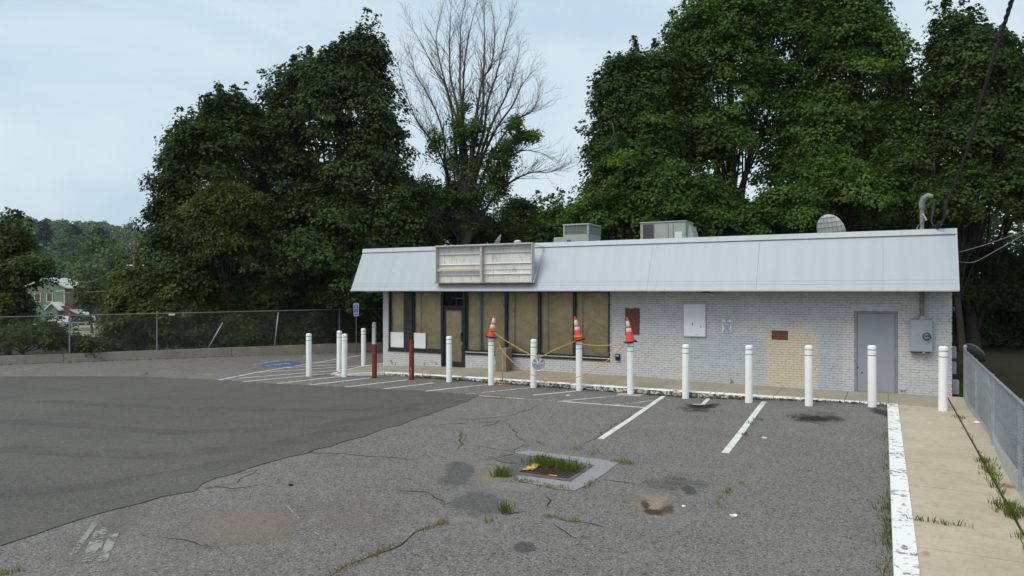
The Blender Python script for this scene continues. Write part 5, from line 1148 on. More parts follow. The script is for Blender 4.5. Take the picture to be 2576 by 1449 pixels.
def plate(zc, hw, hh):
    b = MB(); b.prism([(x, y, z + zc) for x, y, z in rrect(hw, hh, 0.03, 0)], (0, 0.006, 0)); pl = b.build('plate', M['sign_blue'], bs, world=False)
    b = MB(); o1 = rrect(hw, hh, 0.03, -0.002); i1 = rrect(hw - 0.013, hh - 0.013, 0.022, -0.002); n = len(o1)
    for k in range(n): b.poly([(o1[k][0], o1[k][1], o1[k][2] + zc), (o1[(k + 1) % n][0], o1[(k + 1) % n][1], o1[(k + 1) % n][2] + zc), (i1[(k + 1) % n][0], i1[(k + 1) % n][1], i1[(k + 1) % n][2] + zc), (i1[k][0], i1[k][1], i1[k][2] + zc)])
    b.build('border', M['ink_white'], bs, world=False)
zc1 = at(896, 775, tS).z - g0.z; zc2 = at(896, 791, tS).z - g0.z; kpx = tS / F
plate(zc1, 6.3 * kpx, 12.3 * kpx); plate(zc2, 6.2 * kpx, 4.0 * kpx)
for t, s, dz in (('RESERVED', 0.042, 9.5), ('PARKING', 0.042, 7.5), ('PERMIT', 0.038, 0.3), ('REQUIRED', 0.036, -1.7), ('VIOLATORS', 0.026, -5.2), ('WILL BE', 0.026, -6.8), ('FINED', 0.026, -8.4)): text(t, s, (0, -0.004, zc1 + dz * kpx), M['ink_white'], bs)
for t, s, dz in (('VAN', 0.045, 1.2), ('ACCESSIBLE', 0.034, -1.4)): text(t, s, (0, -0.004, zc2 + dz * kpx), M['ink_white'], bs)
b = MB(); b.lathe([(0.024, 0), (0.024, 0.001), (0.016, 0.001), (0.016, 0)], 14, Matrix.Translation((0, -0.004, zc1 + 3.6 * kpx)) @ Matrix.Rotation(pi / 2, 4, 'X')); b.box((-0.008, -0.005, zc1 + 4.0 * kpx), (0.004, -0.003, zc1 + 5.6 * kpx)); b.build('symbol', M['ink_white'], bs, world=False)
def scrap(u, v, s, lab, zf=zl, mat='board_white'):
    p = onlot(u, v, 0.004, zf); e = MB(); n = 6
    top = [(s * cos(k * pi / 3 + 0.3) * rnd.uniform(0.6, 1.2), s * 0.6 * sin(k * pi / 3 + 0.3) * rnd.uniform(0.6, 1.2), rnd.uniform(0.005, 0.03)) for k in range(n)]
    e.v = [tuple(Vector(q) + p) for q in top] + [tuple(p + V3(0, 0, s * 0.45))] + [tuple(Vector((q[0] * 0.9, q[1] * 0.9, 0)) + p) for q in top]
    e.f = [(k, (k + 1) % n, n) for k in range(n)] + [(n + 1 + k, n + 1 + (k + 1) % n, (k + 1) % n, k) for k in range(n)]
    tag(e.build('litter_scrap', M[mat]), lab, 'litter', 'litter')
scrap(*c6(858, 534), 0.085, 'crumpled white cup lying at the foot of the grey fence', lambda x, y: 0.005)
scrap(*c2(1003, 1366), 0.06, 'white paper scrap on asphalt right of the second parking stripe')
scrap(*c5(2320, 950), 0.055, 'flat white scrap on the asphalt near the sandy pothole')
scrap(*c3(25, 1290), 0.1, 'white plastic bag at the foot of the retaining wall, leftmost')
scrap(*c3(170, 1283), 0.09, 'white crumpled bag at a joint of the retaining wall')
scrap(*c5(1935, 877), 0.04, 'tiny white scrap beside the tar patch of the pothole')
scrap(*c9(1360, 1325), 0.05, 'white scrap lying between the hatched lines near the middle cone')
scrap(*c7(1603, 655), 0.05, 'rust brown leaf scrap on bare asphalt at the lower left', mat='rust_steel')

# ------------------------------------------------------------------ vegetation
rg = np.random.default_rng(11)
B3 = np.array([[RX, RY, 0], [DX, DY, 0], [0, 0, 1.0]])       # rows: camera right, forward, up
def unit(a): return a / np.maximum(np.linalg.norm(a, axis=-1, keepdims=True), 1e-9)
def leaf_object(name, P, N, T, S, shade, mat, parent=None, wide=0.95, fold=0.16, kind=None):
    off = np.array(parent.location) if parent is not None else np.zeros(3)
    N = unit(N); T = unit(T - N * np.sum(N * T, 1, keepdims=True)); Bv = np.cross(N, T); S = S[:, None]
    n = len(P); V = np.empty((n, 4, 3))
    V[:, 0] = P - T * S * 0.5; V[:, 2] = P + T * S * 0.5
    V[:, 1] = P + Bv * S * 0.5 * wide + N * S * fold - T * S * 0.08; V[:, 3] = P - Bv * S * 0.5 * wide + N * S * fold - T * S * 0.08
    V -= off
    me = bpy.data.meshes.new(name); me.vertices.add(n * 4); me.vertices.foreach_set('co', V.astype(np.float32).ravel())
    idx = (np.arange(n)[:, None] * 4 + np.array([0, 1, 2, 0, 2, 3])[None]).ravel().astype(np.int32)
    me.loops.add(n * 6); me.loops.foreach_set('vertex_index', idx); me.polygons.add(n * 2)
    me.polygons.foreach_set('loop_start', np.arange(0, n * 6, 3, dtype=np.int32))
    me.update(calc_edges=True)
    at_ = me.attributes.new('shade', 'FLOAT', 'POINT'); at_.data.foreach_set('value', np.repeat(np.clip(shade, 0, 1), 4).astype(np.float32))
    me.materials.append(mat); o = link(name, me, parent)
    if kind: o['kind'] = kind
    return o
def lobe(u, v, t, ru, rv, dp=1.0):
    c = at(u, v, t); k = t / F; return (np.array(c), np.array([ru * k, ru * k * dp, rv * k]))
def clump_centres(lobes, n, inner=0.45, back=0.55):
    A_ = np.array([(r[0] * r[2] + r[0] * r[1] + r[1] * r[2]) for c, r in lobes]); A_ = A_ / A_.sum()
    C, NR = [], []
    for li, (c, r) in enumerate(lobes):
        m = int(n * A_[li] * 1.9) + 4
        d = unit(rg.normal(size=(m, 3))); d[:, 2] = np.where(d[:, 2] < -0.55, -d[:, 2], d[:, 2])
        rr = 1 - inner * rg.random(m) ** 1.6
        ph = rg.random(3) * 6.3
        rr = rr * (1 + 0.10 * np.sin(d[:, 0] * 5 + ph[0]) * np.sin(d[:, 2] * 6 + ph[1]) + 0.05 * rg.normal(size=m))
        keep = (d[:, 1] < 0.25) | (rg.random(m) < back)
        loc = (d * rr[:, None] * r) @ B3 + c
        for lj, (c2_, r2) in enumerate(lobes):
            if lj != li:
                q = ((loc - c2_) @ B3.T) / r2; keep &= (np.linalg.norm(q, axis=1) > 0.62)
        C.append(loc[keep]); NR.append(unit((d / r) @ B3)[keep])
    C = np.concatenate(C); NR = np.concatenate(NR); 
    if len(C) > n: s = rg.permutation(len(C))[:n]; C, NR = C[s], NR[s]
    return C, NR
def clumps_to_leaves(C, NR, per, rc, leaf, flat_=0.32, droop=0.55, zmin=None):
    if leaf < 0.25: per, leaf = per * 1.75, leaf * 0.77
    m = len(C); R = rc * rg.uniform(0.6, 1.45, m)
    K = unit(NR * 0.55 + np.array([0, 0, 0.85]) + rg.normal(size=(m, 3)) * 0.18)
    E1 = unit(np.cross(K, unit(rg.normal(size=(m, 3))))); E2 = np.cross(K, E1)
    cnt = np.maximum(12, (per * (R / rc) ** 2 * rg.uniform(0.75, 1.15, m)).astype(int)); ci = np.repeat(np.arange(m), cnt); n = len(ci)
    rho = np.sqrt(rg.random(n)); an = rg.random(n) * 2 * pi
    lob = 1 + 0.22 * np.sin(an * 3 + ci * 1.7) + 0.13 * np.sin(an * 5 + ci * 2.9)
    rad = E1[ci] * np.cos(an)[:, None] + E2[ci] * np.sin(an)[:, None]
    h = rg.normal(size=n) * flat_ * 0.42 - droop * rho ** 2 * 0.5
    P = C[ci] + rad * (rho * lob * R[ci])[:, None] + K[ci] * (h * R[ci])[:, None] + rg.normal(size=(n, 3)) * (0.05 * R[ci])[:, None]
    N = unit(K[ci] + rad * (rho * 0.6)[:, None] + rg.normal(size=(n, 3)) * 0.36)
    T = rad + rg.normal(size=(n, 3)) * 0.5 + np.array([0, 0, -0.55])
    S = leaf * rg.uniform(0.55, 1.35, n)
    shade = 0.48 + (rg.normal(size=m) * 0.24)[ci] + rg.normal(size=n) * 0.13
    return P, N, T, S, shade
def cat(*L): return [np.concatenate([l[i] for l in L]) for i in range(5)]
def spire(u, v0, v1, t, w, leaf, per=30):
    v0 = v0 + 25; w = w * 1.25
    """an upright leader of foliage poking out of a crown"""
    n = max(3, int(abs(v1 - v0) / 9)); C = []
    for k in range(n):
        f = k / (n - 1); C.append(at(u + rg.normal() * 3 * (1 - f), v0 + (v1 - v0) * f, t + rg.normal() * 0.1))
    C = np.array([list(c) for c in C]); out = []
    for k in range(n):
        f = k / (n - 1); out.append(clumps_to_leaves(C[k:k + 1], np.array([[0, 0, 1.0]]), per * (1 - 0.5 * f), w * (1 - 0.72 * f), leaf, 0.5, 0.9))
    return cat(*out)
def limbs_mesh(base, tips, rbase, parent, mat, top=None, rg2=random.Random(3), name='trunk', sub=()):
    b = MB(); base = Vector(base); top = Vector(top)
    tr = spline([base - V3(0, 0, 0.4), base + V3(0, 0, 0.25), base.lerp(top, 0.35) + V3(rg2.uniform(-.2, .2), rg2.uniform(-.2, .2), 0), base.lerp(top, 0.7) + V3(rg2.uniform(-.3, .3), rg2.uniform(-.3, .3), 0), top], 4)
    n = len(tr); b.tube(tr, [rbase * (1.25 - 1.1 * (i / (n - 1)) ** 0.8) for i in range(n)], 9)
    for tp in tips:
        tp = Vector(tp); f = min(0.9, max(0.18, (tp.z - base.z) / max(0.1, (top.z - base.z)) * 0.62)); i = int(f * (n - 1)); s = tr[i]
        r0 = max(0.025, rbase * (1.0 - 0.85 * f) * rg2.uniform(0.3, 0.5)); mid = s.lerp(tp, 0.5) + V3(rg2.uniform(-.3, .3), rg2.uniform(-.3, .3), rg2.uniform(0.0, 0.5))
        pp = spline([s, mid, tp], 4); b.tube(pp, [max(0.012, r0 * (1 - 0.85 * k / (len(pp) - 1))) for k in range(len(pp))], 5, False)
    return b.build(name, mat, parent, smooth=True)
def tree(name, label, lobes, n, per, rc, leaf, mat, group=None, base=None, rbase=0.25, spires=(), cat_='tree', inner=0.45, lead=0.22, top=None, back=0.55, flat_=0.32, ntip=26, wide=0.95, bark='bark'):
    near = leaf < 0.25
    if near: lobes = [(c, np.maximum(r - 0.38, r * 0.7)) for c, r in lobes]
    C, NR = clump_centres(lobes, int(n * (0.66 if near else 1)), inner, back)
    L = [clumps_to_leaves(C, NR, per * (1.45 if near else 1), rc * (1.12 if near else 1), leaf, flat_)]
    for sp_ in spires: L.append(spire(*sp_, leaf))
    up_ = np.where((NR[:, 2] > -0.1))[0]; up_ = up_[rg.permutation(len(up_))[:int(len(C) * lead)]]
    if len(up_):
        g_ = unit(NR[up_] * 0.55 + np.array([0, 0, 0.7]) + rg.normal(size=(len(up_), 3)) * 0.2); ln = rc * rg.uniform(0.9, 2.1, (len(up_), 1))
        for f in (0.5, 0.75, 1.0): L.append(clumps_to_leaves(C[up_] + g_ * ln * f, g_, per * 0.22 * (1.25 - f * 0.7), rc * 0.5 * (1.3 - f * 0.85), leaf * 0.95, 0.6, 0.8))
    c0 = lobes[0][0]
    bx, by = (base if base is not None else (c0[0], c0[1])); bz = ground_z(bx, by)
    e = empty(name, (bx, by, bz), label, cat_, group)
    P, N, T, S, sh = cat(*L); k = P[:, 2] > bz + 0.02
    leaf_object('crown', P[k], N[k], T[k], S[k], sh[k], mat, e, wide)
    sel = rg.permutation(len(C))[:ntip]; zt_ = max(c[2] + r[2] * 0.6 for c, r in lobes)
    limbs_mesh((bx, by, bz), [tuple(C[i]) for i in sel], rbase, e, M[bark], top if top is not None else (float(c0[0]), float(c0[1]), zt_))
    return e
GL, GR, GB = 'maples left of the store', 'maples behind the store', 'background trees'
# left group
tree('maple_tree', 'tallest dark green maple left of the bare dead tree', [lobe(855, 340, 37, 170, 220), lobe(908, 175, 37, 78, 110), lobe(855, 215, 37, 80, 110), lobe(765, 270, 37.5, 95, 120), lobe(930, 470, 36, 135, 190), lobe(735, 480, 36.5, 125, 210), lobe(850, 620, 35.5, 190, 130), lobe(690, 360, 36.5, 60, 110)],
     820, 88, 0.74, 0.205, M['maple'], GL, rbase=0.38, base=tuple(at(850, 731, 37.5))[:2], spires=[(908, 120, 66, 37, 0.6), (862, 150, 82, 37, 0.38), (942, 140, 92, 37, 0.4), (965, 170, 118, 37, 0.35), (775, 160, 118, 37.5, 0.4), (740, 190, 140, 37.5, 0.35), (702, 260, 170, 37.5, 0.3)])
tree('maple_tree', 'broad dark green maple at the left edge of the maple group', [lobe(560, 420, 35, 130, 165), lobe(585, 310, 35.5, 85, 80), lobe(480, 460, 34.5, 90, 130), lobe(445, 570, 34, 80, 100), lobe(590, 590, 34, 140, 120), lobe(480, 690, 33.5, 100, 85), lobe(650, 380, 35.5, 70, 110)],
     600, 88, 0.70, 0.20, M['maple'], GL, rbase=0.3, base=tuple(at(560, 731, 35))[:2], spires=[(555, 255, 215, 35.5, 0.3), (600, 250, 222, 35.5, 0.3), (520, 280, 240, 35.5, 0.3), (445, 360, 305, 34.5, 0.3), (425, 390, 330, 34.5, 0.3)])
tree('young_tree', 'yellowish green young tree in front of the broad left maple', [lobe(555, 505, 32.6, 85, 60), lobe(620, 540, 32.6, 40, 70), lobe(500, 560, 32.4, 55, 70), lobe(560, 610, 32.4, 80, 70)], 150, 70, 0.55, 0.17, M['yellowish'], GL, rbase=0.07, base=tuple(at(560, 731, 33.2))[:2], wide=0.6, ntip=8)
tree('maple_tree', 'rounded lower maple beside the left end of the roof', [lobe(1010, 560, 34.5, 80, 115), lobe(960, 640, 34, 90, 90), lobe(1060, 620, 36, 60, 90), lobe(920, 720, 33.8, 110, 70)], 330, 85, 0.62, 0.19, M['maple'], GL, rbase=0.2, base=tuple(at(1000, 731, 35))[:2])
tree('understory_tree', 'dark shaded undergrowth mass behind the fence below the maples', [lobe(640, 760, 34.5, 130, 95, 0.6), lobe(800, 770, 35.5, 130, 90, 0.6), lobe(920, 800, 36, 100, 90, 0.6), lobe(560, 820, 33, 110, 60, 0.6), lobe(720, 850, 34.5, 140, 50, 0.5), lobe(870, 865, 36, 120, 45, 0.5)], 330, 80, 0.6, 0.17, M['shrub'], GL, rbase=0.1, base=tuple(at(740, 731, 36.5))[:2], cat_='shrub', top=tuple(at(740, 700, 36.5)))
# far left
tree('leafy_tree', 'leafy green tree at the left edge of the picture', [lobe(15, 650, 31, 75, 95), lobe(0, 600, 31.5, 60, 55), lobe(80, 680, 30.5, 52, 50), lobe(15, 790, 30.5, 70, 90), lobe(-90, 640, 31, 90, 150)], 300, 78, 0.55, 0.17, M['shrub'], GB, rbase=0.18, base=tuple(at(20, 731, 31.5))[:2], spires=[(40, 575, 530, 31, 0.3), (75, 600, 555, 31, 0.25)])
tree('shrub', 'yellow green bushy shrub leaning over the fence', [lobe(350, 745, 31.6, 78, 70), lobe(310, 815, 31.2, 60, 50), lobe(390, 800, 31.2, 85, 70), lobe(345, 705, 32, 50, 36), lobe(430, 730, 32, 55, 55)], 220, 70, 0.5, 0.17, M['yellowish'], GB, rbase=0.07, base=tuple(at(350, 731, 32))[:2], cat_='shrub', spires=[(345, 665, 640, 32, 0.25), (300, 690, 660, 32, 0.25), (395, 690, 655, 32, 0.25)], wide=0.8)
tree('hedge_shrub', 'low green shrubs growing through the fence on the far left', [lobe(60, 850, 28.9, 120, 42, 0.5), lobe(210, 866, 29.4, 70, 24, 0.4), lobe(-90, 850, 28.4, 90, 50, 0.5), lobe(125, 845, 30, 30, 30, 0.5)], 150, 70, 0.4, 0.14, M['shrub'], GB, rbase=0.05, base=tuple(at(60, 731, 29.3))[:2], cat_='shrub', top=tuple(at(60, 840, 29.3)))
tree('hedge_shrub', 'low dark shrubs behind the fence left of the leaning post', [lobe(440, 850, 31.4, 120, 40, 0.4), lobe(580, 850, 32.2, 100, 45, 0.4), lobe(300, 862, 30.6, 70, 30, 0.4)], 170, 70, 0.42, 0.14, M['shrub'], GB, rbase=0.05, base=tuple(at(470, 731, 32))[:2], cat_='shrub', top=tuple(at(470, 840, 32)))
# behind the store, between the dead tree and the right maples
tree('leafy_tree', 'dark bushy tree around the foot of the dead tree', [lobe(1110, 560, 41, 70, 95), lobe(1190, 590, 41, 80, 70), lobe(1080, 520, 42, 45, 70)], 190, 70, 0.65, 0.19, M['maple_mid'], GB, rbase=0.2, base=tuple(at(1120, 731, 41.5))[:2])
tree('leafy_tree', 'feathery green tree right of the dead tree trunk', [lobe(1290, 560, 44, 55, 60), lobe(1270, 610, 43, 70, 40), lobe(1310, 520, 44, 40, 30)], 120, 70, 0.65, 0.2, M['maple_mid'], GB, rbase=0.16, base=tuple(at(1290, 731, 44))[:2], wide=0.6, spires=[(1300, 510, 490, 44, 0.4)])
tree('leafy_tree', 'pale green far tree above the roof near the first air conditioner', [lobe(1390, 580, 58, 65, 55), lobe(1445, 560, 60, 45, 45), lobe(1340, 590, 57, 50, 40), lobe(1500, 580, 58, 60, 40)], 230, 60, 0.9, 0.27, M['vine'], GB, rbase=0.2, base=tuple(at(1400, 731, 58))[:2])
# right group
tree('maple_tree', 'spiky topped maple at the left side of the right tree group', [lobe(1690, 300, 38, 90, 170), lobe(1610, 330, 37, 130, 190), lobe(1555, 260, 37, 75, 120), lobe(1650, 230, 37.5, 75, 110), lobe(1530, 420, 36.5, 70, 110), lobe(1600, 490, 36, 130, 90)],
     600, 82, 0.74, 0.205, M['maple_mid'], GR, rbase=0.33, base=tuple(at(1620, 731, 37.5))[:2], spires=[(1596, 160, 92, 37, 0.42), (1531, 190, 132, 37, 0.35), (1648, 160, 98, 37.5, 0.4), (1500, 230, 185, 37, 0.3), (1570, 190, 145, 37, 0.3)])
tree('maple_tree', 'tall light green maple rising out of the top of the picture', [lobe(1830, 170, 39, 150, 220), lobe(1740, 130, 39, 80, 110), lobe(1880, 30, 39.5, 130, 130), lobe(1930, 270, 38.5, 110, 150), lobe(1790, 350, 38, 130, 130), lobe(1975, 430, 38, 85, 75), lobe(2010, 80, 39, 115, 140), lobe(2000, 300, 38.5, 95, 120), lobe(1960, -60, 39.5, 140, 110)],
     780, 80, 0.8, 0.21, M['maple_right'], GR, rbase=0.4, base=tuple(at(1850, 731, 39.5))[:2], inner=0.55)
tree('maple_tree', 'tall dense maple behind the right half of the roof', [lobe(2140, 220, 38, 150, 200), lobe(2205, 150, 38, 75, 110), lobe(2110, 60, 38.5, 110, 130), lobe(2080, 360, 37, 130, 150), lobe(2220, 350, 37, 110, 140), lobe(2170, -60, 38.5, 80, 90)],
     640, 82, 0.78, 0.21, M['maple_right'], GR, rbase=0.4, base=tuple(at(2140, 731, 38.5))[:2], inner=0.5)
tree('maple_tree', 'right hand maple with an open top near the picture edge', [lobe(2440, 250, 35, 130, 190), lobe(2400, 150, 35.5, 65, 90), lobe(2520, 230, 35, 80, 110), lobe(2400, 400, 34, 130, 130), lobe(2540, 400, 34, 120, 150), lobe(2400, 55, 35.5, 38, 45)],
     600, 82, 0.72, 0.205, M['maple_mid'], GR, rbase=0.33, base=tuple(at(2450, 731, 36))[:2], spires=[(2380, 40, -10, 35.5, 0.35), (2440, 70, 20, 35.5, 0.35), (2350, 90, 50, 35.5, 0.3), (2480, 80, 50, 35, 0.3)])
tree('vine_covered_tree', 'bright green lower branches hanging behind the larger air handler', [lobe(1540, 540, 34.5, 110, 70), lobe(1660, 500, 34.5, 110, 110), lobe(1580, 430, 35, 80, 100), lobe(1770, 520, 34.5, 100, 90), lobe(1640, 350, 35, 60, 80), lobe(1480, 590, 35, 70, 45)],
     400, 82, 0.6, 0.185, M['vine'], GR, rbase=0.18, base=tuple(at(1640, 731, 35.5))[:2])
tree('vine_covered_tree', 'vine draped bright green foliage above the gridded dish', [lobe(2110, 500, 33.5, 130, 95), lobe(2000, 530, 33.5, 110, 80), lobe(2200, 500, 33.5, 90, 90), lobe(1890, 550, 34, 90, 60), lobe(2090, 440, 33.5, 100, 50)],
     360, 82, 0.58, 0.18, M['vine'], GR, rbase=0.18, base=tuple(at(2080, 731, 34.5))[:2])
tree('maple_tree', 'lower dark maple boughs behind the service mast', [lobe(2350, 520, 32.5, 110, 80), lobe(2480, 500, 32, 120, 90), lobe(2280, 450, 33.5, 90, 90), lobe(2600, 480, 32, 110, 130)], 330, 80, 0.58, 0.18, M['maple_mid'], GR, rbase=0.2, base=tuple(at(2420, 731, 34))[:2])
tree('understory_tree', 'very dark undergrowth right of the building below the maples', [lobe(2470, 700, 36, 130, 110, 0.7), lobe(2600, 720, 35, 130, 120, 0.7), lobe(2480, 820, 37, 130, 80, 0.5), lobe(2640, 830, 36, 130, 80, 0.5), lobe(2350, 740, 38, 120, 120, 0.5)], 340, 78, 0.65, 0.18, M['maple'], GR, rbase=0.12, base=tuple(at(2500, 731, 37.5))[:2], cat_='shrub', top=tuple(at(2500, 680, 37.5)))
tree('maple_tree', 'outer maple at the right whose boughs shade the neighbouring yard', [lobe(2860, 260, 30, 190, 220), lobe(2740, 450, 29, 120, 130), lobe(2880, 470, 28, 200, 200)], 420, 76, 0.75, 0.21, M['maple_mid'], GR, rbase=0.33, base=tuple(at(2780, 731, 30))[:2])
# dense wood closing the view behind the right trees and behind the left group
L = []
for (u0, u1, v0, v1, t0, t1, n) in ((1480, 2750, 520, 900, 42, 54, 800), (1430, 2480, 535, 640, 41, 45, 420), (1600, 2700, 300, 560, 46, 56, 160), (480, 1130, 480, 880, 42, 50, 380)):
    C = np.array([list(at(rg.uniform(u0, u1), rg.uniform(v0, v1), rg.uniform(t0, t1))) for _ in range(n)]); L.append(clumps_to_leaves(C, np.tile(np.array([[0, -0.6, 0.6]]), (n, 1)), 46, 1.15, 0.36))
P, N, T, S, sh = cat(*L); gz = np.array([ground_z(a, b_) for a, b_ in P[::60, :2]])
k = P[:, 2] > -1.5; tag(leaf_object('dense_wood', P[k], N[k], T[k], S[k], sh[k], M['maple'], None), 'dark dense wood closing the view behind the maples', 'wood', None, 'stuff')

# dead tree ------------------------------------------------------------
dt_t = 38.5
D12 = lambda x, y, t=dt_t: at(*c12(x, y), t)
db = D12(395, 1400); dbz = ground_z(db.x, db.y)
dead = empty('dead_tree', (db.x, db.y, dbz), 'tall bare dead tree with many upright limbs and vines', 'tree')
drg = random.Random(5); dm = MB(); tw = MB()
LIMB = [[(375, 1400), (355, 1300), (345, 1200), (310, 1080), (300, 980), (260, 860), (200, 780), (130, 690), (60, 500), (20, 360)],
        [(385, 1400), (375, 1250), (350, 1120), (300, 950), (290, 800), (250, 640), (180, 520), (130, 420), (110, 330)],
        [(390, 1400), (395, 1200), (370, 1000), (350, 780), (335, 640), (290, 480), (240, 400), (170, 260), (105, 150)],
        [(395, 1400), (400, 1100), (385, 850), (360, 680), (320, 560), (260, 330), (250, 200), (275, 60)],
        [(400, 1400), (405, 1000), (370, 650), (330, 450), (320, 300), (325, 130), (335, 10)],
        [(400, 1400), (400, 950), (385, 600), (380, 420), (385, 300), (385, 150), (410, 0)],
        [(405, 1400), (420, 1000), (400, 700), (400, 520), (410, 320), (440, 150), (485, 10)],
        [(410, 1400), (440, 900), (470, 700), (490, 560), (515, 400), (525, 200), (515, 10)],
        [(410, 1400), (450, 900), (510, 640), (515, 450), (560, 380), (580, 200), (560, 30)],
        [(412, 1400), (470, 950), (520, 760), (540, 600), (590, 420), (640, 210), (680, 80)],
        [(412, 1400), (470, 1000), (560, 720), (640, 560), (680, 450), (720, 280)],
        [(415, 1400), (480, 1000), (580, 750), (680, 600), (740, 480), (815, 390)],
        [(415, 1400), (500, 1050), (600, 820), (700, 690), (790, 640), (830, 560)],
        [(418, 1400), (520, 1100), (640, 930), (740, 860), (860, 880)],
        [(415, 1400), (480, 1290), (560, 1150), (660, 1050), (780, 990), (880, 985), (950, 965)],
        [(390, 1400), (300, 1250), (210, 1150), (120, 1000)], [(385, 1400), (340, 1320), (260, 1250), (210, 1240)], [(412, 1400), (480, 1320), (490, 1250), (440, 1140), (430, 1000)],
        [(390, 1400), (330, 900), (240, 760), (195, 650), (150, 520)], [(410, 1400), (430, 980), (470, 800), (480, 600), (530, 480)]]
def grow(mb, p, d, L, r, depth):
    pts = [p]; n = 4
    for k in range(n):
        d = (d + Vector((drg.gauss(0, .16), drg.gauss(0, .16), drg.gauss(0, .12) + 0.05))).normalized(); pts.append(pts[-1] + d * L / n)
    mb.tube(pts, [max(0.0042, r * (1 - 0.7 * k / n)) for k in range(n + 1)], 4 if r > 0.02 else 3, False)
    if depth > 0:
        for k in range(1, n + 1):
            for _ in range(2 if k > 1 else 1):
                if drg.random() < 0.85:
                    nd = (d + Vector((drg.gauss(0, .5), drg.gauss(0, .5), drg.gauss(0.15, .35)))).normalized(); grow(mb, pts[k], nd, L * drg.uniform(0.4, 0.62), r * 0.5, depth - 1)
limb_pts = []
for li, l in enumerate(LIMB):
    dd = drg.uniform(-2.6, 2.6) if li not in (5, 6) else drg.uniform(-0.5, 0.5); n = len(l)
    pp = spline([D12(x + drg.uniform(-4, 4), y, dt_t + dd * (i / (n - 1)) ** 1.2) for i, (x, y) in enumerate(l)], 6); m = len(pp)
    pp[0] = Vector((db.x + drg.uniform(-.12, .12), db.y + drg.uniform(-.12, .12), dbz - 0.3)) if li % 2 == 0 else pp[0]
    r0 = 0.115 if li < 15 else 0.06
    rad = [max(0.010, r0 * (1 - (i / (m - 1)) ** 0.9 * 0.93)) for i in range(m)]
    dm.tube(pp, rad, 7, False); limb_pts += [(q, rad[i]) for i, q in enumerate(pp) if i > m * 0.2]
    for i in range(int(m * 0.28), m):
        d = (pp[min(i + 1, m - 1)] - pp[i - 1]).normalized()
        for _ in range(2 if i > m * 0.5 else 1):
            if drg.random() < 0.75:
                nd = (d * 1.1 + Vector((drg.gauss(0, .42), drg.gauss(0, .42), drg.gauss(0.1, .25)))).normalized(); f = i / m
                grow(tw, pp[i], nd, drg.uniform(0.7, 1.9) * (1.15 - 0.45 * f), max(0.008, rad[i] * 0.42), 1 if f > 0.35 else 1)
dm.tube([(db.x, db.y, dbz - 0.3), (db.x + .05, db.y, dbz + 1.2), tuple(D12(392, 1385)), tuple(D12(395, 1150)), tuple(D12(385, 950))], [0.26, 0.2, 0.15, 0.1, 0.05], 10); dm.build('trunk', M['dead_bark'], dead, smooth=True); tw.build('twigs', M['dead_bark'], dead)
vc = []
for (x, y, rx, ry, n) in ((410, 1000, 95, 170, 85), (470, 760, 60, 80, 34), (590, 960, 65, 130, 60), (690, 770, 40, 60, 22), (770, 775, 60, 30, 20), (640, 880, 45, 80, 26), (230, 830, 22, 90, 16), (355, 760, 22, 110, 18), (380, 1180, 130, 140, 80), (580, 1080, 60, 60, 26), (700, 690, 30, 30, 10), (405, 615, 14, 20, 5)):
    for _ in range(n):
        a = drg.random() * 6.28; q = sqrt(drg.random()); vc.append(list(D12(x + rx * q * cos(a), y + ry * q * sin(a), dt_t + drg.uniform(-1.3, 1.2))))
vc = np.array(vc); P, N, T, S, sh = clumps_to_leaves(vc, np.tile(np.array([[0, -0.5, 0.5]]), (len(vc), 1)), 34, 0.36, 0.165, 0.7, 0.6)
leaf_object('vines', P, N, T, S, sh, M['vine'], dead)

# ------------------------------------------------------------------ far background on the left
def ong(u, v, dz=0.0): return onlot(u, v, dz, ground_z)
def gat(u, t):
    d = ray(u, V0); x, y = d[0] * t, d[1] * t; return Vector((x, y, ground_z(x, y)))
def gpoly(pts, name, mat, lab, dz=0.05):
    b = MB(); q = []
    for (u0, t0), (u1, t1) in zip(pts, pts[1:] + pts[:1]):
        for k in range(6): p = gat(u0 + (u1 - u0) * k / 6, t0 + (t1 - t0) * k / 6); q.append((p.x, p.y, p.z + dz))
    b.poly(q); return tag(b.build(name, mat), lab, None, None, 'structure')
gpoly([(80, 128), (80, 152), (420, 158), (420, 118), (230, 108)], 'road', M['far_road'], 'pale road and parking area far below on the left', 0.06)
gpoly([(150, 126), (150, 135), (270, 136), (270, 124)], 'lawn', M['far_lawn'], 'strip of lawn beside the far road', 0.12)
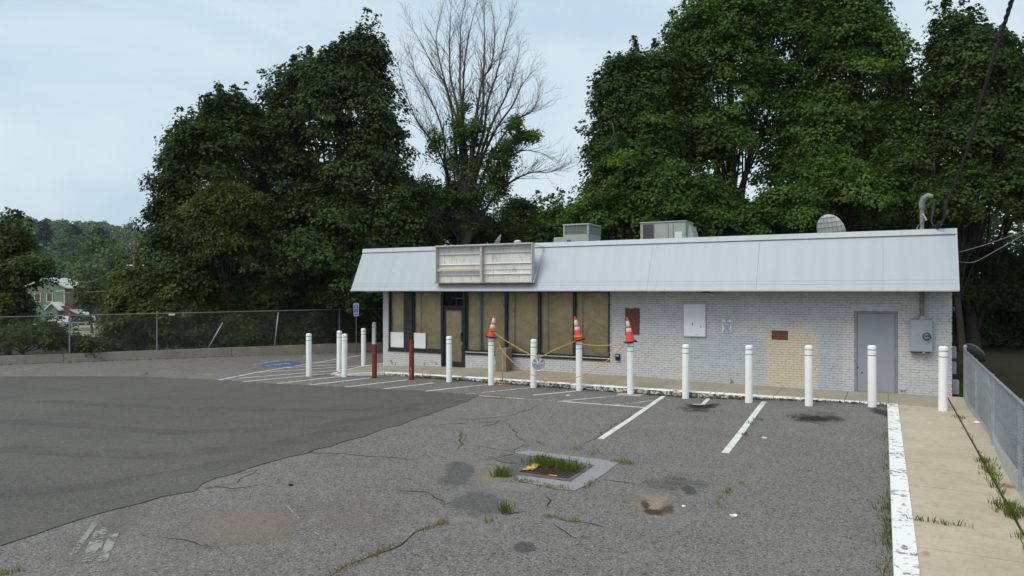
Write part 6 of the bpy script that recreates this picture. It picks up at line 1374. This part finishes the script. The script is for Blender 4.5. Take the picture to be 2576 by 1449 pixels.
# hillside wood (one mass)
L = []; 
for _ in range(560):
    u = rg.uniform(-260, 520); t = 205 + 380 * rg.random() ** 1.2; p = gat(u, t); k = rg.uniform(0.75, 1.25)
    c = np.array([p.x, p.y, p.z + 6.0 * k]); nn = 12; d = unit(rg.normal(size=(nn, 3))); d[:, 2] = np.abs(d[:, 2]) * 0.9 - 0.15
    C = c + d * np.array([4.6, 4.6, 5.2]) * k * rg.uniform(0.75, 1.0, (nn, 1)); q = clumps_to_leaves(C, d, 13, 2.3 * k, 1.05 + 0.0012 * t, 0.5); sh = np.clip(q[4] + rg.normal() * 0.22, 0, 1); L.append((q[0], q[1], q[2], q[3], sh))
P, N, T, S, sh = cat(*L); tag(leaf_object('hillside_wood', P, N, T, S, sh, M['far_wood'], None), 'green wooded hillside far away on the left', 'wood', None, 'stuff')
def pine(u, vt, t, w, lab):
    p = gat(u, t); zt_ = at(u, vt, t).z; H = zt_ - p.z; e = empty('pine_tree', p, lab, 'tree', 'pines on the hillside'); C = []
    for k in range(26):
        f = 0.3 + 0.7 * k / 25; r_ = w * (1.08 - f) ** 0.7 * rg.uniform(0.55, 1.1)
        for j in range(4 if f < 0.92 else 1):
            a = rg.random() * 6.28; C.append([p.x + r_ * cos(a), p.y + r_ * sin(a), p.z + H * f])
    C = np.array(C); q = clumps_to_leaves(C, np.tile(np.array([[0, 0, 1.0]]), (len(C), 1)), 16, 1.5, 1.25, 0.3, 0.3); leaf_object('crown', *q, M['far_pine'], e)
    b = MB(); b.tube([p - V3(0, 0, 1), p + V3(0, 0, H * 0.5), p + V3(0, 0, H * 0.97)], [0.5, 0.35, 0.06], 7); b.build('trunk', M['bark'], e)
pine(111, 553, 300, 4.0, 'narrow dark pine standing highest on the far ridge')
pine(186, 568, 290, 6.5, 'broad dark pine at the left of the pair on the hillside')
pine(250, 572, 295, 6.5, 'broad dark pine at the right of the pair on the hillside')
for (u, v, t, ru, rv, n, mt, lab) in ((262, 655, 128, 66, 56, 130, 'far_wood', 'dense rounded roadside tree left of the utility pole'), (182, 628, 195, 36, 40, 70, 'far_wood', 'pale rounded tree above the green house'), (232, 735, 118, 36, 30, 50, 'yellowish', 'light green bush right of the green house'), (335, 690, 118, 46, 26, 60, 'yellowish', 'light green tree just below the utility pole top'), (400, 645, 140, 66, 55, 90, 'far_wood', 'roadside tree behind the broad left maple')):
    tree('roadside_tree', lab, [lobe(u, v, t, ru, rv), lobe(u - ru * 0.4, v + rv * 0.6, t, ru * 0.7, rv * 0.7), lobe(u + ru * 0.4, v + rv * 0.7, t, ru * 0.7, rv * 0.7)], n, 40, 1.25, 0.42, M[mt], 'roadside trees', rbase=0.25, ntip=8)
# green house
tH_ = 166; G10 = lambda x, y, t=tH_: at(*c10(x, y), t)
hb = gat(c10(300, 0)[0], tH_); hs = empty('green_house', hb, 'green two storey house with white trim beyond the far parked cars', 'house', rz=0)
def local(x, y, off=0.0): p = G10(x, y, tH_ - off); return p
def hq(pts, name, mat, par=hs, off=0.0, dep=0.3):
    b = MB(); b.prism([G10(x, y, tH_ - off) for x, y in pts], (DX * dep, DY * dep, 0)); return b.build(name, mat, par)
gzb = G10(300, 1330).z
hq([(-250, 1330), (750, 1330), (750, 330), (275, 140), (-250, 350)], 'wall', M['siding'], dep=9.0)
hq([(275, 100), (835, 345), (835, 375), (275, 135)], 'roof', M['shingle_pale'], off=0.5, dep=10); hq([(275, 100), (-330, 345), (-330, 375), (275, 135)], 'roof', M['shingle_pale'], off=0.5, dep=10)
hq([(735, 370), (752, 370), (752, 1000), (735, 1000)], 'corner_trim', M['trim'], off=0.1, dep=0.08)
hq([(540, 425), (738, 405), (738, 425), (540, 445)], 'cornice', M['trim'], off=0.12, dep=0.08)
hq([(250, 775), (738, 775), (738, 792), (250, 792)], 'belt_trim', M['trim'], off=0.12, dep=0.08)
for x0, x1 in ((330, 450), (40, 160)):
    w = hq([(x0, 500), (x1, 500), (x1, 680), (x0, 680)], 'window', M['brown_red'], off=0.08, dep=0.05)
    hq([(x1, 475), (x1 + 17, 475), (x1 + 17, 690), (x1, 690)], 'window_trim', M['trim'], off=0.14, dep=0.05); hq([(x0 - 17, 475), (x0, 475), (x0, 690), (x0 - 17, 690)], 'window_trim', M['trim'], off=0.14, dep=0.05)
    hq([(x0 - 20, 680), (x1 + 20, 680), (x1 + 20, 694), (x0 - 20, 694)], 'sill', M['trim'], off=0.2, dep=0.1)
hq([(275, 1330), (588, 1330), (588, 850), (430, 722), (275, 870)], 'porch_wall', M['siding'], off=3.2, dep=3.1)
hq([(430, 690), (640, 880), (628, 912), (430, 735)], 'porch_roof', M['trim'], off=3.6, dep=3.6); hq([(430, 690), (258, 862), (268, 890), (430, 735)], 'porch_roof', M['trim'], off=3.6, dep=3.6)
hq([(550, 790), (760, 790), (890, 868), (600, 872)], 'side_roof', M['shingle'], off=2.0, dep=2.0)
hq([(600, 872), (745, 872), (745, 1330), (600, 1330)], 'side_wall', M['siding'], off=1.6, dep=1.5)
b = MB(); b.lathe([(0.42, 0), (0.42, 0.06), (0.33, 0.06)], 20, Matrix.Translation(G10(430, 985, tH_ - 3.25)) @ Matrix.Rotation(A, 4, 'Z') @ Matrix.Rotation(pi / 2, 4, 'X')); b.build('round_window_trim', M['trim'], hs)
b = MB(); b.lathe([(0.33, 0), (0.33, 0.03), (0, 0.03)], 20, Matrix.Translation(G10(430, 985, tH_ - 3.28)) @ Matrix.Rotation(A, 4, 'Z') @ Matrix.Rotation(pi / 2, 4, 'X')); b.build('round_window', M['pane_dark'], hs)
hq([(760, 700), (980, 700), (970, 830), (790, 845)], 'brown_annex', M['brown_red'], off=0.5, dep=2.0)
hq([(760, 880), (850, 880), (1080, 985), (760, 1100)], 'dark_awning', M['brown_red'], off=4, dep=1.5)
hq([(850, 872), (1185, 872), (1185, 890), (1070, 985)], 'canopy_edge', M['shingle_pale'], off=4.2, dep=0.15)
# green container
gc = G10(1097, 800, 172); e = empty('green_container', (gc.x, gc.y, gc.z), 'bright green rounded container right of the green house', 'container', rz=A)
b = MB(); pr = [(0.85 * cos(a), 0.72 * sin(a)) for a in np.linspace(0, pi, 9)]; b.prism([(-2.4, y, z - 0.1) for y, z in pr], (4.8, 0, 0)); b.build('lid', M['green_tank'], e, world=False); b = MB(); b.bevbox((-2.35, -0.8, -1.2), (2.35, 0.8, -0.1), 0.04); b.build('body', M['green_tank'], e, world=False)
# cars
def car(u, t, rz, mat, lab, dz=0.0):
    p = gat(u, t); e = empty('parked_car', (p.x, p.y, p.z + 0.08 + dz), lab, 'car', 'cars parked by the green house', rz=A + rz)
    def sidepoly(pts, w0, w1, name, mt, zr):
        b = MB(); n = len(pts); vs = []
        for s in (-1, 1):
            for x, z in pts: w = w0 + (w1 - w0) * min(1, max(0, (z - zr[0]) / (zr[1] - zr[0]))); vs.append((x, s * w, z))
        b.faces(vs, [tuple(range(n)), tuple(range(n, 2 * n))[::-1]] + [(i, n + i, n + (i + 1) % n, (i + 1) % n) for i in range(n)]); return b.build(name, mt, e, world=False)
    body = [(-2.32, 0.35), (-2.36, 0.62), (-2.25, 0.85), (-1.2, 1.02), (-0.45, 1.56), (0.0, 1.68), (1.5, 1.66), (2.05, 1.45), (2.3, 0.98), (2.34, 0.5), (2.25, 0.32)]
    sidepoly(body, 0.92, 0.70, 'body', mat, (0.95, 1.68))
    for s in (-1, 1):
        for pts in ([(-1.0, 1.06), (-0.35, 1.5), (0.25, 1.58), (0.25, 1.06)], [(0.33, 1.06), (0.33, 1.58), (1.1, 1.58), (1.1, 1.06)], [(1.18, 1.08), (1.18, 1.57), (1.5, 1.55), (1.95, 1.16)]):
            b = MB(); b.poly([(x, s * (0.92 - 0.22 * (z - 0.95) / 0.73 + 0.006), z) for x, z in (pts if s < 0 else pts[::-1])]); b.build('side_window', M['pane_dark'], e, world=False)
        for x in (-1.42, 1.42):
            w = empty('wheel', (x, s * 0.8, 0.34)); w.parent = e; R_ = Matrix.Rotation(pi / 2, 4, 'X'); b = MB(); b.lathe([(0.2, -0.12), (0.35, -0.12), (0.36, 0), (0.35, 0.12), (0.2, 0.12)], 18, R_); b.build('tyre', M['tyre'], w, smooth='auto', world=False)
            b = MB(); b.lathe([(0.2, -0.125), (0.05, -0.13), (0, -0.13)], 14, R_); b.lathe([(0, 0.13), (0.05, 0.13), (0.2, 0.125)], 14, R_); b.build('rim', M['hubcap'], w, world=False)
        b = MB(); b.box((-2.3, s * 0.72 - 0.15, 0.66), (-2.21, s * 0.72 + 0.15, 0.82)); b.build('headlight', M['ink_white'], e, world=False)
        b = MB(); b.box((2.2, s * 0.74 - 0.12, 0.8), (2.31, s * 0.74 + 0.12, 1.1)); b.build('tail_light', M['cone_orange'], e, world=False)
        b = MB(); b.tube([(-0.4, s * 0.66, 1.68), (1.5, s * 0.66, 1.7)], 0.025, 6); b.build('roof_rail', M['car_silver'], e, world=False)
    b = MB(); b.poly([(-1.14, -0.78, 1.07), (-1.14, 0.78, 1.07), (-0.5, 0.7, 1.55), (-0.5, -0.7, 1.55)]); o = b.build('windscreen', M['pane_dark'], e, world=False); o.location = (-0.03, 0, 0.015)
car(c10(640, 0)[0], 149, 0.0, M['car_white'], 'white car parked side on in front of the green house, nearest the fence')
car(c10(560, 0)[0], 155, 0.05, M['car_silver'], 'silver car mostly hidden behind the nearest white car')
car(c10(1240, 0)[0], 160, -0.35, M['car_white'], 'white car parked to the right near the dark awning')
car(c10(1130, 0)[0], 168, -0.3, M['car_white'], 'white van roof showing behind the right white car', 0.3)
# guard rails
for u0, u1, t, lab in ((c10(440, 0)[0], c10(1330, 0)[0], 140, 'upper grey guard rail in front of the parked cars'), (c10(480, 0)[0], c10(980, 0)[0], 126, 'lower grey guard rail nearer the fence')):
    a = gat(u0, t); c = gat(u1, t + 3); e = empty('guard_rail', a, lab, 'guard rail', 'guard rails'); b = MB(); z = V3(0, 0, 0.62)
    b.prism([a + z, c + z, c + z + V3(0, 0, 0.3), a + z + V3(0, 0, 0.3)], (DX * 0.06, DY * 0.06, 0)); b.build('beam', M['galv'], e)
    for k in range(5):
        q = a.lerp(c, (k + 0.5) / 5) + V3(DX * 0.12, DY * 0.12, 0); b = MB(); b.box((q.x - 0.08, q.y - 0.08, q.z - 0.1), (q.x + 0.08, q.y + 0.08, q.z + 0.9)); b.build('post', M['galv'], e)
# planters by the far cars
for x, w, lab in ((1000, 0.9, 'dark planted tub left of the far flower box'), (1160, 1.1, 'brown flower box with red blooms near the far cars'), (1350, 0.8, 'black pot with pale green plant near the far road')):
    p = gat(c10(x, 0)[0], 147); e = empty('planter', p, lab, 'planter', 'planters'); b = MB(); b.lathe([(w * 0.5, 0), (w * 0.62, 0.7), (w * 0.55, 0.7), (0, 0.62)], 12); b.build('pot', M['brown_red' if x < 1300 else 'rubber'], e, world=False)
    C = np.array([[p.x + rg.normal() * w * 0.5, p.y + rg.normal() * w * 0.5, p.z + 0.9 + rg.random() * 0.9] for _ in range(14)]); leaf_object('plant', *clumps_to_leaves(C, np.tile(np.array([[0, 0, 1.0]]), (14, 1)), 22, 0.4, 0.3), M['vine' if x > 1300 else 'shrub'], e)
# utility pole and wires
up = gat(337, 112); pt_ = at(337, 603, 112)
e = empty('utility_pole', up, 'wooden utility pole with crossarms and transformers in the far trees', 'utility pole', rz=A + 0.5); H = pt_.z - up.z
b = MB(); b.tube([(0, 0, -1), (0, 0, H)], [0.24, 0.15], 10); b.build('pole', M['pole_wood'], e, smooth=True, world=False)
for z, w in ((H - 0.9, 1.3), (H - 1.6, 1.2), (H - 5.5, 1.3)):
    b = MB(); b.box((-w, -0.28, z - 0.07), (w, -0.16, z + 0.07)); b.build('crossarm', M['pole_wood'], e, world=False)
    for x in (-w * 0.9, -w * 0.4, w * 0.4, w * 0.9): b = MB(); b.lathe([(0.05, 0), (0.08, 0.1), (0.04, 0.25), (0, 0.26)], 8, Matrix.Translation((x, -0.22, z + 0.07))); b.build('insulator', M['galv'], e, world=False)
for s in (-1, 1): b = MB(); b.lathe([(0.24, 0), (0.26, 0.1), (0.26, 0.8), (0.2, 0.9), (0, 0.92)], 12, Matrix.Translation((s * 0.5, 0, H - 7.6 + 0.2))); b.build('transformer', M['galv'], e, smooth='auto', world=False)
p3 = lambda x, y, t: at(*c3(x, y), t)
for k, (pts, lab) in enumerate((([p3(1075, 375, 112), p3(1180, 400, 105), p3(1290, 440, 98), p3(1500, 540, 90)], 'thin wire from the utility pole sloping down to the right'),
                                ([at(*c10(560, 240), 120), at(*c10(1000, 205), 116), at(*c10(1550, 150), 113), at(337, 640, 112)], 'upper thin wire in front of the far house roof'),
                                ([at(*c10(300, 480), 120), at(*c10(1100, 455), 116), at(*c10(1932, 408), 113), at(400, 715, 110)], 'lower thin wire crossing the green house wall'))):
    b = MB(); b.tube(spline(pts, 5), 0.035, 4); tag(b.build('overhead_wire', M['wire_light']), lab, 'wire')
b = MB(); q0 = at(320, 668, 112); q1 = at(362, 668, 112); b.tube([q0, q1], 0.12, 6); tag(b.build('street_light_arm', M['galv']), 'pale horizontal arm seen below the utility pole crossarms', 'lamp arm')

# ------------------------------------------------------------------ weeds
def blades(spots, hmin, hmax, per, spread, w=0.007, name='weeds', mat='grass', lab='', lean=0.5):
    P = []; 
    V, Fc, Sh = [], [], []
    for (x, y, z, k) in spots:
        base_sh = rg.uniform(0.2, 0.8)
        for _ in range(max(2, int(per * k))):
            a = rg.random() * 6.28; r_ = spread * k * sqrt(rg.random()); h = rg.uniform(hmin, hmax) * (0.6 + 0.5 * k); la = rg.random() * 6.28; le_ = lean * rg.random() * h
            p = np.array([x + r_ * cos(a), y + r_ * sin(a), z]); t = p + np.array([cos(la) * le_ + cos(a) * r_ * 0.5, sin(la) * le_ + sin(a) * r_ * 0.5, h * 0.85]); mid = (p + t) / 2 + np.array([0, 0, h * 0.16]); ww = w * rg.uniform(0.7, 1.4); s = np.array([-sin(la + 0.8), cos(la + 0.8), 0]) * ww
            n = len(V); V += [p - s, p + s, mid + s * 0.8, mid - s * 0.8, t]; Fc += [(n, n + 1, n + 2, n + 3), (n + 3, n + 2, n + 4)]; Sh += [np.clip(base_sh + rg.normal() * 0.15, 0, 1)] * 5
    me = bpy.data.meshes.new(name); me.from_pydata([tuple(v) for v in V], [], Fc); at_ = me.attributes.new('shade', 'FLOAT', 'POINT'); at_.data.foreach_set('value', np.array(Sh, dtype=np.float32)); me.materials.append(M[mat]); me.update()
    return tag(link(name, me), lab, None, None, 'stuff')
def along(pts, n, jit, zf, k0=0.4, k1=1.0):
    pts = [Vector((p[0], p[1], 0)) for p in pts]; seg = [(b_ - a).length for a, b_ in zip(pts[:-1], pts[1:])]; tot = sum(seg); out = []
    for _ in range(n):
        s = rg.random() * tot; i = 0
        while i < len(seg) - 1 and s > seg[i]: s -= seg[i]; i += 1
        p = pts[i].lerp(pts[i + 1], min(1, s / seg[i])); x, y = p.x + rg.normal() * jit, p.y + rg.normal() * jit; out.append((x, y, zf(x, y), rg.uniform(k0, k1)))
    return out
z0f = lambda x, y: 0.0
L5 = lambda *pts: [onlot(*c5(*p)) for p in pts]
# green weeds at kerb feet, path joints and around the drain
g = along([(-0.05, 18.9), (-0.02, 7.0)], 90, 0.03, zl, 0.3, 0.8) + along([(0.0, 11.4), (0.02, 9.0)], 45, 0.04, zl, 0.6, 1.2)
g += along([(1.33, 20.3), (1.33, 13.5)], 22, 0.02, z0f, 0.25, 0.6) + along([(1.33, 13.6), (1.33, 11.4)], 70, 0.06, z0f, 0.6, 1.2) + along([(1.33, 10.8), (1.34, 10.2)], 60, 0.07, z0f, 0.7, 1.3) + along([(1.33, 9.6), (1.34, 8.6)], 26, 0.05, z0f, 0.6, 1.0)
g += along([(1.3, 17.9), (1.36, 17.5)], 14, 0.06, z0f, 0.4, 0.8) + along([(0.25, 9.56), (0.75, 9.54)], 20, 0.015, z0f, 0.3, 0.7) + [(0.55, 9.55, 0.0, 0.8), (0.85, 9.53, 0.0, 0.7)]
g += [(1.36, 12.3 + 0.1 * k, 0.0, 1.4) for k in range(4)]
blades(g, 0.03, 0.115, 7, 0.07, 0.0045, 'kerb_weeds', 'grass', 'green weeds growing along the kerb and path joints', 0.8)
ky = lambda x: kerb_y(x) - 0.06
g = along([(x, ky(x)) for x in (-14.5, -10, -6, -3, -0.4)], 130, 0.05, zl, 0.3, 0.75) + along([(-5.6, ky(-5.6)), (-2.2, ky(-2.2))], 70, 0.06, zl, 0.5, 1.0) + [(-0.12, 19.0, zl(-0.12, 19.0), 1.6), (-0.2, 18.95, zl(-0.2, 19), 1.4), (-0.05, 19.05, zl(0, 19), 1.5)]
g += along([p for p in L5((1850, 130), (2240, 155))], 18, 0.1, zl, 0.3, 0.7) + along(L5((2440, 250), (2500, 200)), 14, 0.05, zl, 0.5, 0.9) + along(L5((2380, 325), (2420, 315)), 8, 0.04, zl, 0.5, 0.8)
g += [(p.x, p.y, p.z, 1.5) for p in (onlot(1998, 1050), onlot(2004, 1048), onlot(1992, 1049), onlot(1985, 1050))]
blades(g, 0.03, 0.10, 7, 0.06, 0.0045, 'lot_weeds', 'grass', 'small green weeds at the foot of the front kerb', 0.7)
g = along(L5((780, 545), (1100, 600)), 110, 0.12, lambda x, y: zg + 0.01, 0.5, 1.2) + along(L5((780, 530), (950, 560)), 40, 0.08, lambda x, y: zg + 0.01, 0.6, 1.3) + along(L5((480, 640), (580, 645)), 26, 0.05, zl, 0.8, 1.4) + along(L5((530, 600), (640, 610)), 12, 0.05, zl, 0.5, 0.9) + along(L5((535, 905), (580, 920)), 12, 0.04, zl, 0.7, 1.2)
blades(g, 0.05, 0.17, 7, 0.07, 0.005, 'drain_grass', 'grass', 'bright grass growing through and beside the storm drain', 0.7)
g = along(L5((690, 430), (830, 385)), 16, 0.06, zl, 0.4, 0.9) + along(L5((1080, 440), (1130, 420)), 12, 0.04, zl, 0.5, 1.0) + along(L5((1190, 475), (1290, 460)), 14, 0.07, zl, 0.4, 0.9) + along(L5((1400, 525), (1510, 550)), 26, 0.07, zl, 0.7, 1.3) + along(L5((650, 680), (800, 695)), 20, 0.03, zl, 0.5, 0.9) + along(L5((830, 715), (1030, 745)), 24, 0.03, zl, 0.5, 0.9) + along(L5((1150, 745), (1260, 680)), 20, 0.03, zl, 0.5, 0.9)
g += along(L5((2170, 870), (2250, 790), (2390, 690)), 34, 0.04, zl, 0.4, 0.9) + along(L5((830, 950), (1150, 1000)), 26, 0.03, zl, 0.3, 0.7) + along(L5((0, 1025), (120, 980)), 12, 0.04, zl, 0.4, 0.8) + along(L5((400, 995), (460, 985)), 10, 0.04, zl, 0.4, 0.8) + along([onlot(*c7(*p)) for p in ((1830, 1150), (2000, 1070), (2200, 985))], 60, 0.03, zl, 0.3, 0.7) + along([onlot(*c7(*p)) for p in ((2350, 900), (2480, 855))], 18, 0.03, zl, 0.4, 0.8)
g += along([onlot(*c7(*p)) for p in ((0, 1125), (90, 1150))], 14, 0.04, zl, 0.5, 0.9) + along(L5((215, 290), (220, 400)), 14, 0.03, zl, 0.3, 0.6) + along(L5((400, 520), (620, 460)), 14, 0.03, zl, 0.3, 0.6) + along([onlot(*c3(*p)) for p in ((1040, 1360), (1160, 1340), (1150, 1390))], 24, 0.08, zl, 0.3, 0.8)
blades(g, 0.03, 0.09, 6, 0.06, 0.0045, 'dry_weeds', 'dry_grass', 'yellowed dry weeds growing in the asphalt cracks', 0.8)
# leaf litter along the kerb foot and retaining wall
def litter(pts, n, jit, name, lab, zf=zl, s=0.045):
    g = np.array([(x, y, z + 0.012 + rg.random() * 0.02) for x, y, z, k in along(pts, n, jit, zf)]); n = len(g)
    tag(leaf_object(name, g, np.array([[0, 0, 1.0]]) + rg.normal(size=(n, 3)) * 0.45, rg.normal(size=(n, 3)), s * rg.uniform(0.5, 1.3, n), rg.random(n), M['litter'], None), lab, None, None, 'stuff')
litter([(x, kerb_y(x) - 0.07) for x in (-14, -10, -6, -3, -0.5)], 1500, 0.055, 'kerb_litter', 'dark leaf litter gathered along the front kerb')
litter([tuple(wline(s) - wnor * 0.12) for s in (-8, 0, 8, 16)], 900, 0.09, 'wall_litter', 'dark leaf litter at the foot of the retaining wall')
# undergrowth on the ground right of the building
g = [(x, y, ground_z(x, y) + 0.2, rg.uniform(0.5, 1.3)) for x, y in zip(rg.uniform(1.5, 2.0, 60), rg.uniform(21.2, 24, 60))]
blades(g, 0.1, 0.4, 14, 0.12, 0.012, 'side_weeds', 'grass', 'weeds in the shade beside the right side wall', 0.7)

# ------------------------------------------------------------------ thin summer haze
b = MB(); b.box((-1250, -300, -9), (400, 1250, 95)); hz_ = b.build('haze', None)
hm = bpy.data.materials.new('haze_air'); hm.use_nodes = True; hn = hm.node_tree; hn.nodes.clear()
ho = hn.nodes.new('ShaderNodeOutputMaterial'); hv_ = hn.nodes.new('ShaderNodeVolumePrincipled'); hv_.inputs['Density'].default_value = 0.00015
hv_.inputs['Color'].default_value = (0.86, 0.92, 1.0, 1); hv_.inputs['Anisotropy'].default_value = 0.2; hn.links.new(hv_.outputs[0], ho.inputs['Volume'])
hz_.data.materials.append(hm); tag(hz_, 'thin pale summer haze in the air over the whole place', None, None, 'stuff')
